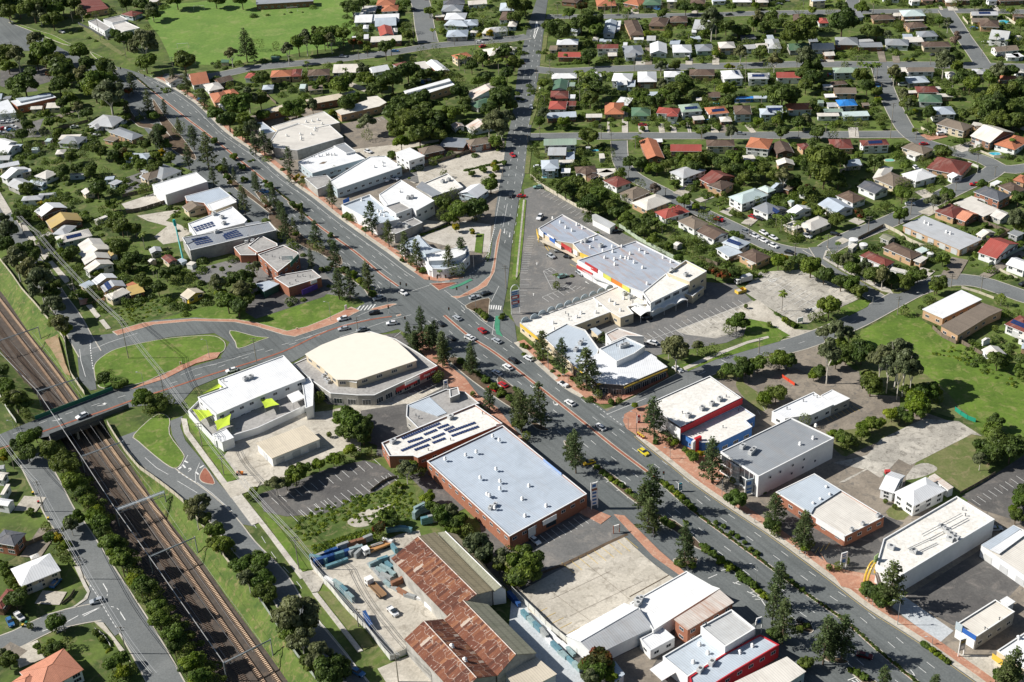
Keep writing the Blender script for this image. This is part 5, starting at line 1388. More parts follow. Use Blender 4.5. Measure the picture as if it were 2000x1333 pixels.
def wave_canopy(parent):
 a,b=G('b3',985,1120,3.6),G('b3',1345,1000,3.6);c,d=G('b3',890,1055,3.6),G('b3',1290,945,3.6);mb=MB();n=36;rows=[[],[]]
 for i in range(n+1):
  f=i/n;z=3.2+.9*abs(math.sin(f*math.pi*4));rows[0].append(a.lerp(b,f)+Vector((0,0,z-3.6)));rows[1].append(c.lerp(d,f)+Vector((0,0,z-3.2)))
 M_=Matrix.Rotation(-parent.rotation_euler.z,3,'Z');l=lambda p:tuple(M_@(p-parent.location))
 for r in rows:mb.v+=[l(p)for p in r]
 for r in rows:mb.v+=[l(p-Vector((0,0,.15)))for p in r]
 m=n+1
 for i in range(n):mb.f+=[(i,i+1,m+i+1,m+i),(2*m+i+1,2*m+i,3*m+i,3*m+i+1),(2*m+i,2*m+i+1,i+1,i)]
 mb.build('wavy_canopy',WM['W'],parent);pm=MB();pm.tube((0,0,0),(0,0,3.4),.09,.09,6);me=pm.mesh('post',white_p)
 for f in(0,.25,.5,.75,1):p=a.lerp(b,f);p.z=0;inst('post',me,parent,l(p))
wave_canopy(o)
COLS={'r':red_p,'y':yellow_p,'W':white_p,'B':blue_p,'o':orange_p,'l':paint('lime_yellow_fascia',(0.62,0.62,0.12)),'b':WM['b']}
for s in('560 712 655 768 r 5.6 7.6','655 768 698 800 W 5.6 7.3','700 800 760 835 l 5.4 7.3','755 832 845 885 o 5.4 7.2','845 885 900 918 l 5.4 7.2','495 735 615 800 r 2.8 4.4','615 800 800 900 W 2.8 4.0','900 918 1000 965 W 4.6 6.8','240 485 330 545 B 3.6 5.6','205 470 240 490 W 3.8 6.2','270 498 320 530 W 5.6 6.2','330 560 375 590 W 3.6 5.2','378 565 455 610 r 3.6 5.8','470 615 500 635 W 3.6 5.8','520 640 590 670 y 4.6 6.6','188 460 205 530 y 2.0 4.4'):
 a=s.split();panel_sign(o,'b3',*[float(v)for v in a[:4]],float(a[5]),float(a[6]),COLS[a[4]],'shop_fascia',th=.25)
awning(o,'b3','455 690 570 650 590 690 500 722',4.0,WM['c'],posts=False);awning(o,'b3','490 735 560 700 900 905 800 905 610 830',3.6,RM['G'])
awning(o,'b3','190 540 240 500 460 620 500 690 430 650',3.2,RM['c'])
arc=MB();n=12
for i in range(n):a0,a1=math.pi*i/n,math.pi*(i+1)/n;q=[(1.9*math.cos(a0),1.9*math.sin(a0)),(1.9*math.cos(a1),1.9*math.sin(a1))];arc.face([(q[0][0],-.12,q[0][1]),(q[1][0],-.12,q[1][1]),(0,-.12,0)]);arc.face([(q[1][0],.12,q[1][1]),(q[0][0],.12,q[0][1]),(0,.12,0)]);arc.face([(q[0][0],.12,q[0][1]),(q[1][0],.12,q[1][1]),(q[1][0],-.12,q[1][1]),(q[0][0],-.12,q[0][1])])
ARC=arc.mesh('arched_parapet',WM['b'])
for x,y in((100,1165),(170,1140),(232,1112),(300,1085),(365,1062),(430,1038),(492,1014),(556,990),(620,966),(682,942),(746,918)):
 g=G('b3',x,y,4.2);M_=Matrix.Rotation(-o.rotation_euler.z,3,'Z');inst('arched_parapet',ARC,o,M_@(Vector((g.x,g.y,4.1))-o.location),local_frame(G('b3',60,1180,4),G('b3',620,985,4))-o.rotation_euler.z)
block('container_store','long grey storage building with a curved roof at the back edge of the shopping centre','storage shed','b3','612 352 640 345 795 425 750 455 612 385',3.4,'G','W',0)
# showroom on the corner with yellow fascia
o=block('corner_showroom','corner shop with a splayed blue-white roof and yellow fascia beside the side street','shop','c3','650 122 1030 100 1108 150 1112 165 1190 222 860 362 650 345 470 212',4.8,'W','d',0,'b0.2')
block('','','','c3','668 85 870 -5 1018 62 935 120 800 182',7.4,'b','W',.4,'',acs='845 75 875 65',flues='855 35 800 65 700 60',parent=o)
for s in('860 378 1190 238','650 350 760 335','740 140 820 195','480 222 560 278'):n_=nums(s);panel_sign(o,'c3',*n_,4.2,4.8,yellow_p,'fascia',off=.08)
panel_sign(o,'c3',705,350,800,345,1.2,4.2,darkgrey,'sign_panel',off=.3)
o=block('blue_roof_shop','long shop with pale blue-grey roof between the yellow-fronted strip and the corner shop','shop','c3','235 -10 420 -110 560 -60 665 85 650 130 470 212',4.8,'b','c',.3,'s1.3',acs='525 50 490 100',flues='545 20')
block('','','','c3','715 -30 810 -75 1010 -10 880 -15 760 35',5.4,'U','W',.3,'s2',parent=o)
block('','','','b3','600 1225 640 1215 690 1250 655 1275',3.2,'b','c',0,parent=o)
# red-trimmed store
o=block('red_trim_store','two-level store with cream upper roof, red fascia band and lower white wing','shop','c3','1045 502 1515 292 1755 458 1290 682 1200 622',7.6,'f','d',.35,'l2',acs='1455 550 1530 515 1590 480 1350 605',flues='1305 580 1640 455')
block('','','','c3','1292 720 1745 518 1862 595 1790 635 1838 680 1590 800 1455 800 1300 735',4.8,'f','B',.3,'l1',flues='1615 690 1735 560',parent=o)
for s in('1292 690 1765 465',):n_=nums(s);panel_sign(o,'c3',*n_,5.4,7.7,WM['r'],'fascia')
panel_sign(o,'c3',1192,640,1290,700,3.0,7.8,white_p,'fascia');panel_sign(o,'c3',1400,770,1445,750,.5,6.2,WM['r'],'pylon_panel',th=1.0,off=.6);panel_sign(o,'c3',1375,800,1400,775,.5,5.6,WM['W'],'pylon_panel',th=.8,off=.6)
panel_sign(o,'c3',1300,725,1390,800,3.2,4.9,WM['B'],'fascia')
# grey metal hall
o=block('grey_hall','tall pale-walled hall with a grey ribbed roof and a round glazed stair tower','office','c3','1597 872 2135 612 2465 768 1888 1062',8.6,'g','W',.3,'','2325 680 2305 775 2205 820','1765 845 1830 890 1850 870','')
for i in range(8):f=i/8;panel_sign(o,'c3',1600+285*f+6,880+178*f+4,1600+285*(f+.11)+6,880+178*(f+.11)+4,4.6,8.0,pane_m,'window_bay',off=.06,zr=8.6)
for i in range(8):f=i/8;panel_sign(o,'c3',1600+285*f+6,880+178*f+4,1600+285*(f+.11)+6,880+178*(f+.11)+4,1.0,4.0,pane_m,'window_bay',off=.06,zr=8.6)
M_=Matrix.Rotation(-o.rotation_euler.z,3,'Z');g=G('c3',1740,1085,0);mb=MB();mb.tube((0,0,0),(0,0,7.6),3.3,3.3,24);q=mb.build('stair_tower',greyw,o);q.location=M_@(Vector((g.x,g.y,0))-o.location)
for z in(.9,3.2,5.5):mb=MB();mb.tube((0,0,z),(0,0,z+1.7),3.36,3.36,24,False);mb.build('glazing',glass('pale_glass',(.22,.26,.28)),q)
for x,y,z in((95,1015,0),(190,965,0),(275,920,0),(415,850,0),(20,1060,0),(185,1030,3),(270,985,3),(365,935,3)):
 a=G('c4',0,1032,8.6);b=G('c4',505,765,8.6);f=x/505;p=a.lerp(b,f);u=(b-a).normalized();n=Vector((u.y,-u.x,0));p=p+n*.03;p.z=0
 add_window('t',o,M_@(Vector((p.x,p.y,5.6 if z==0 else 2.4))-o.location),math.atan2(u.y,u.x)-o.rotation_euler.z)
 # long flat store beyond it
o=block('tan_roof_store','low brick store whose flat roof is half blue-grey and half tan','shop','c4','60 1182 355 1040 562 1168 890 1368 590 1520 372 1385',4.2,'w','o',.35,'s1.6','445 1155 472 1212 400 1248 345 1280','','')
awning(o,'c4','75 1184 357 1047 558 1170 355 1300 330 1345',4.36,RM['b'],'blue_roof_section',.05,False);on_roof(o,'d4','640 170 725 125 840 62',4.2,ACM,'air_conditioner',.3,.7,ACF)
panel_sign(o,'d4',370,75,590,215,2.9,4.9,WM['W'],'fascia')
# big white store lower right
o=block('white_store','big white-walled store with a long cream roof, ducting and condensers on top','shop','d4','1445 -92 1735 85 1000 525 830 432 885 235',7.2,'f','W',.5,'','','1110 340 940 310 1330 155 1370 190 1400 215 1390 250 1430 240','1490 15 1510 60')
panel_sign(o,'d4',822,435,1000,530,5.0,7.6,white_p,'fascia',zr=7.2);panel_sign(o,'d4',975,560,1005,545,1.5,7.0,grn_p,'green_panel');panel_sign(o,'d4',815,370,845,345,6,9,paint('pale_lime_panel',(.55,.75,.3)),'green_panel')
for s in('1180 200 1480 40','1190 215 1490 55','1070 310 1240 230','1080 320 1250 240'):
 n_=nums(s);a,b=G('d4',n_[0],n_[1],8.5),G('d4',n_[2],n_[3],8.5);M_=Matrix.Rotation(-o.rotation_euler.z,3,'Z');mb=MB();mb.tube(M_@(a-o.location),M_@(b-o.location),.12,.12,6);mb.build('duct',steel,o)
def arch(t,x,y,x2,y2,h,mat,label):
 a,b=G(t,x,y),G(t,x2,y2);u=(b-a);L=u.length/2;c=(a+b)/2;th=thing('entrance_arch',label,'arch',c,math.atan2(u.y,u.x));mb=MB();k=14
 P_=[(-L*math.cos(math.pi*i/k),h*math.sin(math.pi*i/k)**.7)for i in range(k+1)]
 for(x0,z0),(x1,z1)in zip(P_,P_[1:]):mb.tube((x0,-.5,z0),(x1,-.5,z1),.35,.35,6);mb.tube((x0,.5,z0),(x1,.5,z1),.35,.35,6)
 mb.build('curved_beam',mat,th)
arch('d4',745,600,830,500,6.5,yellow_p,'tall yellow-orange curved entrance arch in front of the big white store')
# right edge shops
o=block('blue_shopfront','long low shop with a warm white roof and blue sign fascia near the bottom right','shop','d4','1440 888 1740 700 1888 792 1595 985',5.0,'w','G',.4,'s1.2',flues='1770 855 1660 930')
panel_sign(o,'d4',1440,888,1595,985,3.6,5.3,blue_p,'fascia_sign',zr=5.0);panel_sign(o,'d4',1440,888,1490,919,3.4,6.2,WM['b'],'sign_panel',off=.25,zr=5.0);panel_sign(o,'d4',1445,891,1590,982,.3,3.5,white_p,'shopfront',off=.15,zr=5.0)
block('white_shed','small white-roofed shed behind the blue-fronted shop','shed','d4','1775 705 1830 672 1895 715 1835 755',2.8,'W','W',0)
o=block('motor_workshop','white-walled workshop with roller doors and a two-tone roof at the right edge','workshop','d4','1632 290 1880 130 2050 210 2300 370 2000 545',4.2,'w','W',.25,'r0');awning(o,'d4','1632 280 1880 130 1930 160 1700 318',4.5,RM['b'],'grey_roof_section',.12,False);awning(o,'d4','1700 318 1930 165 1980 195 1770 350',4.6,RM['W'],'white_roof_section',.12,False)
o=block('yellow_sign_shop','white-roofed shop with a bright yellow sign at the right bottom edge','shop','d4','1755 1090 2000 930 2300 1060 1960 1230',5.0,'W','c',.3,'s1');panel_sign(o,'d4',1720,1110,1800,1165,3.4,5.4,yellow_p,'fascia_sign');on_roof(o,'d4','1915 1000',4.7,VENT,'roof_vent')
# white cottage
H_=house('c4','960 1185 1115 1290 1325 1142 4.6 h W W','beside the broken concrete slab behind the shops',None,look='old white weatherboard cottage with a pyramid roof')
wings(H_,'c4',['850 1155 960 1190 1135 1082 4.0 g W W','1215 1075 1260 1110 1330 1140 3.6 f U W','1235 1060 1380 1165 1425 1150 3.2 k U W'])
o=block('small_white_offices','low white L-shaped offices with two bright roofs in the brown car park','office','c4','30 565 100 530 350 415 498 513 330 590 165 612 130 618',4.4,'W','W',.3,'s1.4','','','350 445 375 460 270 490 145 548');block('','','','c4','405 442 490 398 627 465 490 527',4.0,'W','G',.15,'s1.2',parent=o)
# timber yard sheds
gable_shed('rusty_shed','long rusty iron-roofed shed whose far slope is tan, nearest the brick warehouse','shed','d2',(1035,385),(1460,820),(1240,215),(1690,660),(1372,183),(1815,628),6,9,'u','k','G','sheds of the timber yard')
gable_shed('tan_shed','narrow tan-roofed shed with a dark strip alongside the rusty shed','shed','d2',(1388,188),(1820,640),(1450,178),(1880,600),(1540,200),(1918,625),5.6,7.0,'K','k','W','sheds of the timber yard')
gable_shed('rusty_shed','rusty shed in the middle with a mossy grey far slope and one white patched sheet','shed','d2',(1440,850),(1848,1282),(1585,705),(1990,1120),(1775,735),(2150,1110),6,8.8,'u','K','G','sheds of the timber yard')
s_=gable_shed('rusty_shed','rust-red double slope shed at the bottom edge with two round roof ventilators','shed','d2',(1135,1003),(1540,1440),(1285,862),(1690,1300),(1432,848),(1845,1282),6,8.8,'u','u','G','sheds of the timber yard')
on_roof(s_,'d2','1500 1070 1600 1175',8.0,VENT,'roof_vent',0,1.3)
for nm,s in(('skylight_sheet','1640 1040 1690 1000 1745 1045 1690 1095'),('skylight_sheet','1425 1175 1460 1140 1475 1150 1440 1185'),('skylight_sheet','1365 1105 1430 1045 1445 1055 1385 1120')):
 mb=MB();z_=7.7;ps=pts('d2',s,z_);c=ps[0]
 pass
block('lean_to','pale concrete-grey lean-to roof at the end of the blue timber lane','shed','d3','-60 1260 190 1140 345 1270 60 1420',4.5,'c','W',0)
# bottom centre group
gable_shed('white_gable_hall','large white gabled hall with one grey slope beside the empty concrete lot','hall','d3',(412,975),(860,725),(525,1022),(968,764),(632,1130),(1082,912),4.6,6.4,'W','G','W')
o=block('bright_white_store','bright white flat-roofed store with condensers beside the white gabled hall','shop','d3','900 728 1335 482 1530 595 1590 615 1470 690 1082 935 968 766',4.8,'W','W',.25,'','','960 715 965 745','')
on_roof(o,'d3','990 705',4.6,ACM,'air_conditioner',.5,.9,ACF)
block('brick_flat','orange-brick two-storey block with a rust-stained pale roof','shop','d3','1240 850 1480 700 1590 622 1700 720 1345 932',6.4,'U','o',0,'s4+s1')
block('grey_roof_block','tall white box with a plain light grey roof above the red shop','shop','d3','1445 905 1680 775 1862 920 1632 1060',7.6,'G','W',.45,'',flues='1485 900')
o=block('white_corner_block','low white shop with pale blue-grey roof left of the red shop','shop','d3','1155 1135 1448 962 1630 1108 1345 1290',5.0,'b','W',.4,'','1435 1050 1500 1115 1387 1185')
awning(o,'d3','1055 1232 1160 1165 1262 1250 1150 1320',3.0,white_p)
block('red_shop','long red-walled shop with pale blue roof at the bottom edge','shop','d3','1360 1292 1620 1118 1900 968 2045 1045 1700 1250 1400 1440',5.0,'b','r',.3,'s2.6','1745 1110 1840 1060','1440 1250 1530 1195')
block('white_hut','small square white-roofed building behind the orange-brick block','shed','d3','980 1000 1150 910 1245 990 1060 1090',3.6,'W','W',.2,'s1.2')
block('street_canopy_shop','shop with cream ribbed roof at the bottom edge beside the red shop','shop','d4','-260 1330 145 1135 292 1250 -60 1480',4.6,'w','b',0,'s1')
block('back_office','small flat pale-roofed building beside the red-flowering tree at the bottom','shed','d3','760 1200 790 1170 865 1270 790 1330',3.2,'b','W',0)
# buildings left of the north road
o=block('white_hall','white hall with a big plain white roof behind the blue shopfront','hall','b2','942 197 1110 85 1365 245 1225 322 1190 298 1100 250 1010 285',7.0,'W','W',.25,'s3.4','1100 180','1165 230 1195 225','')
block('','','','b2','988 285 1100 250 1192 300 1072 345',7.4,'F','W',.5,'s4.4',parent=o)
o=block('blue_white_shop','shop with curved white parapet, blue trim and a blue-grey flat roof facing the highway','shop','b2','655 275 870 195 985 290 1100 385 925 425',5.6,'b','W',.7,'','810 245 935 330 960 335 985 330 950 355 985 365')
panel_sign(o,'b2',665,240,712,218,4.6,6.8,blue_p,'sign_panel');awning(o,'b2','645 283 660 275 925 425 900 440',3.4,RM['G'],posts=True)
block('grey_flat_shop','low grey flat-roofed shop just right of the blue-trimmed shop','shop','b2','1000 462 1210 375 1275 410 1060 502',4.6,'F','G',.3,'',acs='1100 435 1140 440 1160 450')
o=block('church','low curved white and blue church hall among pines at the highway corner','church','b2','1165 535 1250 510 1340 600 1430 640 1540 600 1620 590 1635 660 1560 740 1440 770 1350 765 1290 700 1100 590',4.6,'b','W',.5,'s1')
block('','','','b2','1300 660 1420 625 1620 590 1600 650 1480 700 1320 705',6.2,'W','W',.2,parent=o);block('','','','b2','1240 505 1330 600 1420 620 1300 655 1180 560',5.6,'b','b',0,parent=o);block('','','','b2','1290 740 1480 735 1470 775 1380 785 1320 775',3.4,'W','W',0,parent=o)
o=block('rear_offices','office with dark parapet and pale roof beyond the white hall','office','b2','1225 135 1465 35 1585 140 1445 180 1420 190 1345 215',4.8,'f','G',.4,'','','1430 105 1475 92','');awning(o,'b2','1225 140 1270 95 1420 185 1350 215',4.9,RM['g'],'metal_roof_section',.1,False)
o=block('long_white_shop','long white-roofed shop with blue wall base nearest the motel car park','shop','a2','560 1390 870 1200 990 1195 1115 1280 620 1450',4.8,'W','b',.3,'s1.4','968 1250 970 1275 1080 1270 905 1285','','')
block('','','','b2','372 70 545 50 600 105 470 155',4.4,'F','G',.2,parent=o)
o=block('white_roof_shops','white flat-roofed shops with many small vents beside the curved-roof factory','shop','a2','320 1240 640 1105 835 1215 430 1328',4.6,'W','b',.25,'s1.4','535 1190 555 1188 480 1200 400 1250 600 1190 575 1190','','430 1205 450 1205 510 1200')
block('','','','a2','595 1118 680 1095 762 1160 690 1175',5.4,'g','W',.15,parent=o);awning(o,'a2','510 1240 545 1238 520 1255 480 1258',4.4,timber,'hatch',.05,False)
o=block('factory','big cream-roofed factory with blank grey walls beside the upper highway','factory','a2','110 1080 160 1005 320 950 560 955 668 1050 315 1152 140 1130',5.4,'w','G',.2,'','450 1005 455 990 425 1035 340 1035 345 1060 235 1045 345 1075')
block('','','','a2','0 945 50 935 150 1010 60 1030',4.6,'b','W',.1,parent=o);block('','','','a2','120 970 520 855 640 940 440 985 320 945 160 1000',5.4,'w','c',.1,'','385 940 432 935 475 925 505 955',parent=o)
block('long_units','long low units with warm white roof right of the factory','units','a2','607 850 855 765 850 745 930 735 1000 785 945 815 650 882',4.2,'w','t',0,'s1.2')
block('brick_units','long cream-roofed brick units in the upper left centre','units','a2','378 765 760 693 778 735 420 800',4.0,'c','n',0,'s1.2')
block('brick_units','long low brick units at the left of the factory with cream roof','units','a2','10 850 260 790 265 830 50 878',4.0,'c','n',0,'s1.2')
o=block('motel','long white-roofed motel block with a second raised roof strip and red doors','motel','a2','1130 700 1480 605 1520 650 1200 752',5.0,'W','t',0,'s1.6');block('','','','a2','1130 698 1478 602 1490 622 1150 715',6.2,'W','W',0,parent=o)
block('two_storey_units','white two-storey block with a stepped roof beside the sandy drive','units','a2','1065 1170 1175 1130 1295 1195 1170 1235',6.0,'W','W',0,'s3.6+s1')
block('motel_wing','pale two-part roofed units left of the north road, near its upper bend','units','a2','1625 700 1815 625 1870 660 1720 720',4.0,'U','W',0,'s1')
# left side
block('white_box_store','plain white box-shaped store with a slight roof pitch in the left town blocks','store','b1','1165 122 1500 25 1588 98 1268 200',5.8,'W','W',.15,'')
o=block('metal_roof_shops','low shops with two grey-blue metal roofs next to the white box store','shop','b1','1415 210 1680 140 1810 240 1610 320 1560 260 1430 245',4.6,'b','o',.1,'s1.2');block('','','','b1','1590 270 1760 210 1812 255 1625 325',5.0,'W','c',.1,parent=o)
o=block('solar_white_shop','white-roofed shop carrying a dark solar array left of the long grey shed','shop','b1','1440 420 1780 290 1890 390 1870 415 1500 510',4.6,'W','W',.3,'','','1640 355 1700 380 1715 425','')
solar_rows(o,'b1',['1478 455 1630 408 6','1488 468 1638 420 6','1498 480 1648 434 6'],4.3)
o=block('grey_solar_shed','long grey-roofed concrete shed with two solar arrays beside the teal mast','workshop','b1','1395 527 2060 405 2115 470 1455 625',6.0,'g','G',.3,'','','1660 490','1900 520')
solar_rows(o,'b1',['1465 545 1590 520 6','1475 557 1605 530 6','1487 570 1618 543 6','1500 582 1630 556 6','1712 505 1815 470 5','1705 517 1830 482 6','1715 528 1845 495 6','1725 540 1860 508 6'],5.7)
o=block('red_brick_building','red brick building with tan flat roof carrying a purple rooftop sign','shop','b2','15 655 210 585 320 640 330 660 165 790',6.6,'F','o',.35,'s4+s1','','','125 675 180 690 70 660');panel_sign(o,'b2',165,795,330,668,3.6,5.4,grn_p,'fascia');panel_sign(o,'b2',262,715,325,650,6,8,grn_p,'sign_panel')
q,(a,u,n)=panel_sign(o,'b2',195,668,280,664,7.0,9.0,white_p,'rooftop_sign');panel_sign(o,'b2',200,668,262,665,7.5,8.7,paint('purple_paint',(.12,.05,.3)),'print_panel',off=.25)
o=block('flat_roof_workshop','low flat-roofed workshop with a maroon end wall and painted mural above the triangle lawn','workshop','b2','140 835 200 810 430 772 500 830 250 908',4.8,'F','o',.3,'','','','320 828 360 825 415 830 305 862 260 885');panel_sign(o,'b2',350,930,468,880,.8,3.2,paint('mural_purple',(.10,.05,.30)),'mural');panel_sign(o,'b2',418,862,465,845,3.5,5,white_p,'sign_panel')
block('','','','b2','0 880 100 855 180 880 60 940',3.6,'b','v',0,parent=o)
o=block('corner_shops','red brick shops with grey flat roofs behind the highway pines','shop','b2','-60 590 40 510 160 572 165 590 10 640',4.8,'F','o',.3,'s1.2');block('','','','b1','1790 600 1900 560 1960 600 1960 660 1840 660',4.0,'F','o',.3,acs='1890 565 1935 565',parent=o)
o=block('blue_slope_shop','shop with a blue-grey sloping roof beside the service road pines','shop','b2','-90 420 20 400 120 470 125 495 30 530 -30 470',4.4,'g','G',0,'')
# school and hall at upper left
block('school_block','maroon-roofed school building at the top left','school','a1','570 0 640 -60 760 -10 835 65 660 95',4.0,'m','t',0,'s1.2')
o=block('white_clinic','white clinic with a flat grey roof and pale terrace beside the playing field','clinic','a1','675 165 740 145 850 210 800 240',5.0,'F','W',.35,'s2');block('','','','a1','790 150 920 120 980 150 860 175',4.2,'F','W',.3,parent=o);block('','','','a1','860 190 960 165 1070 215 950 240 880 225',3.6,'w','W',.2,parent=o)
o=block('long_school_wing','long brick and white building with a pale blue clerestory roof at left','hall','a1','80 775 385 715 430 745 130 815',4.6,'W','o',0,'s1.2');block('','','','a1','120 755 385 712 392 730 150 778',5.6,'b','W',0,parent=o)
block('white_hall_left','wide white roof at the left edge above the car yard','hall','a1','-60 800 60 762 125 862 -40 880',4.4,'W','W',0,'')
block('pavilion','tiny green-roofed pavilion beside the playing field','pavilion','a1','1690 480 1750 480 1755 460 1695 455',2.6,'e','c',0)
block('green_roof_kiosk','long green shed at the lower left corner of the playing field trees','shed','a2','115 450 180 448 182 432 118 430',2.4,'e','v',0)
block('top_left_house','cream building half hidden under trees at the top of the field','school','a1','1140 20 1200 15 1225 -5 1150 -20',3.5,'w','t',0,'s1')
block('stadium_wall','long pale building along the top edge beyond the playing field','hall','a2','0 35 440 10 440 -20 0 -5',4.0,'g','n',0,'s1')
# right side long buildings
block('long_flats','long single-storey brick units with a broad pale grey roof and open carports','units','b4','1030 432 1195 358 1640 540 1470 620',3.4,'G','t',0,'s1+r0','1200 415 1230 430 1365 490 1395 500')
block('white_roof_units','brick units with a long plain white roof below the hospital street','units','b4','1180 1075 1480 927 1640 1000 1340 1145',4.0,'W','t',0,'s1.2')
block('tan_roof_units','long brick units with a tan corrugated roof beside the white-roofed units','units','b4','1320 1200 1640 1025 1800 1080 1690 1130 1455 1275',4.0,'t','t',0,'s1.2')
# TREES AND PLANTS
LEAF={'b':leaf_mat('dark_broadleaf_foliage',(0.062,0.100,0.020),(0.140,0.190,0.042)),'B':leaf_mat('mid_green_foliage',(0.085,0.142,0.020),(0.165,0.23,0.040)),'G':leaf_mat('olive_eucalypt_foliage',(0.115,0.135,0.060),(0.20,0.225,0.105)),'y':leaf_mat('lime_foliage',(0.110,0.175,0.012),(0.22,0.28,0.028)),'Y':leaf_mat('yellow_blossom_foliage',(0.28,0.24,0.012),(0.55,0.42,0.02),(0.10,0.14,0.02)),'R':leaf_mat('red_tinged_foliage',(0.055,0.065,0.015),(0.10,0.10,0.02),(0.24,0.06,0.025)),'p':leaf_mat('pine_foliage',(0.060,0.090,0.030),(0.125,0.165,0.060),None,0.3),'P':leaf_mat('palm_frond_foliage',(0.075,0.130,0.020),(0.16,0.21,0.035)),'v':leaf_mat('bare_twiggy_foliage',(0.16,0.12,0.10),(0.22,0.18,0.14)),}
def leaf_quads(cen,nrm,size,rs):
 """four-sided leaf clumps: centres cen, facing roughly nrm"""
 n=len(cen);r=rs.normal(size=(n,3));nn=nrm+.42*r;nn/=np.linalg.norm(nn,axis=1)[:,None]+1e-9
 a=np.cross(nn,rs.normal(size=(n,3)));a/=np.linalg.norm(a,axis=1)[:,None]+1e-9;b=np.cross(nn,a)
 s=(size*(.6+.8*rs.random(n)))[:,None];a=a*s;b=b*s*.7
 v=np.stack([cen-a-b*.3,cen+b-a*.2,cen+a+b*.2,cen-b+a*.3],1).reshape(-1,3)
 f=np.arange(n*4).reshape(-1,4);return v,f
def to_mesh(name,vs,fs,mat):
 me=bpy.data.meshes.new(name);V=np.concatenate(vs);off=0;F=[]
 for v,f in zip(vs,fs):F.append(f+off);off+=len(v)
 F=np.concatenate(F);me.vertices.add(len(V));me.vertices.foreach_set('co',V.astype(np.float32).ravel())
 me.loops.add(F.size);me.loops.foreach_set('vertex_index',F.astype(np.int32).ravel());me.polygons.add(len(F))
 me.polygons.foreach_set('loop_start',np.arange(0,F.size,4,dtype=np.int32));me.polygons.foreach_set('loop_total',np.full(len(F),4,dtype=np.int32))
 me.materials.append(mat);me.update(calc_edges=True);return me
def lumps(lobes,per,size,rs,sq=1.0):
 C_,N_=[],[]
 for(c,r)in lobes:
  n=int(per*r*r/.25);d=rs.normal(size=(n,3));d/=np.linalg.norm(d,axis=1)[:,None]
  d[:,2]=np.where(d[:,2]<-.45,-d[:,2],d[:,2]);rad=r*(.80+.26*rs.random(n)*rs.random(n)**.3)
  ph=rs.random(3)*6;bumps=1+.10*np.sin(d[:,0]*7+ph[0])*np.sin(d[:,1]*7+ph[1])+.07*np.sin(d[:,2]*11+ph[2])
  p=np.array(c)+d*(rad*bumps)[:,None]*np.array([1,1,.85]);C_.append(p);N_.append(d)
 C_=np.concatenate(C_);N_=np.concatenate(N_);keep=np.ones(len(C_),bool)
 for(c,r)in lobes:keep&=~(np.linalg.norm((C_-np.array(c))/np.array([1,1,.85]),axis=1)<r*.72)
 return C_[keep],N_[keep]
def core(lobes,k=.74):
 V,F=[],[]
 for c,r in lobes:
  nu,nv=8,5;v=[]
  for j in range(nv+1):
   th=math.pi*j/nv
   for i in range(nu):ph=2*math.pi*i/nu;v.append((c[0]+r*k*math.sin(th)*math.cos(ph),c[1]+r*k*math.sin(th)*math.sin(ph),c[2]+r*k*.85*math.cos(th)))
  f=[(j*nu+i,j*nu+(i+1)%nu,(j+1)*nu+(i+1)%nu,(j+1)*nu+i)for j in range(nv)for i in range(nu)]
  V.append(np.array(v));F.append(np.array(f))
 return V,F
def broad(kind,seed,per=620,leaf=.085,openness=0.0,tall=.8):
 """unit crown: radius about 1, centre height 'tall' above its base"""
 rs=np.random.default_rng(seed);L=[((0,0,0),.50+.18*rs.random())];ex=rs.uniform(.8,1.15);ey=rs.uniform(.8,1.15);tall=tall*rs.uniform(.7,1.35)
 for i in range(7+seed%5):
  a=i*2.4+rs.random()*.8;rr=.50+.16*rs.random();z=rs.uniform(-.30,.50)
  L.append(((ex*rr*math.cos(a)*(1-.35*max(0,z)),ey*rr*math.sin(a)*(1-.35*max(0,z)),z*tall),.20+.24*rs.random()))
 if openness:L=[L[i]for i in range(len(L))if i];L=[(c,r*.82)for c,r in L]+[((0,0,.55),.34),((.2,.1,.15),.34)]
 per=per*1.15;C_,N_=lumps(L,per,leaf,rs);v,f=leaf_quads(C_,N_,leaf,rs);cv,cf=core(L,.74 if not openness else.55)
 return to_mesh('crown',[v]+cv,[f]+cf,LEAF[kind])
def trunk_mesh(h,mat,seed,spread=.5,r=.05,forks=4):
 rs=random.Random(seed);mb=MB();mb.tube((0,0,-.2),(0.02,0,h*.55),r*1.25,r*.8,7)
 for i in range(forks):
  a=i*6.28/forks+rs.random();e=Vector((math.cos(a)*spread*rs.uniform(.6,1),math.sin(a)*spread*rs.uniform(.6,1),h*rs.uniform(.95,1.25)))
  mb.tube((0.02,0,h*.5),e*.6+Vector((0,0,h*.2)),r*.7,r*.45,6);mb.tube(e*.6+Vector((0,0,h*.2)),e,r*.45,r*.2,5)
 return mb.mesh('trunk',mat)
CR,TRK={},{}
for k_ in 'bByYRvG':CR[k_]=[broad(k_,100+ord(k_)*7+i,openness=(1 if k_ in 'Gv' else 0),per=(560 if k_ in 'Gv' else 640),leaf=.085)for i in range(9 if k_ in 'bBG' else 3)]
TRK['n']=[trunk_mesh(1.0,bark,i)for i in range(3)];TRK['g']=[trunk_mesh(1.0,palebark,i+9,.55,.045,5)for i in range(3)]
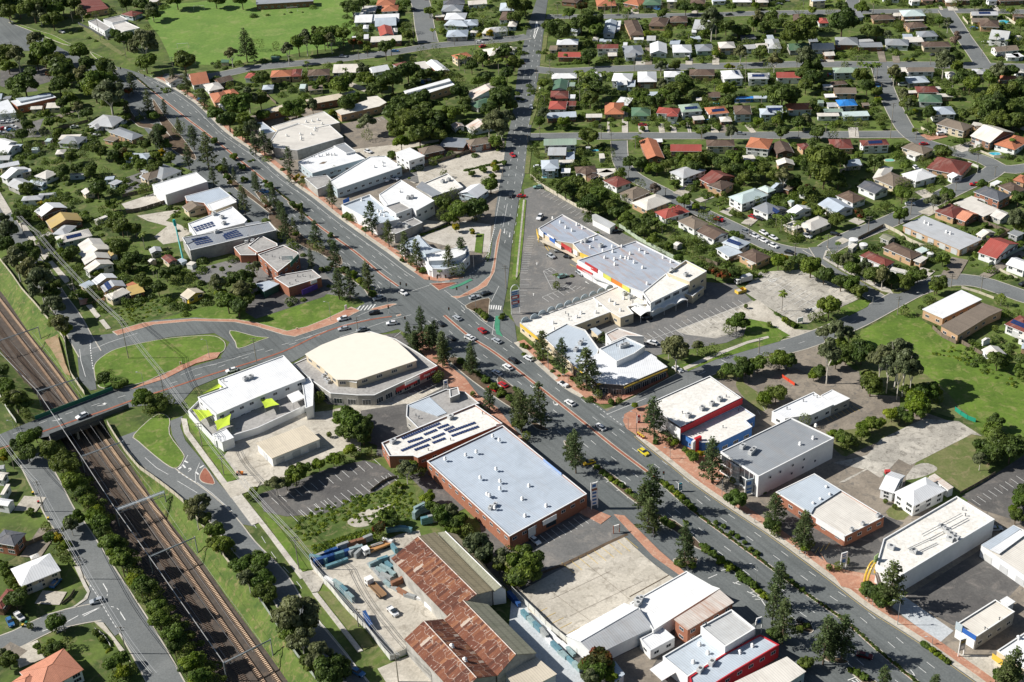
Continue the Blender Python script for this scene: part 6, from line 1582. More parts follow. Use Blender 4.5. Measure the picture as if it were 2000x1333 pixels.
def pine(seed):
 """unit height 1, radius .2: whorls of drooping branches with tufted ends and gaps between"""
 rs=np.random.default_rng(seed);C_,N_=[],[];br=MB();z=.17;lv=0
 while z<.97:
  f=(z-.17)/.8;R_=.185*(1-f)**.6*(.6+.65*rs.random())+.020;nb=5 if f<.7 else 4;a0=rs.random()*6
  for i in range(nb):
   if rs.random()<.16:continue
   a=a0+i*2*math.pi/nb+rs.uniform(-.25,.25);rr=R_*rs.uniform(.75,1.15);tip=np.array([rr*math.cos(a),rr*math.sin(a),z+rr*.10])
   br.tube((0,0,z),tuple(tip*[.9,.9,1]),.0035,.0015,3,False)
   n=int(36*(rr/.2))+8;t=rs.random(n)**.42;p=np.outer(t,tip*[1,1,0])+np.array([0,0,z])+np.outer(t,[0,0,rr*.1]);p+=rs.normal(size=(n,3))*[.020,.020,.015];p[:,2]+=.012
   C_.append(p);N_.append(np.tile([0,0,1.0],(n,1))+rs.normal(size=(n,3))*.5)
  z+=.062*(1-.25*f)*rs.uniform(.85,1.2);lv+=1
 C_=np.concatenate(C_);N_=np.concatenate(N_);v,f=leaf_quads(C_,N_,.0165,rs);return to_mesh('crown',[v],[f],LEAF['p']),br
PINES=[pine(i+40)for i in range(9)]
pt=MB();pt.tube((0,0,-.02),(0,0,.95),.016,.004,7);PINE_TRUNK=pt.mesh('trunk',bark);PINE_BR=[b.mesh('branches',bark)for _,b in PINES];PINE_CR=[m for m,_ in PINES]
def palm(seed):
 rs=random.Random(seed);mb=MB();n=17
 for i in range(n):
  a=i*2.399;up=rs.uniform(-.1,.85);L=rs.uniform(.26,.34);prev=None;segs=6;pos=Vector((0,0,1));d=Vector((math.cos(a)*math.cos(up),math.sin(a)*math.cos(up),math.sin(up)));sdv=Vector((-math.sin(a),math.cos(a),0))
  for s_ in range(segs+1):
   wv=.055*math.sin(math.pi*(s_+.6)/(segs+1.2));row_=[pos+sdv*wv+Vector((0,0,-wv*.6)),pos,pos-sdv*wv+Vector((0,0,-wv*.6))]
   if prev:mb.face([prev[0],prev[1],row_[1],row_[0]]);mb.face([prev[1],prev[2],row_[2],row_[1]])
   prev=row_;pos=pos+d*(L/segs);d=(d+Vector((0,0,-.26))).normalized()
 return mb.mesh('fronds',LEAF['P'])
PALMS=[palm(i)for i in range(4)];pk=MB();pk.tube((0,0,-.02),(.01,0,1.0),.022,.014,8);PALM_T=pk.mesh('trunk',paint('grey_palm_trunk',(.32,.29,.25)))
def vert_m(t,x,y,hz):
 px,py=pix(t,x,y);g=G(t,x,y);d=(g-Vector((0,0,CAMH)));pr=math.asin(-d.normalized().z);k=3.92 if t!='p' else 1
 return hz/k*mpp(t,x,y)/math.cos(pr)
LOOKS={'b':'dark round broadleaf tree','B':'mid-green broadleaf tree','G':'open olive-green gum tree','y':'bright lime-green tree','Y':'yellow-flowering tree','R':'red-tinged round tree','v':'bare twiggy tree','p':'tall dark hoop pine','P':'palm tree','s':'low green shrub','S':'low lime-green shrub','k':'very large dense dark tree'}
KN={'b':'evergreen_tree','B':'broadleaf_tree','G':'gum_tree','y':'lime_tree','Y':'flowering_tree','R':'flame_tree','v':'bare_tree','k':'fig_tree'}
CNT={'n':0}
def plant(t,kind,x,y,r,place,group,axis):
 CNT['n']+=1;c=CNT['n'];rr=random.Random(c*31);rz=rr.random()*6.28
 if kind in 'pP':
  g=G(t,x,y);h=vert_m(t,x,y,r)
  o=thing('pine_tree' if kind=='p' else 'palm_tree','','tree',g,rz,group);o.scale=(h,h,h)if kind=='P' else(h*rr.uniform(.85,1.35),)*2+(h,)
  if kind=='P' and h<7:o.scale=(h*1.25,h*1.25,h)
  if kind=='p':i=c%9;o.rotation_euler=(rr.uniform(-.03,.03),rr.uniform(-.03,.03),rz);inst('trunk',PINE_TRUNK,o);inst('branches',PINE_BR[i],o);inst('crown',PINE_CR[i],o)
  else:inst('trunk',PALM_T,o);inst('fronds',PALMS[c%4],o)
  later(o,LOOKS[kind],place,axis);return o
 k=kind;z_=0
 if kind in 'sS':k={'s':'B','S':'y'}[kind]
 if kind=='k':k='b'
 m0=mpp(t,x,y)/3.92*(1 if t!='p' else 3.92);R_=r*m0*(1.3 if kind in 'sS' else 1.14);hc=R_*(.7 if kind in 'sS' else 1.02 if kind!='G' else 1.4)+(0 if kind in 'sS' else.4)+(6 if kind=='G' and 'meadow' in place else 2.5 if place.startswith('in front of the playing')else 0)
 if 'west bank' in place:hc=hc*1.9
 g=G(t,x,y,hc);small=R_<1.3
 nm='shrub' if(kind in 'sS' or small)else KN[kind]
 o=thing(nm,'','shrub' if nm=='shrub' else 'tree',(g.x,g.y,0),rz,group)
 mesh=CR[k][c%len(CR[k])];q=inst('crown',mesh,o,(0,0,hc),0,(R_*rr.uniform(.95,1.1),R_*rr.uniform(.95,1.1),R_*rr.uniform(.92,1.15)))
 if nm!='shrub':T=TRK['g' if kind=='G' else 'n'][c%3];inst('trunk',T,o,(0,0,0),0,(R_*1.0,R_*1.0,hc))
 lk=LOOKS[kind]
 if nm=='shrub' and kind not in 'sS':lk={'b':'small dark shrub','B':'small green shrub','y':'small lime-green shrub','Y':'yellow-flowering shrub','R':'reddish shrub','G':'small olive shrub','v':'bare shrub'}.get(kind,'small shrub')
 later(o,lk,place,axis);return o
POOL=[]
def trees(t,place,data,axis='left',group=None):
 for s in data.replace('\n',' ').split(','):
  a=s.split()
  if a and float(a[3])>1:POOL.append((t,a[0],float(a[1]),float(a[2]),float(a[3]),place,group or('plants '+place),axis))
trees('a1','in the upper left park','b 60 30 90,b 140 60 70,b 400 145 75,G 300 100 60,b 30 420 90,G 130 430 80,G 270 310 70,B 330 400 100,b 400 460 80,B 600 390 80,b 470 525 95,b 180 630 110,b 450 650 80,R 370 570 30,b 660 490 60,b 800 510 80,G 640 570 70,B 760 620 110,G 830 720 115,B 720 680 90,b 850 780 80,b 650 620 60,b 540 600 50,B 530 750 55,G 590 830 50,B 500 850 35,B 430 920 35,B 480 930 30,B 375 940 45,B 350 870 35,b 520 710 35,R 980 700 35,b 130 885 45,b 40 880 35,b 160 1030 55,G 340 1010 40,b 240 1000 40,b 100 1020 30')
trees('a1','at the top left beyond the highway','b 20 20 90,b 60 90 70,k 250 60 100,b 340 30 90,B 420 70 70,b 470 20 70,b 560 30 60,G 620 90 50,b 500 590 60,b 640 680 50,b 480 780 50,B 60 500 60,b 280 470 60,b 210 960 50,b 560 930 45,b 660 870 50')
trees('a1','along the upper highway median','p 1020 720 170,p 1150 900 210,p 1270 900 140,p 980 920 150,p 1240 1180 230,p 1490 1150 190,p 1600 1300 280,p 1450 1300 200,p 890 690 210,p 1380 1040 140,p 1730 1330 120,s 1160 880 35,s 940 800 35,s 1180 890 40,s 960 900 40,b 1380 960 40,b 1360 1000 45,b 1200 1070 45,B 1260 1110 50,S 1790 1200 30,S 1690 1290 35,s 1850 1280 30,s 1640 1080 30,Y 1240 1170 28,B 1190 1190 40,b 1090 860 40','top')
trees('a1','at the lower corner of the playing field','b 960 300 75,G 1090 340 105,B 1110 470 80,b 1410 470 95,G 1770 420 60,B 880 260 45,b 730 115 30,b 860 85 35,B 670 130 25,b 1170 110 50,G 1160 70 50,b 1130 210 25,p 1895 480 260,p 1330 650 130,p 1950 480 180,b 1080 30 60,b 960 20 60,b 1850 0 60,b 1650 -5 60,b 1350 -10 70')
trees('a1','right of the upper highway','p 1440 750 190,p 1570 850 170,p 1900 1090 160,p 1960 1200 190,B 1820 800 115,G 1900 740 80,b 1750 920 80,B 1650 870 60,B 1880 930 70,G 1930 980 60,b 1400 600 30,b 1510 730 25,b 1850 1010 60,b 1760 650 30,B 1900 660 25')
trees('a1','among the upper left houses','b 720 1110 55,b 760 1150 60,b 870 1190 50,R 940 1170 45,b 350 1250 45,b 590 1290 50,b 700 1280 55,b 560 1110 30,b 640 1180 40,b 470 1270 45,b 540 1200 50,P 520 1190 80,P 540 1260 90,B 1060 1250 60,y 980 1200 40,b 1180 1280 55,b 1300 1210 50,B 900 1120 40,b 1110 1110 50,G 1180 1060 60,b 1220 1000 55,b 290 1120 40,s 450 1010 35,s 520 1020 30,s 700 1000 30,b 30 1180 30,b 210 1130 35')
trees('a2','in front of the playing field','G 240 380 55,B 320 320 70,G 380 290 65,B 460 310 75,B 540 260 65,B 590 240 60,B 660 260 60,b 470 250 50,b 520 300 50,G 570 300 50,b 640 320 40,b 20 340 45,b 150 350 30,b 690 40 50,b 740 60 60,b 820 15 50,b 780 250 40,R 740 320 40,R 790 330 30,B 850 370 30,b 990 360 60,B 1030 345 45')
trees('a2','near the school street junction','b 1150 210 45,b 1170 270 50,B 1150 30 45,b 1270 400 45,b 1380 385 48,b 550 510 35,B 640 490 35,b 1200 450 25,b 1110 440 20,B 1330 85 45,b 1360 80 40,P 1360 310 80,B 1430 240 30,Y 1790 260 30,Y 1710 275 25,b 1740 80 45,b 1730 150 40,b 1900 240 40,P 1740 200 70,b 1500 220 30,P 1560 540 110,P 1600 560 120,P 1700 500 100,P 1740 520 110,P 1660 470 90,b 1650 500 60,b 1730 440 60,P 1840 480 110,P 1900 480 100,b 1830 460 50,b 1900 400 60,b 1860 360 40,b 1800 350 40')
trees('a2','among the upper left centre houses','P 400 570 90,B 500 620 40,B 640 650 90,b 700 600 60,P 690 620 90,G 810 540 60,B 850 600 75,P 780 560 90,k 1040 600 100,b 1160 540 85,b 1300 570 60,b 1390 580 50,b 900 690 60,B 960 680 50,b 690 790 75,B 740 740 45,B 300 830 80,G 430 810 55,B 230 860 50,B 60 880 55,y 580 860 35,b 40 600 60,b 30 760 70,b 380 580 30,B 460 670 30,b 1180 670 50,B 1230 520 40,b 1450 560 45')
trees('a2','in the dark grove left of the north road','k 1130 800 110,k 1240 780 110,b 1060 870 100,k 1180 920 120,b 1300 880 100,b 1080 990 70,y 1110 1080 60,B 1060 1010 50,b 1250 1030 90,b 1350 960 80,b 1330 800 60,G 850 930 65,b 850 1030 45,B 1490 860 75,b 1560 700 65,b 1600 780 50,b 1400 1040 60,b 1590 830 50,b 1500 590 45,b 1560 620 40,B 1700 620 50,b 1760 600 50,G 1840 930 95,G 1780 950 70,b 1860 760 90,b 1790 820 65,b 1900 700 60,B 1850 640 60,G 1920 900 60,G 1880 1000 60,b 1660 1000 30,B 1830 1090 50,b 1440 950 50,P 1460 820 60,b 1920 560 60,P 1860 580 120,P 1930 580 120,b 1950 800 60')
trees('a2','along the highway shopfronts','p 70 1200 200,p 120 1180 120,p 260 1310 190,p 270 1400 120,s 1040 1190 30,b 600 1300 30,b 1350 1240 35,S 1840 1290 30,Y 1820 1270 25,s 1740 1300 25,s 1650 1330 25,s 1900 1250 20,y 1830 1240 25,b 1440 1330 30,s 850 1230 22,s 930 1215 22','left')
trees('a3','right of the north road at the top','k 350 230 100,b 280 200 60,k 530 170 85,b 440 250 45,B 640 230 60,b 640 160 60,b 40 30 90,B 440 100 45,R 530 50 45,b 600 60 40,b 330 80 40,b 100 50 60,b 20 130 60,P 710 120 80,P 760 110 110,P 890 200 130,P 400 180 60,P 880 150 70,b 870 110 30,B 1150 105 45,b 1420 60 50,b 1330 60 50,b 1500 60 40,B 1690 50 35,y 1870 40 30,b 990 60 30,b 1270 30 35,b 830 60 30,b 580 110 50,b 20 380 30,b 20 480 60,B 60 330 20')
trees('a3','above the upper cross street','b 590 430 60,G 1530 160 95,P 1560 310 130,b 1640 200 60,b 1730 230 60,b 1780 230 50,G 1880 140 60,B 1850 170 60,b 1930 210 50,b 1200 230 40,B 1190 270 45,y 1030 260 30,b 1560 390 35,G 1750 400 60,b 1900 400 60,b 1800 330 40,B 1140 490 50,G 1140 510 45,b 1250 500 50,B 1370 320 40,b 560 340 30,P 1350 310 60,y 1560 410 30,b 830 410 25,b 980 330 25,b 1020 430 25,P 410 470 50,b 1460 240 45,B 1480 250 40,b 740 330 20,b 600 300 25,s 800 465 20,s 560 470 20,s 1340 450 18,s 1100 455 18,S 1450 470 18')
trees('a3','between the two cross streets','P 510 690 140,P 560 720 150,P 610 700 150,P 640 740 160,P 690 700 140,P 570 790 130,P 520 780 120,b 560 640 60,b 640 680 70,b 600 750 70,b 680 640 45,B 240 640 45,b 290 580 35,P 230 760 70,P 250 800 80,b 230 740 45,b 1140 500 20,G 1150 650 50,b 1220 690 70,b 1320 640 80,k 1290 680 70,B 1180 700 60,b 950 700 35,B 1000 740 60,b 1100 770 65,b 1240 740 50,P 1310 690 120,b 1480 630 30,B 1640 680 70,b 1660 770 60,b 1560 650 40,y 1650 510 28,Y 1690 515 18,b 1750 520 25,b 1960 500 40,b 1490 770 45,b 1420 690 35,b 900 780 40,B 870 840 35,b 1000 830 40,b 1070 840 30,B 1210 600 25,P 1790 700 60,P 1550 700 70,s 740 850 20,b 450 700 35,b 190 800 35,B 1700 640 25,b 1480 700 30,b 1340 760 35')
trees('a3','in the front gardens above the lower cross street','k 585 1040 78,G 240 870 50,B 210 930 45,y 400 930 45,P 420 960 50,b 1070 920 40,b 950 920 35,b 1180 960 30,B 1310 950 25,P 980 1070 50,B 1450 1010 40,G 1680 1010 50,b 1690 890 35,y 1890 930 45,b 1930 960 35,s 1500 980 20,s 1000 985 25,s 700 985 20,s 400 985 20,b 770 860 25,P 1910 800 70,b 640 950 25,s 1200 985 18,s 1400 985 18,s 1580 985 18')
trees('a3','below the lower cross street','P 945 1140 90,b 990 1250 60,y 1050 1280 45,b 900 1240 50,B 1110 1290 50,b 1180 1260 50,b 1250 1240 55,B 1340 1230 70,b 1440 1220 75,b 1400 1280 60,b 1530 1230 60,b 1600 1250 70,B 1700 1200 60,b 1500 1190 40,b 1650 1290 60,B 1820 1300 60,b 1740 1310 50,b 750 1170 45,B 190 1110 25,b 520 1160 30,P 500 1170 60,b 480 1260 35,b 740 1250 35,b 190 1180 25,b 550 1250 25,B 830 1330 40,b 1930 1270 45,y 1840 1260 30,b 1170 1180 20,s 1080 1140 20,s 680 1140 20')
trees('a4','in the upper right blocks','k 230 250 120,k 570 170 110,b 320 180 70,B 340 80 35,b 240 70 40,P 260 230 110,P 30 200 130,P 80 150 100,b 60 180 60,b 140 280 60,b 20 130 60,B 720 60 55,b 560 50 50,P 540 100 90,P 800 140 130,b 770 240 70,b 830 250 60,b 1220 105 38,b 990 190 35,G 1380 180 45,B 1320 160 40,b 1250 150 35,b 1650 280 35,b 1880 100 40,B 1940 180 50,b 1790 60 30,P 1740 360 90,b 1430 30 30,v 1440 300 55,b 1590 20 50,P 1600 20 70,b 1450 0 40,b 1040 20 35,b 930 10 20,G 920 270 40,b 900 250 30,y 1860 80 30,b 1900 230 45,P 700 90 60,b 480 90 40,b 1920 320 40,P 1830 370 60')
trees('a4','around the upper cross street at right','G 50 470 60,G 290 440 80,b 340 510 70,k 340 600 70,b 640 410 42,b 690 390 40,G 1350 470 85,b 1450 430 50,B 1450 510 45,b 80 370 45,G 970 560 65,B 990 590 55,P 700 600 110,P 750 650 150,P 800 640 140,P 830 620 120,b 720 580 60,b 760 660 60,b 830 700 50,k 1510 600 85,B 1550 640 70,G 1770 540 70,b 1860 550 60,B 1700 590 60,b 1350 650 45,B 1400 710 45,G 1420 620 40,b 590 500 30,P 1640 700 80,b 1560 690 40,b 1290 560 25,P 560 500 50,S 1060 455 18,S 1110 455 14,b 1960 300 40,P 1400 700 60')
trees('a4','in the dark woods at the right edge','k 1800 720 110,k 1900 700 100,k 1720 830 110,b 1850 830 100,b 1650 800 90,b 1930 820 90,b 1760 920 80,b 1880 920 80,p 1720 960 260,b 1600 860 60,b 1500 880 50,G 1930 640 60,P 1470 930 60,b 1620 740 50,b 1930 940 60,b 1680 920 50')
trees('a4','along the bending street','k 110 720 110,b 50 740 70,b 170 760 60,b 290 650 60,B 360 580 50,y 845 770 30,Y 840 765 26,B 850 720 20,y 740 775 18,G 1030 720 50,b 1070 790 60,G 1080 800 45,b 1230 870 60,y 1120 850 30,b 270 560 55,b 350 830 50,b 600 930 50,B 70 920 45,b 250 930 60,G 280 920 50,b 380 1010 60,b 100 1010 60,P 230 1070 90,P 80 940 80,b 500 1030 40,k 430 1200 130,b 560 1210 60,b 330 1270 80,B 700 1180 35,k 440 1310 90,b 820 1240 65,B 1060 1270 45,b 1340 1160 65,b 1400 1150 40,B 1480 1080 35,P 1860 1150 80,P 1680 1140 60,b 1560 1150 25,b 1620 1130 25,b 1240 1250 30,b 1180 1230 35,y 1120 1000 22,b 890 900 30,b 640 920 30,B 540 940 30,b 120 860 40,b 750 950 25,b 850 930 25,b 700 930 25,s 880 980 20,B 1090 870 35')
trees('b1','along the railside street trees','G 60 480 95,G 20 400 70,b 40 570 80,G 120 700 110,b 210 640 85,G 240 780 100,b 320 780 70,G 300 870 120,b 410 890 60,b 370 950 70,G 400 1060 85,b 390 1000 60,G 470 1190 80,y 490 1230 60,b 420 1170 60','top')
trees('b1','in the gardens left of centre','b 170 350 65,B 130 370 40,b 230 320 50,y 370 260 35,Y 310 270 25,b 430 230 45,b 200 150 55,k 740 150 75,P 740 200 120,B 860 270 50,b 780 310 30,P 930 330 80,b 850 420 60,k 930 440 75,b 1030 460 60,P 1050 530 90,P 980 520 90,b 760 420 40,P 1110 620 120,b 900 600 80,b 1000 690 80,b 960 720 60,P 480 650 100,b 540 640 60,y 460 640 45,P 580 690 70,b 480 720 40,b 600 790 50,b 380 560 60,b 350 500 40,b 890 560 50,b 1090 850 60,P 1210 850 90,P 1180 830 80,b 1270 800 60,b 1340 780 55,b 1380 780 45,b 1340 860 50,b 1460 850 50,b 1210 910 60,b 780 1030 40,b 700 930 45,s 950 1010 30,B 1290 650 28,b 1430 440 30,b 870 960 35,b 1110 150 40,b 1080 170 30,b 480 20 60,b 560 20 45,b 690 20 55,b 800 30 50,s 740 800 40,b 290 110 40')
trees('b1','at the workshop yard and triangle lawn','G 1660 880 75,b 1720 870 60,b 1800 840 75,G 1850 930 80,b 1900 820 60,B 1740 1010 90,b 1820 1050 80,y 1700 960 50,b 1880 1010 70,B 1700 770 25,G 1960 760 50,b 1650 930 50,b 1900 900 60')
trees('b1','on the service road islands','p 1640 140 150,p 1880 350 230,s 1740 60 25,Y 1760 110 20,s 1870 80 25,p 1960 180 160,p 1800 110 120','top')
trees('b2','along the northern highway shopfront footpath','p 585 310 220,p 890 510 260,p 1020 600 210,p 1145 700 220,p 1235 760 220,p 1480 800 220,p 1575 700 180,b 350 100 30,Y 320 60 20,Y 300 80 18,Y 360 70 18,s 700 360 35,b 730 375 30,s 830 460 20,b 1190 710 30,y 1170 670 20,P 1410 840 60,b 1560 770 50,b 1500 780 40,s 1280 780 25,R 1240 770 20,s 1380 800 25,s 1120 700 18','left')
trees('b2','on the islands of the northern highway','p 150 330 190,p 200 420 170,p 245 560 260,p 300 520 150,p 470 610 210,p 430 790 180,p 615 780 230,p 640 1000 240,p 725 1010 240,p 865 940 230,p 20 200 180,p 360 420 120,s 100 130 30,y 70 100 20,s 320 290 30,s 280 270 25,b 60 230 30,R 90 280 35,s 180 280 30,b 200 500 50,b 270 570 40,b 480 600 45,b 430 560 40,y 310 500 25,s 680 770 30,S 740 810 30,S 800 860 30,s 840 890 30,s 890 960 30,b 650 960 30,b 570 560 25,R 580 740 20,s 500 770 20,P 500 800 40,s 570 510 22','top')
trees('b2','left of the north road','B 1550 320 80,b 1440 270 70,b 1390 250 55,b 1510 190 45,b 1680 300 85,G 1620 290 45,B 1470 380 50,b 1430 350 50,y 1520 390 28,Y 1530 450 30,y 1530 455 22,Y 1660 490 22,y 1650 470 18,B 1790 120 60,b 1760 100 40,b 1450 220 40,y 1810 60 30,b 1680 350 50,P 1175 110 40,B 1800 140 45')
trees('b2','at the crossroads','p 1280 1340 280,p 1170 1340 170,p 1370 1350 190,p 1240 1400 160,p 1330 1400 200,b 1200 1310 40,b 1300 1280 50,s 1700 1090 25,s 1750 1130 30,b 1720 1100 25,R 1680 1080 20,s 1880 1140 22,s 1890 1120 18','left')
trees('b3','behind the shopping centre','k 410 150 75,b 500 110 60,k 560 180 70,B 670 200 75,k 590 260 85,b 470 180 55,b 730 290 60,b 800 330 60,B 880 380 55,b 920 430 60,b 650 300 60,P 780 350 80,P 860 390 70,b 1010 470 60,b 870 220 30,P 1225 390 110,P 1100 470 90,b 1050 400 55,b 1200 430 50,P 1150 500 80,P 1240 480 70,b 1140 440 45,b 1060 350 35,B 1030 480 40,B 1080 540 45,b 1150 590 50,B 1200 600 40,b 1330 530 40,b 1250 530 40,b 1380 640 50,P 1500 380 70,b 1460 350 40,b 1540 380 40,v 1090 160 55,b 980 120 45,B 1320 240 55,y 1405 290 32,Y 1400 280 24,P 1580 320 50,P 1530 410 50,b 700 310 40,B 1280 680 40,b 1450 700 35,R 1560 790 60,R 1640 810 50,b 1500 740 45,b 1700 800 55,B 1440 740 40,b 1780 790 40,b 1850 780 40,b 1360 570 35,b 220 80 40,P 210 60 60,b 160 60 30,b 830 40 50,b 690 130 30,b 1850 620 30,b 570 320 40,b 1420 540 30')
trees('b3','along the curving street','b 1230 70 30,B 1245 110 35,B 1410 110 25,Y 1570 210 20,b 1780 60 60,b 1740 10 60,b 1850 70 50,b 1620 190 20,b 1700 330 30,b 1740 350 25,b 1940 20 60,B 1060 0 30,y 1030 -10 20,b 1130 0 30,b 1180 -20 40,s 1300 60 18,b 1730 90 30,b 1880 250 40,b 1760 520 20,s 1720 500 25,s 1690 490 20')
trees('b3','in the shopping centre car parks','B 1720 1170 70,b 1660 1220 50,B 1770 1180 50,P 335 880 70,b 340 890 28,b 1790 1050 15,P 200 530 20')
trees('b4','in the middle right blocks','G 120 60 75,b 60 50 60,b 200 90 60,k 430 40 100,b 540 100 60,b 290 170 60,R 310 150 40,b 410 170 50,B 230 110 35,b 340 240 45,B 400 330 40,b 450 330 35,P 100 480 110,P 150 470 110,P 180 450 100,P 60 450 90,P 220 520 100,b 100 440 50,b 190 500 50,B 1030 190 65,b 1000 170 50,b 1080 130 50,b 1010 110 40,B 1370 200 60,G 1360 230 40,G 1270 250 60,B 1010 350 65,R 700 340 50,b 530 390 55,b 500 360 35,b 840 300 35,b 900 290 25,b 1250 150 35,B 1640 120 40,P 1780 160 50,b 1920 220 60,G 1900 380 75,b 1920 430 60,P 1680 570 50,b 60 130 40,Y 280 270 20,b 330 310 35,b 660 20 40,b 1440 300 30,s 1660 430 25,b 1960 60 30,P 1360 60 50,b 480 180 40')
trees('b4','in the wedge beside the bottle street','P 530 640 70,b 540 690 60,G 600 700 60,B 650 700 50,b 490 660 45,B 640 760 65,G 740 740 55,b 820 800 75,G 880 820 70,b 950 850 60,B 1010 840 55,b 1150 810 60,b 1060 870 60,B 1100 830 50,B 1340 690 50,P 1330 700 60,b 1260 620 40,B 1370 770 20,b 1240 590 30,b 1090 800 40,b 690 780 40,G 760 800 45')
trees('b4','around the rear car parks','y 80 710 60,Y 110 690 40,b 150 740 50,b 240 700 60,B 330 740 85,b 430 810 70,b 560 860 70,B 640 870 70,b 700 930 60,B 470 1050 85,b 440 1040 50,P 105 1090 140,b 340 1130 35,b 400 1120 30,b 160 1180 20,S 130 1160 25,S 190 1190 25,b 1300 880 70,B 1280 910 50,P 1035 1120 70,b 1050 1090 35,P 1780 1050 80,b 1780 1000 40,G 540 1240 90,G 440 1260 70,G 620 1260 60,b 660 1290 50,b 1740 1220 25,b 1910 1110 35,b 10 1190 20,b 620 900 40,b 1240 1030 25')
trees('c1','beside the overpass','B 1100 470 75,y 1080 440 55,b 1200 500 70,b 1260 460 50,b 1130 540 50,b 1300 480 40,b 790 310 55,b 830 280 45,s 900 370 35,s 950 350 30,b 120 470 90,G 110 460 70,B 60 380 60,b 190 510 60,B 30 350 60,b 190 570 40,b 20 250 60,b 210 600 30,B 210 770 80,b 270 740 60,b 130 820 60,b 370 860 75,b 210 880 70,y 40 880 60,Y 20 920 40,b 470 970 70,b 420 960 50,b 1840 1170 0.1')
trees('c1','on the west bank of the railway','B 550 1100 75,y 520 1070 45,B 600 1130 60,b 620 1180 60,B 660 1250 55,y 740 1310 45,b 690 1300 50,b 650 1210 45,B 500 1060 40,b 560 960 40','top')
trees('c1','beside the railside street','G 1520 1270 75,b 1450 1290 55,G 1560 1240 55,y 1940 1170 35,b 1900 1210 30','top')
trees('c2','behind the child-care centre','B 740 650 110,b 800 700 90,B 680 600 85,b 700 700 80,b 840 640 60,b 820 760 60,y 720 850 55,b 770 870 45,y 590 930 55,y 480 970 50,B 370 1000 60,B 300 1050 75,G 150 1120 70,b 230 1110 55,b 290 1080 50,b 660 920 30,b 560 740 20,b 860 870 30,P 880 870 30,b 1030 640 .1')
trees('c2','left of the brick warehouse','G 1150 1010 80,B 1190 990 60,b 1100 1020 45,b 1260 1020 40,y 1320 1220 60,B 1330 1280 50,G 1500 1330 65,b 1420 1380 60,B 1560 1390 60,y 1080 1120 25,b 1060 1160 25')
trees('c2','on the service road islands at the crossroads','b 1210 60 40,p 1210 120 170,p 1350 90 190,p 1440 210 260,p 1430 230 200,p 1660 290 260,p 1650 270 180,p 1790 560 180,s 1570 180 30,s 1620 230 30,s 1760 320 30,s 1820 380 30,s 1880 420 30,s 1940 460 30,s 1990 510 28,b 1400 290 40,b 1380 310 35,b 480 460 45,b 500 440 30,s 1860 440 20,b 1660 430 20','top')
trees('c3','along the far footpath of the southern highway','p 240 180 230,p 390 300 300,p 570 410 330,p 630 360 190,p 1090 790 330,p 1530 1110 330,y 940 520 28,b 660 430 35,b 640 400 30,b 820 480 25,s 760 490 25,b 1230 780 45,y 1250 800 35,b 1180 750 40,y 1370 890 40,B 1390 910 50,Y 1450 890 30,s 1330 860 25,B 1710 1230 75,b 1690 1090 25,s 1100 800 20,b 520 360 30,s 460 310 20,s 80 60 22,s 110 70 20,s 220 150 25','left')
trees('c3','on the islands of the southern highway','p 75 730 350,p 30 640 230,p 225 700 350,p 140 600 160,p 490 1040 330,p 455 960 220,p 1060 1330 350,p 1020 1340 220,b 60 640 60,b 110 750 35,S 1180 1120 22,S 1220 1150 22,S 1265 1190 22,S 1300 1220 22,s 1340 1260 22,S 1150 1110 18,s 1370 1290 22,S 760 1080 22,S 800 1105 22,s 840 1130 22,S 895 1175 22,s 940 1210 22,s 970 1230 20,s 650 990 22,s 690 1030 22,s 720 1050 20','top')
trees('c3','beside the side street','G 1260 90 120,G 1200 60 70,b 1300 110 60,b 1440 80 50,G 1420 60 45,b 1540 90 50,B 1650 240 60,b 1720 260 65,P 1720 250 90,b 1600 280 35,b 1790 220 70,B 1880 200 70,b 1950 160 50,y 1930 460 60,b 1910 480 40')
trees('c4','in the brown car park','B 90 160 80,b 150 170 70,G 70 140 55,b 60 430 75,b 20 410 50,y 350 290 38,b 400 260 55,B 370 260 45,b 10 480 30,b 280 630 50,b 330 590 25')
trees('c4','at the meadow edge','G 470 100 100,B 530 60 70,y 560 40 45,b 600 120 80,b 720 110 90,B 520 180 55,G 870 150 90,G 1000 110 120,G 1060 180 110,G 930 200 80,G 1110 230 80,G 1010 250 80,k 790 350 95,b 770 300 60,B 1060 390 50,y 1150 490 105,B 1200 400 90,y 1280 410 60,y 1090 500 50,b 1190 540 60,B 1180 550 70,b 1300 460 45')
trees('c4','between the car park and the slab','y 950 580 60,b 1010 590 60,B 1060 610 50,y 730 680 55,B 800 660 60,y 860 650 45,B 560 760 60,b 620 780 60,y 500 730 45,B 720 730 55,b 670 790 45,b 590 820 35')
trees('c4','around the fenced grass at right','b 1740 640 60,B 1720 720 75,k 1790 800 110,b 1700 880 90,b 1860 860 100,G 1630 930 60,b 1640 830 70,b 1920 800 60,B 1930 1250 60,b 1960 1180 60,y 1870 1310 40,b 1760 170 75,B 1750 150 60,b 1830 200 45,B 1920 260 50,b 1950 290 40,b 900 1250 18,b 970 1290 18,b 1690 700 45')
trees('d1','on the west bank of the railway','y 720 50 60,B 760 100 75,b 780 160 60,B 830 250 75,b 900 270 60,y 860 330 55,B 920 380 75,b 960 420 60,y 1010 540 60,B 1070 580 70,b 1130 600 65,b 1080 670 50,B 1190 750 70,y 1180 800 50,B 1220 860 75,b 1250 800 45,B 1330 960 80,b 1390 1010 60,b 1330 1060 60,y 1460 1170 75,b 1420 1220 60,B 1520 1170 60,B 1530 1290 75,b 1400 1130 50,y 1480 1320 50','top')
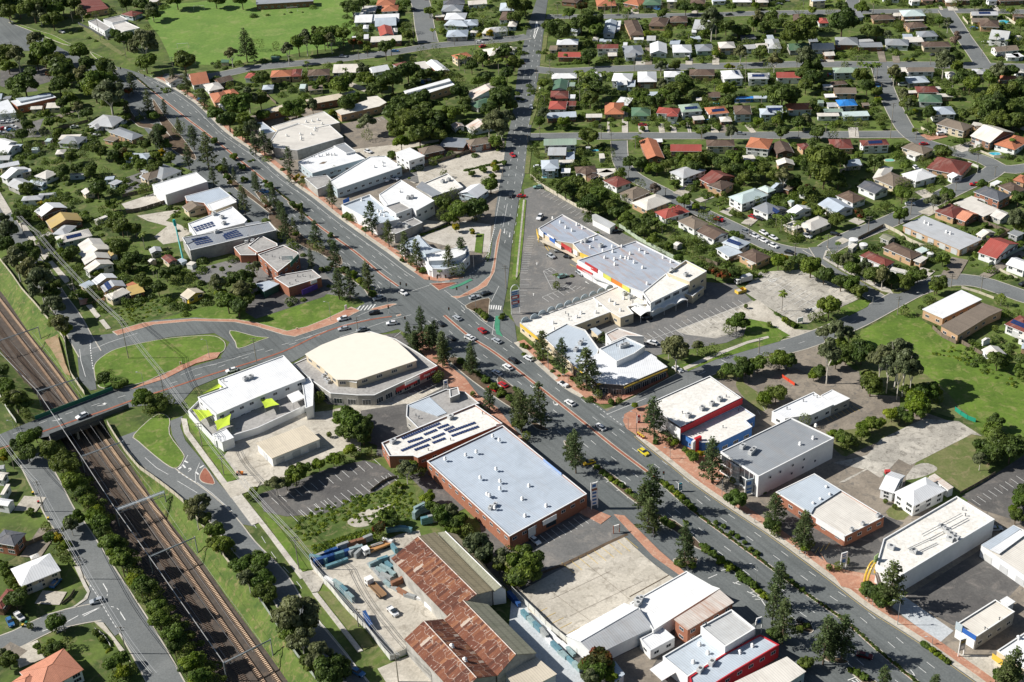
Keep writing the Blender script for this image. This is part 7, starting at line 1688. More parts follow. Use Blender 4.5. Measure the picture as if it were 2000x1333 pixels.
trees('d1','along the west street','B 560 90 70,G 540 130 60,b 350 140 40,B 380 220 55,Y 450 230 45,y 490 290 50,b 440 330 50,b 500 370 50,b 110 700 85,B 150 640 60,B 420 870 75,b 410 900 45,B 850 1190 65,B 920 1150 60,y 930 1250 60,b 1000 1230 50,b 880 1290 50,y 830 1090 25,b 780 1000 25,b 730 950 25,b 60 1160 75,G 20 1120 50,b 430 1070 60,b 510 1030 50,b 360 1080 50,B 390 1020 35,s 50 500 40,s 30 440 40,s 80 560 35,s 230 30 30,s 280 1060 25,B 310 1100 25,b 230 900 25')
trees('d1','between the railway and its street','G 1500 50 70,b 1570 80 60,B 1640 170 70,G 1650 150 55,B 1700 280 85,b 1640 260 60,b 1760 310 50,B 1840 440 75,b 1930 400 60,G 1900 540 80,B 1960 480 60','top')
trees('d2','between the railway and its street','B 40 400 80,b 10 480 70,B 50 560 90,b 90 640 80,b 20 650 60,G 300 820 160,b 260 880 110,b 370 900 90,G 350 1010 110,B 280 960 90,b 230 930 80,G 480 1120 110,b 430 1180 90,k 580 1230 130,b 560 1310 100,b 660 1200 70,b 10 360 45','top')
trees('d2','above the timber yard','B 1010 70 70,R 950 150 55,b 1040 100 60,B 1430 60 80,b 1400 20 70,y 1470 160 30,B 1530 170 40,G 1700 290 110,y 1720 310 70,b 1760 380 60,G 1880 380 80,y 1930 440 60,b 1860 440 60,b 1640 250 50,b 1930 330 50,b 1500 110 60,B 1560 90 60,b 1620 170 50,b 960 220 40,b 1940 540 50')
trees('d3','beside the empty concrete lot','B 90 440 120,k 130 400 100,b 60 520 90,G 20 400 80,y 30 560 60,b 150 490 70,B 60 330 50,b 10 240 25','left')
trees('d3','at the bottom centre','R 650 1160 105,B 640 1250 95,G 600 1300 80,b 720 1200 70,y 760 1290 60,b 580 1200 60')
trees('d3','on the service road islands','p 1040 190 260,p 1090 200 160,p 1320 440 320,p 1350 420 220,s 1170 100 35,s 1220 130 35,s 1480 300 30,s 1540 350 35,S 1600 400 35,s 1480 320 28,S 1660 450 35,s 1750 520 35,s 1800 560 35,s 1850 590 30,S 1900 640 30,S 1940 680 30,s 1270 420 30,s 1380 440 28,b 1300 420 35,s 1330 110 20,s 1560 110 20,s 1620 140 20,s 1680 190 20,s 1730 220 20,s 1780 260 20,s 1830 310 20,s 1880 340 20','top')
trees('d4','along the service road at bottom right','p 50 120 230,p 60 760 330,p 110 1040 340,p 30 900 300,p 90 620 200,p 420 1200 370,p 560 1170 340,p 480 1150 280,p 880 1420 200,p 1270 1420 150,b 60 960 60,b 290 1180 60,s 260 1200 40,s 400 1330 .1,s 680 1260 30,s 740 1290 30,S 640 1240 25,s 240 930 30,s 300 900 25,s 180 560 22,s 220 590 22,s 260 620 22,s 140 520 20','top')
trees('d4','on the far footpath at bottom right','p 265 330 310,p 240 300 200,p 930 760 340,b 30 130 60,b 60 170 45,y 280 300 40,b 330 270 30,b 600 400 28,b 540 440 35,b 780 640 75,B 760 620 60,b 870 670 85,B 880 690 70,b 940 660 60,p 1850 1400 330,p 1800 1420 280,b 1840 1260 90,B 1780 1290 60,b 470 450 25,s 1220 1060 25,S 1260 1090 25,S 1300 1120 25,S 1340 1150 25,s 1370 1170 22,s 1190 1040 20,b 1900 60 60,y 1880 20 35','left')
for k_ in sorted(set(q[1]for q in POOL)):
 q=[a for a in POOL if a[1]==k_];q.sort(key=lambda a:-a[4]);lim=290
 for a in q[:lim]:plant(*a)
 if len(q)>lim:
  rs_=np.random.default_rng(4);vs,fs=[],[]
  for a in q[lim:]:
   m0=mpp(a[0],a[2],a[3])/3.92;R_=a[4]*m0;g=G(a[0],a[2],a[3],R_+.5);n=int(150+60*R_);d=rs_.normal(size=(n,3));d/=np.linalg.norm(d,axis=1)[:,None]
   v,f=leaf_quads(np.array([g.x,g.y,R_+.5])+d*(R_*(.8+.3*rs_.random(n)))[:,None],d,.24,rs_);vs.append(v);fs.append(f)
  me=to_mesh('small_trees',vs,fs,LEAF[k_ if k_ in LEAF else 'b']);o=bpy.data.objects.new('small_trees',me);COL.objects.link(o);tag(o,'the many smallest dark trees scattered through gardens and road edges','trees');o['kind']='stuff'
  # undergrowth nobody could count: one object
def thicket(name,label,cat,kind,spots,seed):
 rs=np.random.default_rng(seed);vs,fs=[],[]
 for(x,y,r,z)in spots:
  n=int(70+60*r);d=rs.normal(size=(n,3));d/=np.linalg.norm(d,axis=1)[:,None];d[:,2]=abs(d[:,2])
  p=np.array([x,y,z+r*.1])+d*r*(.75+.3*rs.random(n))[:,None]*np.array([1.1,1.1,.8]);v,f=leaf_quads(p,d,.30,rs);vs.append(v);fs.append(f)
 if not vs:return
 me=to_mesh(name,vs,fs,LEAF[kind]);o=bpy.data.objects.new(name,me);COL.objects.link(o);tag(o,label,cat);o['kind']='stuff';return o
def seg_pts(t,s,step,r0,r1,jit=.8):
 out=[];rr=random.Random(len(s));
 for p in densify(line_of(t,s,3),step):out.append((p.x+rr.uniform(-jit,jit),p.y+rr.uniform(-jit,jit),rr.uniform(r0,r1),0))
 return out
hed=[]
for t,s in(('b2','640 770 700 800 760 850 820 900 870 940'),('c3','20 390 60 440 100 480'),('b1','640 900 1000 560'),('c2','1560 170 1700 280 1840 380 1990 500'),('d3','1450 290 1700 460 1870 600 1960 700'),('c3','1140 1100 1300 1220 1400 1320'),('c3','740 1070 860 1150'),('c3','880 1180 1030 1290'),('d4','1190 1040 1290 1110 1380 1180'),('b3','1480 740 1600 800 1900 830'),('c4','-40 1185 0 1160'),('d1','0 420 80 600'),('b4','60 1110 240 1215'),('b2','1270 510 1480 430'),('a2','1600 1310 1900 1240'),('d1','730 940 830 1080'),('a3','330 990 560 985'),('a3','340 500 600 480'),('b1','1960 960 2180 890')):
 hed+=seg_pts(t,s,1.1,.6,1.0,.2)
thicket('clipped_hedges','clipped green hedges lining road islands, car parks and front boundaries','hedge','B',hed,5)
med=[]
for P_ in(MED,MED2):
 for p in densify(smooth(P_,3),.9):
  x,y=PX(p)
  if(x<300)or(540<x<600)or(1295<x):med.append((p.x+random.uniform(-.3,.3),p.y,random.uniform(.28,.5),.14))
thicket('median_planting','low planting strip along the narrow brick highway median','plants','b',med,6)
bank_s=[];rr=random.Random(3)
for i,p in enumerate(densify(smooth(LEFT_EDGE,3),1.7)):
 x,y=PX(p)
 if 780<y<870 and x<130:continue
 if y<640:continue
 bank_s.append((p.x+rr.uniform(-1,4),p.y+rr.uniform(-1.5,1.5),rr.uniform(1.2,2.6),rr.uniform(-1.8,-.2)))
 bank_s.append((p.x+rr.uniform(1,7),p.y+rr.uniform(-1.5,1.5),rr.uniform(.8,1.8),rr.uniform(-3.4,-1.5)))
thicket('bank_scrub','dense dark scrub covering the west bank of the railway cutting','scrub','b',bank_s,7)
wd=[]
for t,s,n in(('d2','230 160 520 -30 1150 -200 1240 20 1130 120 900 150 640 100 450 220 360 250',420),('d2','430 290 900 150 920 230 640 300 470 360',260),('b1','820 1090 1100 990 1420 960 1420 1050 1200 1130 950 1210',130),('c4','1180 120 1400 60 1700 200 1900 330 1960 420 1700 300 1400 150',90),('b1','300 150 480 80 600 120 560 200 400 260',30)):
 ps=[pix(t,*q)for q in zip(nums(s)[::2],nums(s)[1::2])];xs=[q[0]for q in ps];ys=[q[1]for q in ps];k=0;tr=0
 while k<n and tr<n*30:
  tr+=1;x=rr.uniform(min(xs),max(xs));y=rr.uniform(min(ys),max(ys));ins_=False;j=len(ps)-1
  for i in range(len(ps)):
   if(ps[i][1]>y)!=(ps[j][1]>y)and x<(ps[j][0]-ps[i][0])*(y-ps[i][1])/(ps[j][1]-ps[i][1])+ps[i][0]:ins_=not ins_
   j=i
  if ins_:g=G('p',x,y);wd.append((g.x,g.y,rr.uniform(.45,.95),-.45));k+=1
thicket('tall_weed_clumps','tall green weed clumps over the vacant blocks and railway verge','weeds','B',wd[::2],8);thicket('lighter_weed_clumps','lighter yellow-green weed clumps over the vacant blocks and railway verge','weeds','y',wd[1::2],18)
byard=[]
for(c,hw,hd,rz)in FOOT:
 x,y=PX(c)
 if y>720 or(600<x<1000 and 330<y):continue
 for k in range(13 if x<620 or y<300 else 10):
  a=rr.random()*6.28;d=rr.uniform(1.3,6.5);u=Vector((math.cos(rz),math.sin(rz)));v=Vector((-u.y,u.x));ca,sa=math.cos(a),math.sin(a);sx=hw+d if abs(ca)>.5 else hw*ca/.5;sy=hd+d if abs(sa)>.5 else hd*sa/.5
  q=Vector((c.x,c.y))+u*(math.copysign(sx,ca)if abs(ca)>.5 else sx)+v*(math.copysign(sy,sa)if abs(sa)>.5 else sy)
  if any(abs((q-Vector((f[0].x,f[0].y))).dot(Vector((math.cos(f[3]),math.sin(f[3])))))<f[1]+.6 and abs((q-Vector((f[0].x,f[0].y))).dot(Vector((-math.sin(f[3]),math.cos(f[3])))))<f[2]+.6 for f in FOOT if(f[0]-c).length<45):continue
  if near_road(q):continue
  byard.append((q.x,q.y,rr.choice((.6,.9,1.3,1.8,2.6)),0))
thicket('garden_shrubbery','mixed garden shrubbery filling back yards between the houses','shrubs','b',byard[::2],9)
thicket('garden_bushes','lighter green bushes scattered through the house gardens','shrubs','B',byard[1::2],10)
print('plants',CNT['n'],'yard',len(byard),'hedge',len(hed))
# OVERPASS, RAILWAY GEAR, POLES, SIGNS, FENCES
def wall_panel(mb,a,b,z0,z1,th=.12):
 u=(b-a).to_2d().normalized();mb.obox(((a.x+b.x)/2,(a.y+b.y)/2),u,(b-a).to_2d().length/2,th/2,z0,z1)
NA,NB,SA,SB=G('p',70,822),G('p',222,764),G('p',98,856),G('p',252,797)
br=thing('road_bridge','concrete road bridge with dark green side screens carrying the road over the railway cutting','bridge',(0,0,0))
mb=MB();mb.prism([(p.x,p.y)for p in ccw([NA,NB,SB,SA])],-1.3,.035,True);mb.build('deck',WM['G'],br)
for nm,a,b,m,z0,z1 in(('side_screen',NA,NB,grn_p,.1,2.0),('side_screen',SA,SB,darkgrey,-.2,1.9),('edge_girder',NA,NB,WM['G'],-1.6,.3),('edge_girder',SA,SB,WM['d'],-1.7,-.1)):
 d=(b-a).normalized();n=Vector((-d.y,d.x,0));off=n*(.25 if a is NA else-.25)*(1 if nm=='edge_girder' else.5);mb=MB();wall_panel(mb,a+off,b+off,z0,z1,.14 if nm=='side_screen' else.4);mb.build(nm,m,br)
for f in(.33,.66):
 a,b=NA.lerp(NB,f),SA.lerp(SB,f);u=(b-a).to_2d().normalized();mb=MB();mb.obox(((a.x+b.x)/2,(a.y+b.y)/2),u,(b-a).length/2-.4,.4,-5.5,-1.3);mb.build('pier',WM['G'],br)
for a,b in((NA,SA),(NB,SB)):
 u=(b-a).to_2d().normalized();mb=MB();mb.obox(((a.x+b.x)/2,(a.y+b.y)/2),u,(b-a).length/2,.5,-5.5,-1.32);mb.build('abutment',WM['G'],br)
galv=paint('gantry_steel',(.42,.46,.48),.5,.4)
GL=[]
def gantry(t,x1,y1,x2,y2,z=1.4,heavy=False,label=''):
 a,b=G(t,x1,y1,z),G(t,x2,y2,z);GL.append((a,b));o=thing('railway_gantry',label,'gantry',(a.x,a.y,-5.5),0,'overhead line gantries across the railway');L=lambda p:p-o.location
 for p in(a,b):mb=MB();mb.tube(L(Vector((p.x,p.y,-5.5))),L(Vector((p.x,p.y,z+.4))),.22,.18,8);mb.build('post',galv,o)
 mb=MB();n=(b-a).normalized();sd=Vector((-n.y,n.x,0))
 if heavy:
  for s in(-.8,.8):
   for dz in(0,-1.1):mb.tube(L(a+sd*s+Vector((0,0,dz))),L(b+sd*s+Vector((0,0,dz))),.1,.1,6)
  for i in range(14):
   p,q=a.lerp(b,i/14),a.lerp(b,(i+1)/14)
   for s in(-.8,.8):mb.tube(L(p+sd*s),L(q+sd*s+Vector((0,0,-1.1))),.06,.06,5)
   mb.tube(L(p+sd*.8),L(q-sd*.8),.06,.06,5)
  mb.obox((L(a.lerp(b,.5)).x,L(a.lerp(b,.5)).y),n,(b-a).length/2,.35,z+5.5+.02,z+5.5+.08)
 else:mb.tube(L(a),L(b),.2,.2,8);mb.tube(L(a+Vector((0,0,.5))),L(b+Vector((0,0,.2))),.06,.06,5)
 mb.build('beam',galv,o)
 for f in(.12,.38,.62,.86):
  p=a.lerp(b,f);mb=MB();mb.tube(L(p),L(p+Vector((0,0,-1.5))),.07,.07,6);mb.tube(L(p+Vector((0,0,-.3))),L(p+sd*.2+n*1.6+Vector((0,0,-1.3))),.05,.05,5);mb.tube(L(p+n*1.6+Vector((0,0,-1.3))),L(p+Vector((0,0,-1.4))),.05,.05,5);mb.build('registration_arm',steel,o)
gantry('b1',-70,1340,292,1215,label='railway gantry furthest up the line, at the left edge')
gantry('c1',285,412,592,315,label='railway gantry just above the overpass')
gantry('c1',620,912,942,795,label='railway gantry just below the overpass, half in shade')
gantry('c1',885,1318,1256,1180,heavy=True,label='heavy lattice railway gantry, widest of all, beside the curving white fence')
gantry('d1',1142,375,1492,225,label='slim railway gantry below the heavy lattice one')
gantry('d1',1712,1188,2070,1008,label='railway gantry nearest the bottom edge')
cw=thing('overhead_wires','thin contact wires strung between the gantries above the railway tracks','wires',(0,0,0));wire_m=paint('bare_wire',(.70,.70,.69),.4,.5)
for f in(.12,.38,.62,.86):
 mb=MB()
 for(a,b),(c,d)in zip(GL,GL[1:]):mb.tube(a.lerp(b,f)+Vector((0,0,-1.4)),c.lerp(d,f)+Vector((0,0,-1.4)),.03,.03,4,False)
 q=mb.build('wire',wire_m,cw)
mb=MB()
for(a,b),(c,d)in zip(GL,GL[1:]):mb.tube(a+Vector((0,0,.4)),c+Vector((0,0,.4)),.11,.11,4,False)
mb.build('wire',wire_m,cw)
# power poles and their lines
pole_m=paint('grey_timber_pole',(.30,.27,.22),.9,dirt=.3,scale=2)
TOPS={}
def pole(t,x,y,hz,place,key=None,group='timber power poles'):
 g=G(t,x,y);h=min(19,vert_m(t,x,y,hz));o=thing('power_pole','','power pole',g,0,group);mb=MB();mb.tube((0,0,0),(0,0,h),.19,.12,8);mb.build('pole',pole_m,o)
 for z in(h-.4,h-1.6)[:2 if hz>90 else 1]:
  mb=MB();mb.box(-1.25,-.07,z-.07,1.25,.07,z+.07);q=mb.build('crossarm',pole_m,o);ins=MB()
  for x_ in(-1.15,-.55,.55,1.15):ins.tube((x_,0,z+.07),(x_,0,z+.3),.05,.05,6)
  k=ins.build('insulators',greyw,q);k['kind']='stuff'
 later(o,'timber power pole',place,'top')
 if key:TOPS[key]=(g,h)
 return o
def poles(place,s):
 for r in s.split(','):a=r.split();pole(a[0],float(a[1]),float(a[2]),float(a[3]),place,a[4]if len(a)>4 else None)
poles('along the street left of the railway','c1 110 1005 170 A1,c1 340 1333 240 A2,d1 645 545 180 A3,d1 970 1115 210 A4,d1 500 945 155,d1 230 640 30')
poles('along the street right of the railway','b1 175 480 120 B0,b1 325 660 180 B1,b1 578 970 200 B2,c1 985 160 300 B3,c1 1255 430 185 B4,c1 1548 830 180 B5,c1 1715 1055 160 B6,d2 330 470 250 B7,d2 785 910 140 B8,d2 1090 1330 200 B9')
poles('in the upper left','a1 770 310 190,a1 965 440 120,a1 560 180 110,a1 1500 500 80,a1 1330 550 110,a1 940 100 120,a1 380 40 60,a1 90 370 50,a1 410 1120 120,a1 1045 180 75,a2 790 475 90')
poles('beside the north road','a2 1210 340 290,a2 1680 390 100,a2 1520 350 80,a3 190 620 100,a3 290 550 90,a3 350 125 90,a3 120 1100 70,a3 215 1065 90,b2 1915 920 180,b2 1890 60 60')
poles('in the streets at upper right','a3 683 1065 110,a3 760 1180 170,a3 935 545 110,a3 1785 640 210,a3 815 110 80,a3 1150 70 50,a3 1452 1080 110,a3 990 1110 60,a3 1870 60 60,a3 1205 100 20,a4 935 1060 280,a4 1638 435 90,a4 1543 270 60,a4 680 510 80,a4 865 720 90,a4 668 1050 110,a4 442 1020 70,a4 1130 1075 90,a4 1600 1270 110,a4 1240 500 80,a4 1812 460 110,a4 220 520 90,a4 865 260 60,a4 1632 60 60,a4 808 540 60,a4 270 60 60,b3 1480 310 60,b3 1815 520 100,b3 1175 205 60,b3 890 70 60')
poles('in the streets at middle right','b4 765 490 125,b4 1090 355 130,b4 205 680 110,b4 455 610 110,b4 990 1120 145,b4 1400 910 110,b4 1628 955 140,b4 1735 60 80,b4 1435 170 70,b4 740 900 60,c3 1890 120 120,c3 1895 1333 0.1'.rsplit(',',1)[0])
poles('on the overpass road','c2 5 190 0.1'.replace('0.1','190')+',b2 780 1245 110')
def line_set(keys,label,n=4,r=.06):
 o=thing('power_line',label,'power line',(0,0,0))
 for k in range(n):
  mb=MB()
  for a,b in zip(keys,keys[1:]):
   (ga,ha),(gb,hb)=TOPS[a],TOPS[b];dx=(-1.15,-.55,.55,1.15)[k];p,q=ga+Vector((dx,0,ha-.1)),gb+Vector((dx,0,hb-.1));prev=p
   for i in range(1,9):t_=i/8;c=p.lerp(q,t_)-Vector((0,0,3.2*t_*(1-t_)));mb.tube(prev,c,r,r,4,False);prev=c
  mb.build('wire',wire_m,o)
TOPS['A0']=(G('c1',-200,600),12);TOPS['A5']=(G('d1',1240,1500),12)
line_set(['A0','A1','A2','A3','A4','A5'],'power line wires above the street left of the railway',3);line_set(['B0','B1','B2','B3','B4','B5','B6','B7','B8','B9'],'power line wires above the street right of the railway')
# street lamps, signals
def lamp(t,x,y,hz,place,side_=1):
 g=G(t,x,y);h=min(12,vert_m(t,x,y,hz));o=thing('street_lamp','','street lamp',g,0,'street lamps');mb=MB();mb.tube((0,0,0),(0,0,h),.11,.07,8);mb.build('pole',steel if h<9 else darkgrey,o)
 mb=MB();mb.tube((0,0,h),(-1.6*side_,.4,h+.35),.05,.04,6);mb.build('arm',steel,o);mb=MB();mb.box(min(-1.5*side_,-2.2*side_),.25,h+.28,max(-1.5*side_,-2.2*side_),.55,h+.42);mb.build('lamp_head',greyw,o);later(o,'slim street lamp',place,'top')
for pl,s in(('along the southern highway','c3 953 735 160,c3 1607 1220 125,c3 1210 930 80,c3 278 245 150,c3 890 700 80,c3 430 340 50,d3 1865 600 160,d3 1080 240 90,d4 990 895 175,d4 1255 1045 50,d4 285 385 50,d4 240 350 50,d4 600 1170 130,d4 800 750 50,d3 1858 110 50'),('near the side street','c3 1345 360 90,b4 800 1040 60,b4 1178 990 35'),('around the crossroads and the loop road','c1 1105 380 110,c1 1605 160 140,b2 575 1170 145,b2 1670 780 140,b2 1035 945 80,b2 1010 1050 80,b2 1685 1095 100,b2 1385 1170 20,c1 108 700 60'),('along the northern highway','b2 435 170 70,b2 840 520 80,b2 1100 680 60,a1 1520 790 70,a1 1760 1020 70,a1 1250 560 30')):
 for r in s.split(','):a=r.split();lamp(a[0],float(a[1]),float(a[2]),float(a[3]),pl)
def signal(t,x,y,hz,place):
 g=G(t,x,y);h=max(3.2,min(6,vert_m(t,x,y,hz)));o=thing('traffic_light','','traffic light',g,0,'traffic lights');mb=MB();mb.tube((0,0,0),(0,0,h),.08,.08,8);mb.build('pole',greyw,o)
 mb=MB();mb.box(-.3,-.22,h-.6,.3,.2,h+.7);hd=mb.build('signal_head',black_m,o)
 for i,m in enumerate((red_p,yellow_p,teal)):mb=MB();mb.tube((0,-.22,h+.45-i*.42),(0,-.27,h+.45-i*.42),.13,.13,10);mb.build('lens',m,hd)
 later(o,'traffic light',place)
for s in '1110 930 45,1155 940 50,1330 890 30,1455 875 30,1540 970 50,1480 1125 30,1018 1112 40,1392 880 30,1145 1195 30,1620 958 20'.split(','):a=s.split();signal('b2',*[float(v)for v in a],'at the highway crossroads')
for s in '930 562 25,1115 622 20,1170 602 20,1248 625 35'.split(','):a=s.split();signal('a1',*[float(v)for v in a],'at the upper highway junction')
signal('c3',1160,1095,20,'on the south highway median')
# pylon signs
def pylon(t,x,y,hz,wz,parts,label,col=white_p,arch_=False,post=1.0):
 """posts and stacked face panels: parts = (bottom fraction, top fraction, material, number of text bars)"""
 g=G(t,x,y);h=vert_m(t,x,y,hz);wd=wz/3.92*mpp(t,x,y);o=thing('pylon_sign',label,'sign',g,.35)
 for s in(-wd/2,wd/2):mb=MB();mb.box(s-.12,-.12,0,s+.12,.12,h*post);mb.build('post',col,o)
 for f0,f1,m,nb in parts:
  mb=MB();mb.box(-wd/2+.1,-.16,h*f0,wd/2-.1,.16,h*f1);q=mb.build('sign_panel',m,o)
  for i in range(nb):z=h*(f0+(f1-f0)*(i+.6)/(nb+.2));hh=h*(f1-f0)/(nb*4);mb=MB();mb.box(-wd/2*.7,-.19,z-hh,wd/2*.6*(1 if i%2 else.8),-.165,z+hh);mb.build('print_bar',WM['B']if m is white_p or m is WM['b']else white_p,q)
 if arch_:
  mb=MB();k=10;P_=[(-wd/2*math.cos(math.pi*i/k),h*.8+h*.22*math.sin(math.pi*i/k))for i in range(k+1)]
  for(x0,z0),(x1,z1)in zip(P_,P_[1:]):mb.tube((x0,0,z0),(x1,0,z1),.16,.16,6)
  mb.build('arch',col,o)
 return o
pylon('b3',30,1110,215,70,[(.66,.82,WM['b'],2),(.54,.65,red_p,1),(.46,.53,WM['b'],1),(.36,.45,red_p,1),(.22,.35,WM['b'],2)],'tall arched pylon sign with red and blue panels at the shopping centre entrance',arch_=True,post=.82)
pylon('c3',632,1310,200,52,[(.78,.98,white_p,1),(.70,.77,redpave,0),(.15,.69,white_p,4)],'tall white pylon sign beside the brick retail warehouse corner')
pylon('d4',575,460,120,50,[(.72,1.0,white_p,2),(.3,.7,WM['b'],1)],'white pylon sign between the tan-roofed store and the big white store')
pylon('d4',1475,1130,130,48,[(.7,.95,darkgrey,0),(.76,.9,yellow_p,0),(.35,.69,WM['g'],1)],'dark pylon sign with a yellow emblem near the blue-fronted shop')
pylon('d3',1885,965,125,52,[(.6,1.0,white_p,1)],'white box sign on two posts behind the red shop',post=.9)
pylon('c3',1812,1205,120,66,[(.55,1.0,WM['b'],1),(.1,.53,WM['b'],2)],'pale blue sign board in front of the grey hall')
pylon('b4',245,1185,45,42,[(.3,1.0,white_p,0)],'plain white sign board at the car park corner by the hospital street')
pylon('c2',1456,385,60,30,[(.5,1.0,white_p,1)],'small white sign board beside the fan-roofed restaurant driveway')
pylon('c3',1288,1180,65,28,[(.2,1.0,paint('teal_highway_sign',(.02,.22,.28)),2)],'teal highway direction sign on the median')
pylon('c3',970,655,60,24,[(.1,1.0,red_p,1)],'red sign box on the paved corner by the side street');pylon('d3',800,190,60,50,[(.55,1.0,white_p,0)],'small white-topped frame at the lot entrance by the service footpath',col=redpave)
for s in '312 1225 y,243 980 y'.split(','):pass
pylon('b2',690,1080,36,14,[(.1,1.0,white_p,0)],'white pedestal box at the tip of the triangle lawn');pylon('b2',315,1232,14,10,[(.1,1.,yellow_p,0)],'small yellow marker on the triangle lawn edge');pylon('c1',1385,205,22,12,[(.3,1.,yellow_p,0)],'small yellow road sign on the loop island')
# the teal mast
g=G('b1',1412,742);o=thing('crane_mast','leaning teal steel mast beside the long grey solar shed','mast',g);tp=G('b1',1342,430,13);mb=MB();mb.tube((0,0,0),tp-g,.45,.32,8);mb.build('mast',teal,o);mb=MB();mb.tube(tp-g-Vector((0,0,.3)),tp-g+Vector((-.3,0,2.6)),.75,.6,10);mb.build('mast_head',teal,o)
# fences
def fence(t,s,h,mat,label,step=3.0,shape=None,th=.06,gap=.0):
 P_=shape or pts(t,s);q=densify(P_,step);o=thing('fence',label,'fence',q[0]);n=len(q)-1
 base=MB();base.box(0,-th/2,.05,1,th/2,h);me=base.mesh('panel',mat);pm=MB();pm.box(-.06,-.06,0,.06,.06,h+.1);pme=pm.mesh('post',mat)
 for a,b in zip(q,q[1:]):u=b-a;x=inst('panel',me,o,a-q[0],math.atan2(u.y,u.x));x.scale=(u.length*.96,1,random.uniform(.96,1.03));inst('post',pme,o,a-q[0])
FS='''c1 825 665 885 765 965 885 1065 1005 1205 1105 1335 1205 1410 1270;1.9;C;tall cream fence curving along the railway cutting below the overpass
d1 1500 80 1560 150 1620 230 1720 380 1780 460;1.6;C;cream fence beside the railway at the bottom, behind scattered trees
d2 20 690 140 870 310 1130 440 1290 520 1400;1.6;G;green-grey fence between the tracks and the large gum trees
b1 0 700 95 820 170 930 270 1040 370 1160 480 1290 500 1340;1.5;C;pale fence along the top of the cutting above the overpass
c1 500 10 508 100 545 290 600 370 650 440;2.0;C;fence beside the loop road where it meets the overpass
c1 0 450 60 560 128 655;1.6;W;white fence on the grass at the left edge
b3 140 65 240 150 350 212;2.0;C;cream wall along the top of the shopping centre car park
b3 352 215 500 300 610 350;1.8;C;fence between car park bays and the dense garden trees
b3 820 450 900 500 960 545 1110 625 1320 735;2.0;E;pale green fence behind the shopping centre roof
d2 440 380 415 440 540 590 700 790 860 950 1030 1170 1180 1110;2.3;W;long white-grey fence around the timber yard
d3 0 640 80 720 170 805 280 920 400 1010 500 1120;2.2;W;white fence between the concrete lot and the timber lane
c4 1360 -30 1490 50 1640 140;1.7;T;brown timber fence at the top of the meadow
b4 1258 1225 1330 1290 1440 1345;1.8;T;timber fence below the tan-roofed units
b4 890 445 1000 500 1080 560 1240 625;1.7;C;cream fence in front of the long flats
b4 690 545 800 490 885 445;1.6;T;brown fence beside the climbing street
b4 1480 655 1640 600 1850 495;1.7;T;timber fence behind the long flats
b4 1610 400 1720 450 1850 495;1.8;T;timber fence at the right end of the long flats
b4 1690 745 1830 680 1990 600;1.7;G;grey fence below the long red-roofed house
b4 1770 780 1910 850;1.2;C;low pale wall in front of the white-roofed house at right
b4 1480 915 1600 950 1730 1000;1.2;C;open fence on the lawn below the hospital street
c4 1430 560 1510 620 1590 650;1.8;M;green mesh fence at the edge of the broken slab
c4 1470 1200 1600 1130 1740 1045;1.2;T;low fence around the grass beside the white cottage
c4 108 305 205 370;1.4;R;bright red barrier in the brown car park
a4 1620 1165 1740 1215 1840 1215 1900 1195;1.2;C;pale pool fence at the right edge
a4 1490 140 1530 190;1.4;C;short cream fence on the street corner at top right
a4 1810 140 1895 195;1.8;C;cream fence beside the blue pool at top right
a4 1170 990 1240 1030;1.5;C;short pale wall beside the brick driveway
a4 1530 1255 1610 1290 1600 1330;1.4;W;white fence beside the maroon-roofed house at the bend
a4 550 1325 620 1300 730 1275;1.8;C;cream fence behind the small grey shed
a2 30 690 90 745 155 800;1.6;T;timber fence left of the small lawn with sheds
a2 1110 1333 1310 1275 1500 1215 1770 1130;1.8;T;long brown wall below the brick motel garages
a1 600 190 690 230 790 290 830 310;1.8;D;dark fence behind the white clinic
a1 410 1005 560 965 680 935;1.6;T;timber fence below the small park
a1 105 1165 250 1125 420 1090;1.6;T;timber fence in the left back yards
d1 0 420 30 480 75 580;1.2;H;clipped hedge line at the left edge
d1 730 935 800 980 850 1065;1.0;W;low white fence in front of the corner garden
d1 190 300 260 270 345 235;1.8;T;brown fence beside the driveway at lower left
d1 475 740 530 700 575 630;1.0;T;low curved garden wall in front of the white house
b1 970 345 1100 320 1280 262;2.0;T;brown block wall below the white store yard
b1 940 220 1060 190 1170 165;1.8;T;timber fence above the white store yard
b2 1270 505 1380 470 1490 420;1.8;D;dark fence beside the church car park
b2 640 160 760 130 980 60;1.6;B;blue fence along the long white shop car park
c2 880 1180 1000 1090 1090 1075;1.2;T;low fence on the weedy block
b3 1430 690 1590 750 1700 700;1.7;T;timber fence around the back lawn near the shopping centre
b4 0 1000 60 1100;.01;T;'''
for r in FS.strip().split('\n'):
 a=r.split(';')
 if float(a[1])<.1:continue
 fence(a[0][:2],a[0][3:],float(a[1]),{'C':cream_f,'G':paint('grey_green_fence',(.34,.38,.33)),'W':fence_w,'E':paint('pale_green_fence',(.40,.47,.36)),'T':timber,'M':paint('green_mesh',(.02,.28,.18)),'R':paint('red_barrier_paint',(.62,.07,.03)),'D':darkgrey,'H':LEAF['B'],'B':WM['B']}[a[2]],a[3])
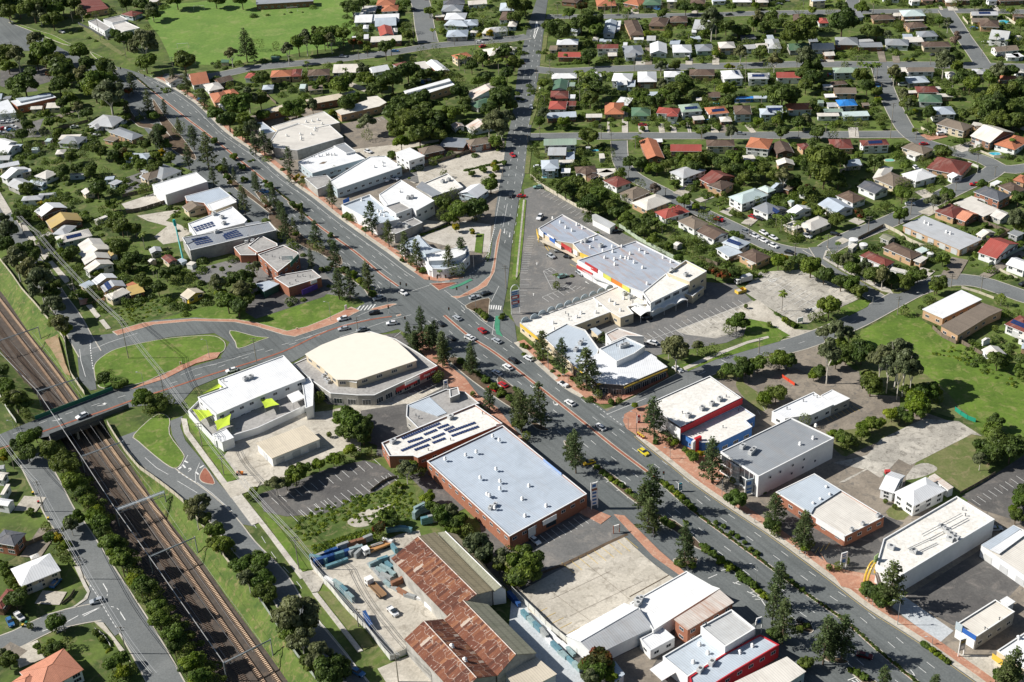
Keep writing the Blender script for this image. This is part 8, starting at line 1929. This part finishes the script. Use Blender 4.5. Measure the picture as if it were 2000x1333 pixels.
 # pools
def pool(t,x,y,rx,ry,label,green=False):
 g=G(t,x,y);m=mpp(t,x,y)/3.92;o=thing('swimming_pool',label,'pool',g);k=20;rx*=m;ry*=m*1.9
 P_=[(rx*math.copysign(abs(math.cos(a))**.6,math.cos(a)),ry*math.copysign(abs(math.sin(a))**.6,math.sin(a)))for a in[2*math.pi*i/k for i in range(k)]]
 mb=MB();mb.prism([(x_*1.2,y_*1.25)for x_,y_ in P_],.02,.12);mb.build('coping',sandc,o);mb=MB();mb.face([(x_,y_,.14)for x_,y_ in P_]);mb.build('water',pool_m if not green else paint('green_pool_cover',(.2,.5,.4)),o)
pool('b3',265,62,34,12,'turquoise pool beside the north road, above the shopping centre');pool('a3',630,1155,50,8,'turquoise pool below the lower cross street');pool('a3',1770,780,70,14,'long pool with a blue cover between the cross streets');pool('a3',1560,795,45,9,'small pool behind the terracotta-roofed house');pool('a4',1812,170,38,20,'deep blue rectangular pool at the top right');pool('a4',1735,1180,42,14,'oval pool on the lawn at the right edge');pool('a4',930,1230,35,12,'pale green covered pool behind the maroon-roofed house',True)
# cars
def car_kit():
 mb=MB();L,W_,n=4.5,1.78,0
 prof=[(-2.25,.35),(-2.22,.85),(-1.9,.98),(1.0,1.0),(2.05,.82),(2.25,.6),(2.22,.35)]
 for s in(-1,1):mb.face([(x,s*W_/2,z)for x,z in(prof if s<0 else prof[::-1])])
 for(x0,z0),(x1,z1)in zip(prof,prof[1:]+prof[:1]):mb.face([(x0,-W_/2,z0),(x0,W_/2,z0),(x1,W_/2,z1),(x1,-W_/2,z1)])
 body=mb
 rf=MB();rf.v=[];r=[(-1.55,1.45),(-.9,1.5),(.1,1.48)]
 rf.face([(-1.5,-.62,1.44),(.15,-.62,1.46),(.15,.62,1.46),(-1.5,.62,1.44)]);rf.face([(-1.5,.62,1.40),(.15,.62,1.40),(.15,-.62,1.40),(-1.5,-.62,1.40)])
 gl=MB();b=[(-1.98,-.80,.97),(1.0,-.80,.99),(1.0,.80,.99),(-1.98,.80,.97)];t_=[(-1.5,-.62,1.43),(.15,-.62,1.43),(.15,.62,1.43),(-1.5,.62,1.43)]
 for i in range(4):j=(i+1)%4;gl.face([b[i],b[j],t_[j],t_[i]])
 wh=MB();wh.tube((0,-.11,0),(0,.11,0),.33,.33,12);hl=MB();hl.box(-.03,-.2,-.07,.03,.2,.07);return body,rf,gl,wh,hl
KB,KR,KG,KW,KH=car_kit();CG,CW_,CHL=KG.mesh('glasshouse',pane_m),KW.mesh('wheel',black_m),KH.mesh('headlight',white_p)
CC={'W':('white',(.80,.81,.82)),'S':('silver',(.42,.45,.48)),'s':('grey',(.22,.24,.26)),'k':('black',(.02,.021,.024)),'r':('red',(.48,.02,.025)),'B':('blue',(.05,.17,.38)),'Y':('yellow',(.75,.62,.04)),'y':('orange-yellow',(.80,.50,.02)),'t':('pale teal',(.20,.36,.33)),'d':('dark red',(.13,.01,.012))}
CM={k:(KB.mesh('body',paint(n+'_car_paint',c,.25,.1,.03,1,.6)),KR.mesh('car_roof',paint(n+'_car_paint',c)))for k,(n,c)in CC.items()}
ub=MB();ub.box(-2.2,-.85,.75,-.1,.85,.8);ub.box(-2.2,-.88,.8,-2.1,.88,1.15);ub.box(-2.2,-.88,.8,-.1,-.8,1.1);ub.box(-2.2,.8,.8,-.1,.88,1.1);TRAY=ub.mesh('tray',greyw)
uc=MB();uc.box(-.1,-.75,.98,1.0,.75,1.5);UCAB=uc.mesh('cabin',pane_m)
def car(t,x1,y1,x2,y2,k,place,kind='car'):
 a,b=G(t,x1,y1),G(t,x2,y2);c=(a+b)/2;u=b-a;rz=math.atan2(u.y,u.x);o=thing('parked_car' if kind=='car' else kind,'',{'car':'car'}.get(kind,kind),c,rz,'cars '+place);o.location.z=.06 if kind!='z' else 0
 sc=1.16 if kind=='van' else 1.05 if kind=='car' and int(x1)%3==0 else 1.0
 q=inst('body',CM[k][0],o);[inst('headlight',CHL,q,(2.2,s*.6,.68))for s in(-1,1)]
 if kind=='pickup':inst('cabin',UCAB,o);inst('tray',TRAY,o)
 else:inst('car_roof',CM[k][1],o);inst('glasshouse',CG,o)
 for x in(-1.4,1.42):
  for s in(-.85,.85):inst('wheel',CW_,o,(x,s,.33))
 o.scale=(sc*1.02,sc,sc*(1.25 if kind=='van' else 1.12 if(int(x1)+int(y1))%2 else 1.0))
 later(o,f"{CC[k][0]} {kind if kind != 'car' else 'car'}",place)
CARS={'at the crossroads':'b2 1100 945 1155 975 W,b2 960 995 915 1008 S,b2 945 1108 870 1118 k,b2 705 1150 630 1168 W,b2 710 1228 632 1242 S,b2 835 1238 790 1248 s,b2 1075 1190 1005 1198 W,b2 1570 1172 1512 1132 S,b2 1435 1213 1398 1178 k,b2 1755 1270 1710 1230 r,b2 1520 1320 1475 1290 k,b2 1662 1318 1612 1290 W,b2 1870 1340 1815 1310 S,b2 1640 1002 1705 985 S,b2 1732 975 1790 955 k','on the southern highway':'c3 160 185 95 150 W,c3 475 530 412 490 W,c3 705 715 648 672 W,c3 970 858 1045 915 Y,c3 620 960 560 975 y,c3 30 195 -10 172 k,c2 1870 48 1820 20 S,c2 1950 250 1905 220 W,c2 1870 292 1820 265 W,c2 1915 385 1870 355 r,c2 1840 415 1782 388 r,c2 1620 5 1660 18 W,d4 700 1130 780 1150 d,d4 230 860 320 905 k','in the shopping centre car park':'b3 390 640 340 638 s,b3 275 662 325 695 S,b3 410 680 458 688 k,b3 495 790 550 828 S,b3 365 838 412 825 t,b3 735 475 795 458 r,b3 770 492 842 480 k,b3 1010 1155 1060 1150 k,b3 225 150 175 152 t','in the lanes and lots on the right':'c3 1240 235 1295 268 W,c3 1100 55 1050 42 W,b4 1205 525 1240 542 B,b4 1380 600 1412 615 B,d4 1700 170 1780 165 S,b4 1930 900 1980 880 k','beside the curving street':'b3 1350 125 1388 118 W,b3 1430 325 1485 325 k,b3 1560 393 1605 403 r,b3 1765 480 1818 500 s,b3 1825 508 1890 538 W,b3 1895 543 1955 572 W,b3 1900 485 1955 515 W,b3 1822 368 1868 385 r,b3 1870 385 1912 395 k,b4 10 520 72 552 W,b4 10 585 72 612 W,b4 270 515 322 532 W,b4 490 505 535 512 k,b4 1060 278 1115 278 W,b4 1605 130 1560 130 r,b4 140 645 190 655 k,b4 1120 -5 1140 10 W','on the north road and its verges':'a3 0 1192 10 1205 r,a3 150 815 145 848 S,a3 50 500 88 492 r,b3 50 218 98 218 r,b2 1955 200 1948 228 k,a3 180 1288 225 1285 W,a2 1300 5 1310 -10 r,a3 0 500 -30 505 d','in the lots left of the north road':'b2 985 72 1008 112 W,b2 1035 78 1085 92 W,a2 840 1163 882 1178 W,a2 1040 400 1092 400 B,a2 645 440 692 443 S,a2 1688 335 1742 335 W,a2 1715 368 1758 358 r,a2 1195 75 1218 80 k,a2 1040 1340 1090 1345 W','on the northern highway':'b2 15 120 62 132 S,b2 42 178 88 186 B,a1 450 245 502 262 W,a1 1520 772 1552 772 B,b2 1075 465 1045 440 S'.rsplit(',',1)[0],'in the car yard at upper left':'a1 15 948 52 945 W,a1 58 938 90 942 S,a1 95 928 130 932 W,a1 15 998 52 992 r,a1 70 1008 105 1006 B,a1 85 980 122 982 W,a1 -10 1028 28 1025 S,a1 50 995 70 985 s,a1 580 1062 640 1060 W,a1 605 1085 668 1080 W,a1 702 1050 775 1042 W,a1 550 985 592 978 W','on the overpass road':'c1 675 592 588 630 W,c1 1808 250 1742 268 W','near the west side street':'d1 800 706 693 735 S,d1 65 850 98 918 B,d1 415 600 442 570 B','by the brick warehouse':'d3 140 228 215 290 W,d2 745 1250 820 1290 B','in the streets at upper right':'a3 1720 1028 1780 1034 s,a3 985 965 1018 965 r,a3 1350 460 1352 435 W,a3 1225 958 1262 965 s,a3 1490 938 1522 930 B,a3 1045 82 1048 60 k,a3 1700 1180 1720 1140 d,a4 1172 1115 1212 1112 r,a4 1550 222 1602 225 B,a4 395 475 432 475 k,a4 1750 440 1795 440 k,a4 1845 455 1885 452 W,a4 1250 430 1290 428 k,a4 830 660 850 670 B,a3 1100 75 1120 80 B,a3 1680 120 1640 122 k,a4 120 10 150 12 s,a4 70 40 100 38 s'}
for pl,s in CARS.items():
 for r in s.split(','):a=r.split();car(a[0],*[float(v)for v in a[1:5]],a[5],pl)
for s,pl in(('c3 432 388 352 345 W','on the southern highway'),('d1 120 808 182 872 W','near the west side street'),('a4 1690 332 1638 328 W','in the streets at upper right'),('d2 1010 765 1090 845 W','in the timber yard')):a=s.split();car(a[0],*[float(v)for v in a[1:5]],a[5],pl,'pickup')
for s,pl in(('b3 228 365 200 402 W','in the shopping centre car park'),('a4 1000 662 1068 662 W','in the streets at upper right'),('a4 1290 1042 1365 1032 W','in the streets at upper right')):a=s.split();car(a[0],*[float(v)for v in a[1:5]],a[5],pl,'van')
def truck(t,x1,y1,x2,y2,bedm,label,bed=(0,.9,1.5),L=8.0,boxh=None):
 a,b=G(t,x1,y1),G(t,x2,y2);u=a-b;o=thing('truck',label,'truck',(a+b)/2,math.atan2(u.y,u.x));h=L/2
 mb=MB();mb.box(h-2.0,-1.15,.7,h,1.15,2.7);q=mb.build('cab',white_p,o);mb=MB();mb.box(h-.3,-1.05,1.65,h+.03,1.05,2.4);mb.box(h-1.5,-1.18,1.65,h-.5,1.18,2.35);mb.build('windscreen',pane_m,q)
 mb=MB();mb.box(-h,-.45,.7,h-2.1,.45,.95);mb.build('chassis',darkgrey,o);mb=MB()
 if boxh:mb.box(-h,-1.2,1.0,h-2.2,1.2,1.0+boxh)
 else:mb.box(-h,-1.2,.98,h-2.2,1.2,1.1);mb.box(-h,-1.2,1.1,h-2.2,-1.1,1.6);mb.box(-h,1.1,1.1,h-2.2,1.2,1.6)
 mb.build('tray' if not boxh else 'cargo_box',bedm,o);wm_=MB();wm_.tube((0,-.16,0),(0,.16,0),.5,.5,12);me=wm_.mesh('wheel',black_m)
 for x in(-h+1.0,-h+2.2,h-1.1):
  for s in(-1.0,1.0):inst('wheel',me,o,(x,s,.5))
truck('d2',830,360,1020,285,paint('rusty_tray',(.45,.24,.10)),'white truck with a rusty orange tipping tray among the timber packs',L=9.5);truck('d2',850,565,985,700,paint('worn_flatbed',(.28,.17,.09)),'flatbed truck with a white cab in the middle of the timber yard',L=9.5);truck('b3',1705,890,1835,855,greyw,'white box truck beside a yellow skip in the rear car park',L=7.5,boxh=2.2)
o=thing('skip_bin','yellow open skip bin in front of the white box truck','skip bin',G('b3',1750,945),.5);mb=MB();mb.box(-2.2,-1.2,0,2.2,-1.1,1.4);mb.box(-2.2,1.1,0,2.2,1.2,1.4);mb.box(-2.2,-1.1,0,-2.1,1.1,1.4);mb.box(2.1,-1.1,0,2.2,1.1,1.4);mb.box(-2.1,-1.1,.05,2.1,1.1,.15);mb.build('bin',yellow_p,o);mb=MB();mb.box(-2.1,-1.1,1.0,0,1.1,1.3);mb.build('load',paint('pale_rubble',(.5,.48,.44)),o)
# timber and steel packs in the yard
PACK={}
for k,m in(('n',navy_p),('b',bluegrey_p),('a',paint('aqua_wrapped_timber',(.30,.41,.42),dirt=.4,scale=1)),('g',paint('grey_timber_pack',(.36,.38,.38),dirt=.3,scale=1)),('o',paint('rusty_steel_pack',(.30,.15,.09),dirt=.3,scale=1)),('w',WM['W'])):
 mb=MB()
 for lv in range(3):
  for i in range(3):mb.box(-1.9,-.6+i*.41,.12+lv*.42,1.9,-.6+i*.41+.37,.12+lv*.42+.36)
 for x in(-1.3,1.3):mb.box(x-.08,-.62,0,x+.08,.62,.12)
 PACK[k]=mb.mesh('timber_pack',m)
PN={'n':'navy blue pack','b':'faded blue pack','a':'aqua wrapped timber pack','g':'grey timber pack','o':'rust-brown steel pack','w':'white wrapped pack'}
def packs(t,s,n,cols,place,along=True,hs=(1.0,1.8),L=None):
 q=n_even(pts(t,s),n);r_=random.Random(len(s)+n)
 for i,p in enumerate(q):
  u=q[min(i+1,n-1)]-q[max(0,i-1)];k=cols[i%len(cols)];o=inst('timber_pack',PACK[k],None,(p.x,p.y,.03),math.atan2(u.y,u.x)+(0 if along else math.pi/2)+r_.uniform(-.08,.08),None);z=r_.uniform(*hs);o.scale=((L or r_.uniform(.8,1.2)),r_.uniform(.8,1.1),z);o['category']='timber pack';o['group']='packs stacked in the timber yard';later(o,PN[k],place)
packs('d2','480 395 620 340 760 290 860 255',7,'gnngoo','in the back row of the timber yard',hs=(1.3,2.2));packs('d2','500 430 590 400 700 360 770 340',5,'nnbna','in the middle row of the timber yard',hs=(1.2,2));packs('d2','590 445 660 420',2,'bb','in the front row of the timber yard',hs=(.8,1));packs('d2','755 345 790 360',2,'gg','beside the tipping truck',False)
packs('d2','920 440 980 415 1030 400',3,'ab','behind the aqua timber rack');packs('d2','960 500 1000 470 1030 450 1060 440',4,'aabg','in the aqua timber rack',False);packs('d2','1000 540 1040 510 1080 490',3,'gaa','in the aqua rack beside the rusty shed',False);packs('d2','880 450 930 510 970 550',3,'g','at the left edge of the aqua rack',hs=(.5,.8));packs('d2','1010 590 1060 620 1110 650 1160 680 1250 700',5,'agogw','along the rusty shed wall',hs=(.6,1.2));packs('d2','1080 590 1150 560',2,'o','under the shed eave')
packs('d2','1330 770 1400 830',2,'w','beside the middle rusty shed',hs=(1,1.4));packs('d2','570 590 620 610 680 660 720 700',4,'waba','against the white yard fence',hs=(1.3,2.2));packs('d2','850 860 870 900',2,'n','near the lower yard fence');packs('d2','930 300 1000 260 1060 330',3,'gwb','behind the tipping truck')
packs('d3','100 830 150 880 200 930 250 980 300 1040 350 1090 400 1140 450 1180 500 1230',9,'babgwbaba','along the lane fence',hs=(.8,1.6));packs('d3','300 970 350 1020 400 1060 450 1110',4,'wwwa','against the white gabled hall side',hs=(.5,.9));packs('d3','0 700 30 730',2,'n','at the top of the lane');packs('d2','1230 70 1260 40 1300 30',3,'a','in the tall stack behind the tan shed',hs=(2.2,3));packs('d2','1310 120 1360 110',2,'bg','beside the tall stack behind the shed',hs=(1.6,2.4));packs('d2','1050 180 1120 170 1160 180',3,'b','in the shade beyond the yard');packs('d2','500 420 460 410',2,'b','at the yard corner by the fence',hs=(1.5,2))
# wheelie bins, red bin, round planter, benches
def small(name,label,cat,t,x,y,boxes,rz=0.0):
 o=thing(name,label,cat,G(t,x,y),rz);o.location.z=.05
 for nm,m,b in boxes:mb=MB();mb.box(*b);mb.build(nm,m,o)
BIN=lambda lid,m=None:[('bin_body',m or paint('dark_green_bin',(.03,.08,.05)),(-.3,-.35,0,.3,.35,.95)),('lid',lid,(-.33,-.4,.95,.33,.4,1.05))]
small('wheelie_bin','wheelie bin with a yellow lid on the kerb by the west side street','bin','d1',178,910,BIN(yellow_p));small('wheelie_bin','green-lidded wheelie bin beside the yellow-lidded one','bin','d1',205,890,BIN(grn_p));small('wheelie_bin','yellow-lidded bin on the verge of the west street','bin','d1',372,90,BIN(yellow_p));small('wheelie_bin','red-lidded bin at the driveway left of the west street','bin','c1',297,1270,BIN(red_p));small('wheelie_bin','yellow-lidded bin among three on the grass strip','bin','c1',255,1200,BIN(yellow_p))
small('skip_bin','red and green skip standing alone at the edge of the broken slab','skip bin','c4',912,1055,[('bin_body',grn_p,(-1,-.8,0,1,.8,.8)),('load',red_p,(-.9,-.7,.8,.9,.7,2.0))]);small('tractor','orange ride-on mower parked in the child-care yard corner','mower','c1',1840,1048,[('body',orange_p,(-1.2,-.5,.4,1.1,.5,1.1)),('seat',black_m,(-.6,-.3,1.1,-.1,.3,1.5)),('wheels',black_m,(-1.3,-.7,0,-.5,.7,.8))])
small('playground_slide','small red and blue play set on a lawn by the upper cross street','play set','a4',470,585,[('frame',red_p,(-1,-1,0,-.7,1,1.8)),('platform',blue_p,(-1,-1,1.2,1,1,1.35)),('slide',yellow_p,(1,-.3,.2,2.5,.3,.4))])
o=thing('round_planter','round concrete planter on the paved corner by the yellow-fascia shop','planter',G('c3',665,430));mb=MB();mb.tube((0,0,0),(0,0,.7),2.3,2.4,24);mb.build('wall',WM['G'],o)
for i,s in enumerate(('965 745','978 755','992 765','1005 775')):x,y=nums(s);small('newspaper_box',('red and yellow street box nearest the corner','second red and yellow street box by the highway kerb','third red and yellow street box by the highway kerb','red and yellow street box farthest from the corner')[i],'street box','c3',x,y,[('box',red_p,(-.4,-.35,0,.4,.35,.8)),('top',yellow_p,(-.42,-.37,.8,.42,.37,1.1))])
for i,(x,y)in enumerate(((1455,600),)):o=thing('trampoline','round black trampoline on a back lawn near the shopping centre','trampoline',G('b3',x,y));mb=MB();mb.tube((0,0,.8),(0,0,.9),2.0,2.0,20);mb.build('mat',black_m,o);[inst('leg',PM_,o,(1.8*math.cos(a),1.8*math.sin(a),0))for PM_ in[MB().tube((0,0,0),(0,0,.8),.05,.05,6).mesh('leg',steel)]for a in(0,1.57,3.14,4.71)]
for s in('b4 650 590 2.0 3.2 white round water tank behind the crescent corner fence','b4 728 615 1.8 2.4 smaller pale water tank beside the white round one','b4 1238 680 1.5 2.2 pale round tank at the end of the brown-roofed house'):
 a=s.split();o=thing('water_tank',' '.join(a[5:]),'water tank',G(a[0],float(a[1]),float(a[2])));mb=MB();mb.tube((0,0,0),(0,0,float(a[4])),float(a[3]),float(a[3]),18);mb.build('tank',greyw,o);mb=MB();mb.tube((0,0,float(a[4])),(0,0,float(a[4])+.35),float(a[3]),.1,18);mb.build('tank_lid',white_p,o)
for t,x,y,wz,lb in(('a1',1403,372,86,'white goal posts on the near side of the playing field'),('a1',1525,82,80,'white goal posts on the far side of the playing field'),('a2',280,92,80,'white goal posts on the right half of the playing field')):
 g=G(t,x,y);wd=wz/3.92*mpp(t,x,y);o=thing('goal_posts',lb,'goal posts',g)
 for s in(-wd/2,wd/2):mb=MB();mb.tube((s,0,0),(s,0,3.2),.09,.09,6);mb.build('post',white_p,o)
 mb=MB();mb.tube((-wd/2,0,3.2),(wd/2,0,3.2),.08,.08,6);mb.build('crossbar',white_p,o)
finish_labels()
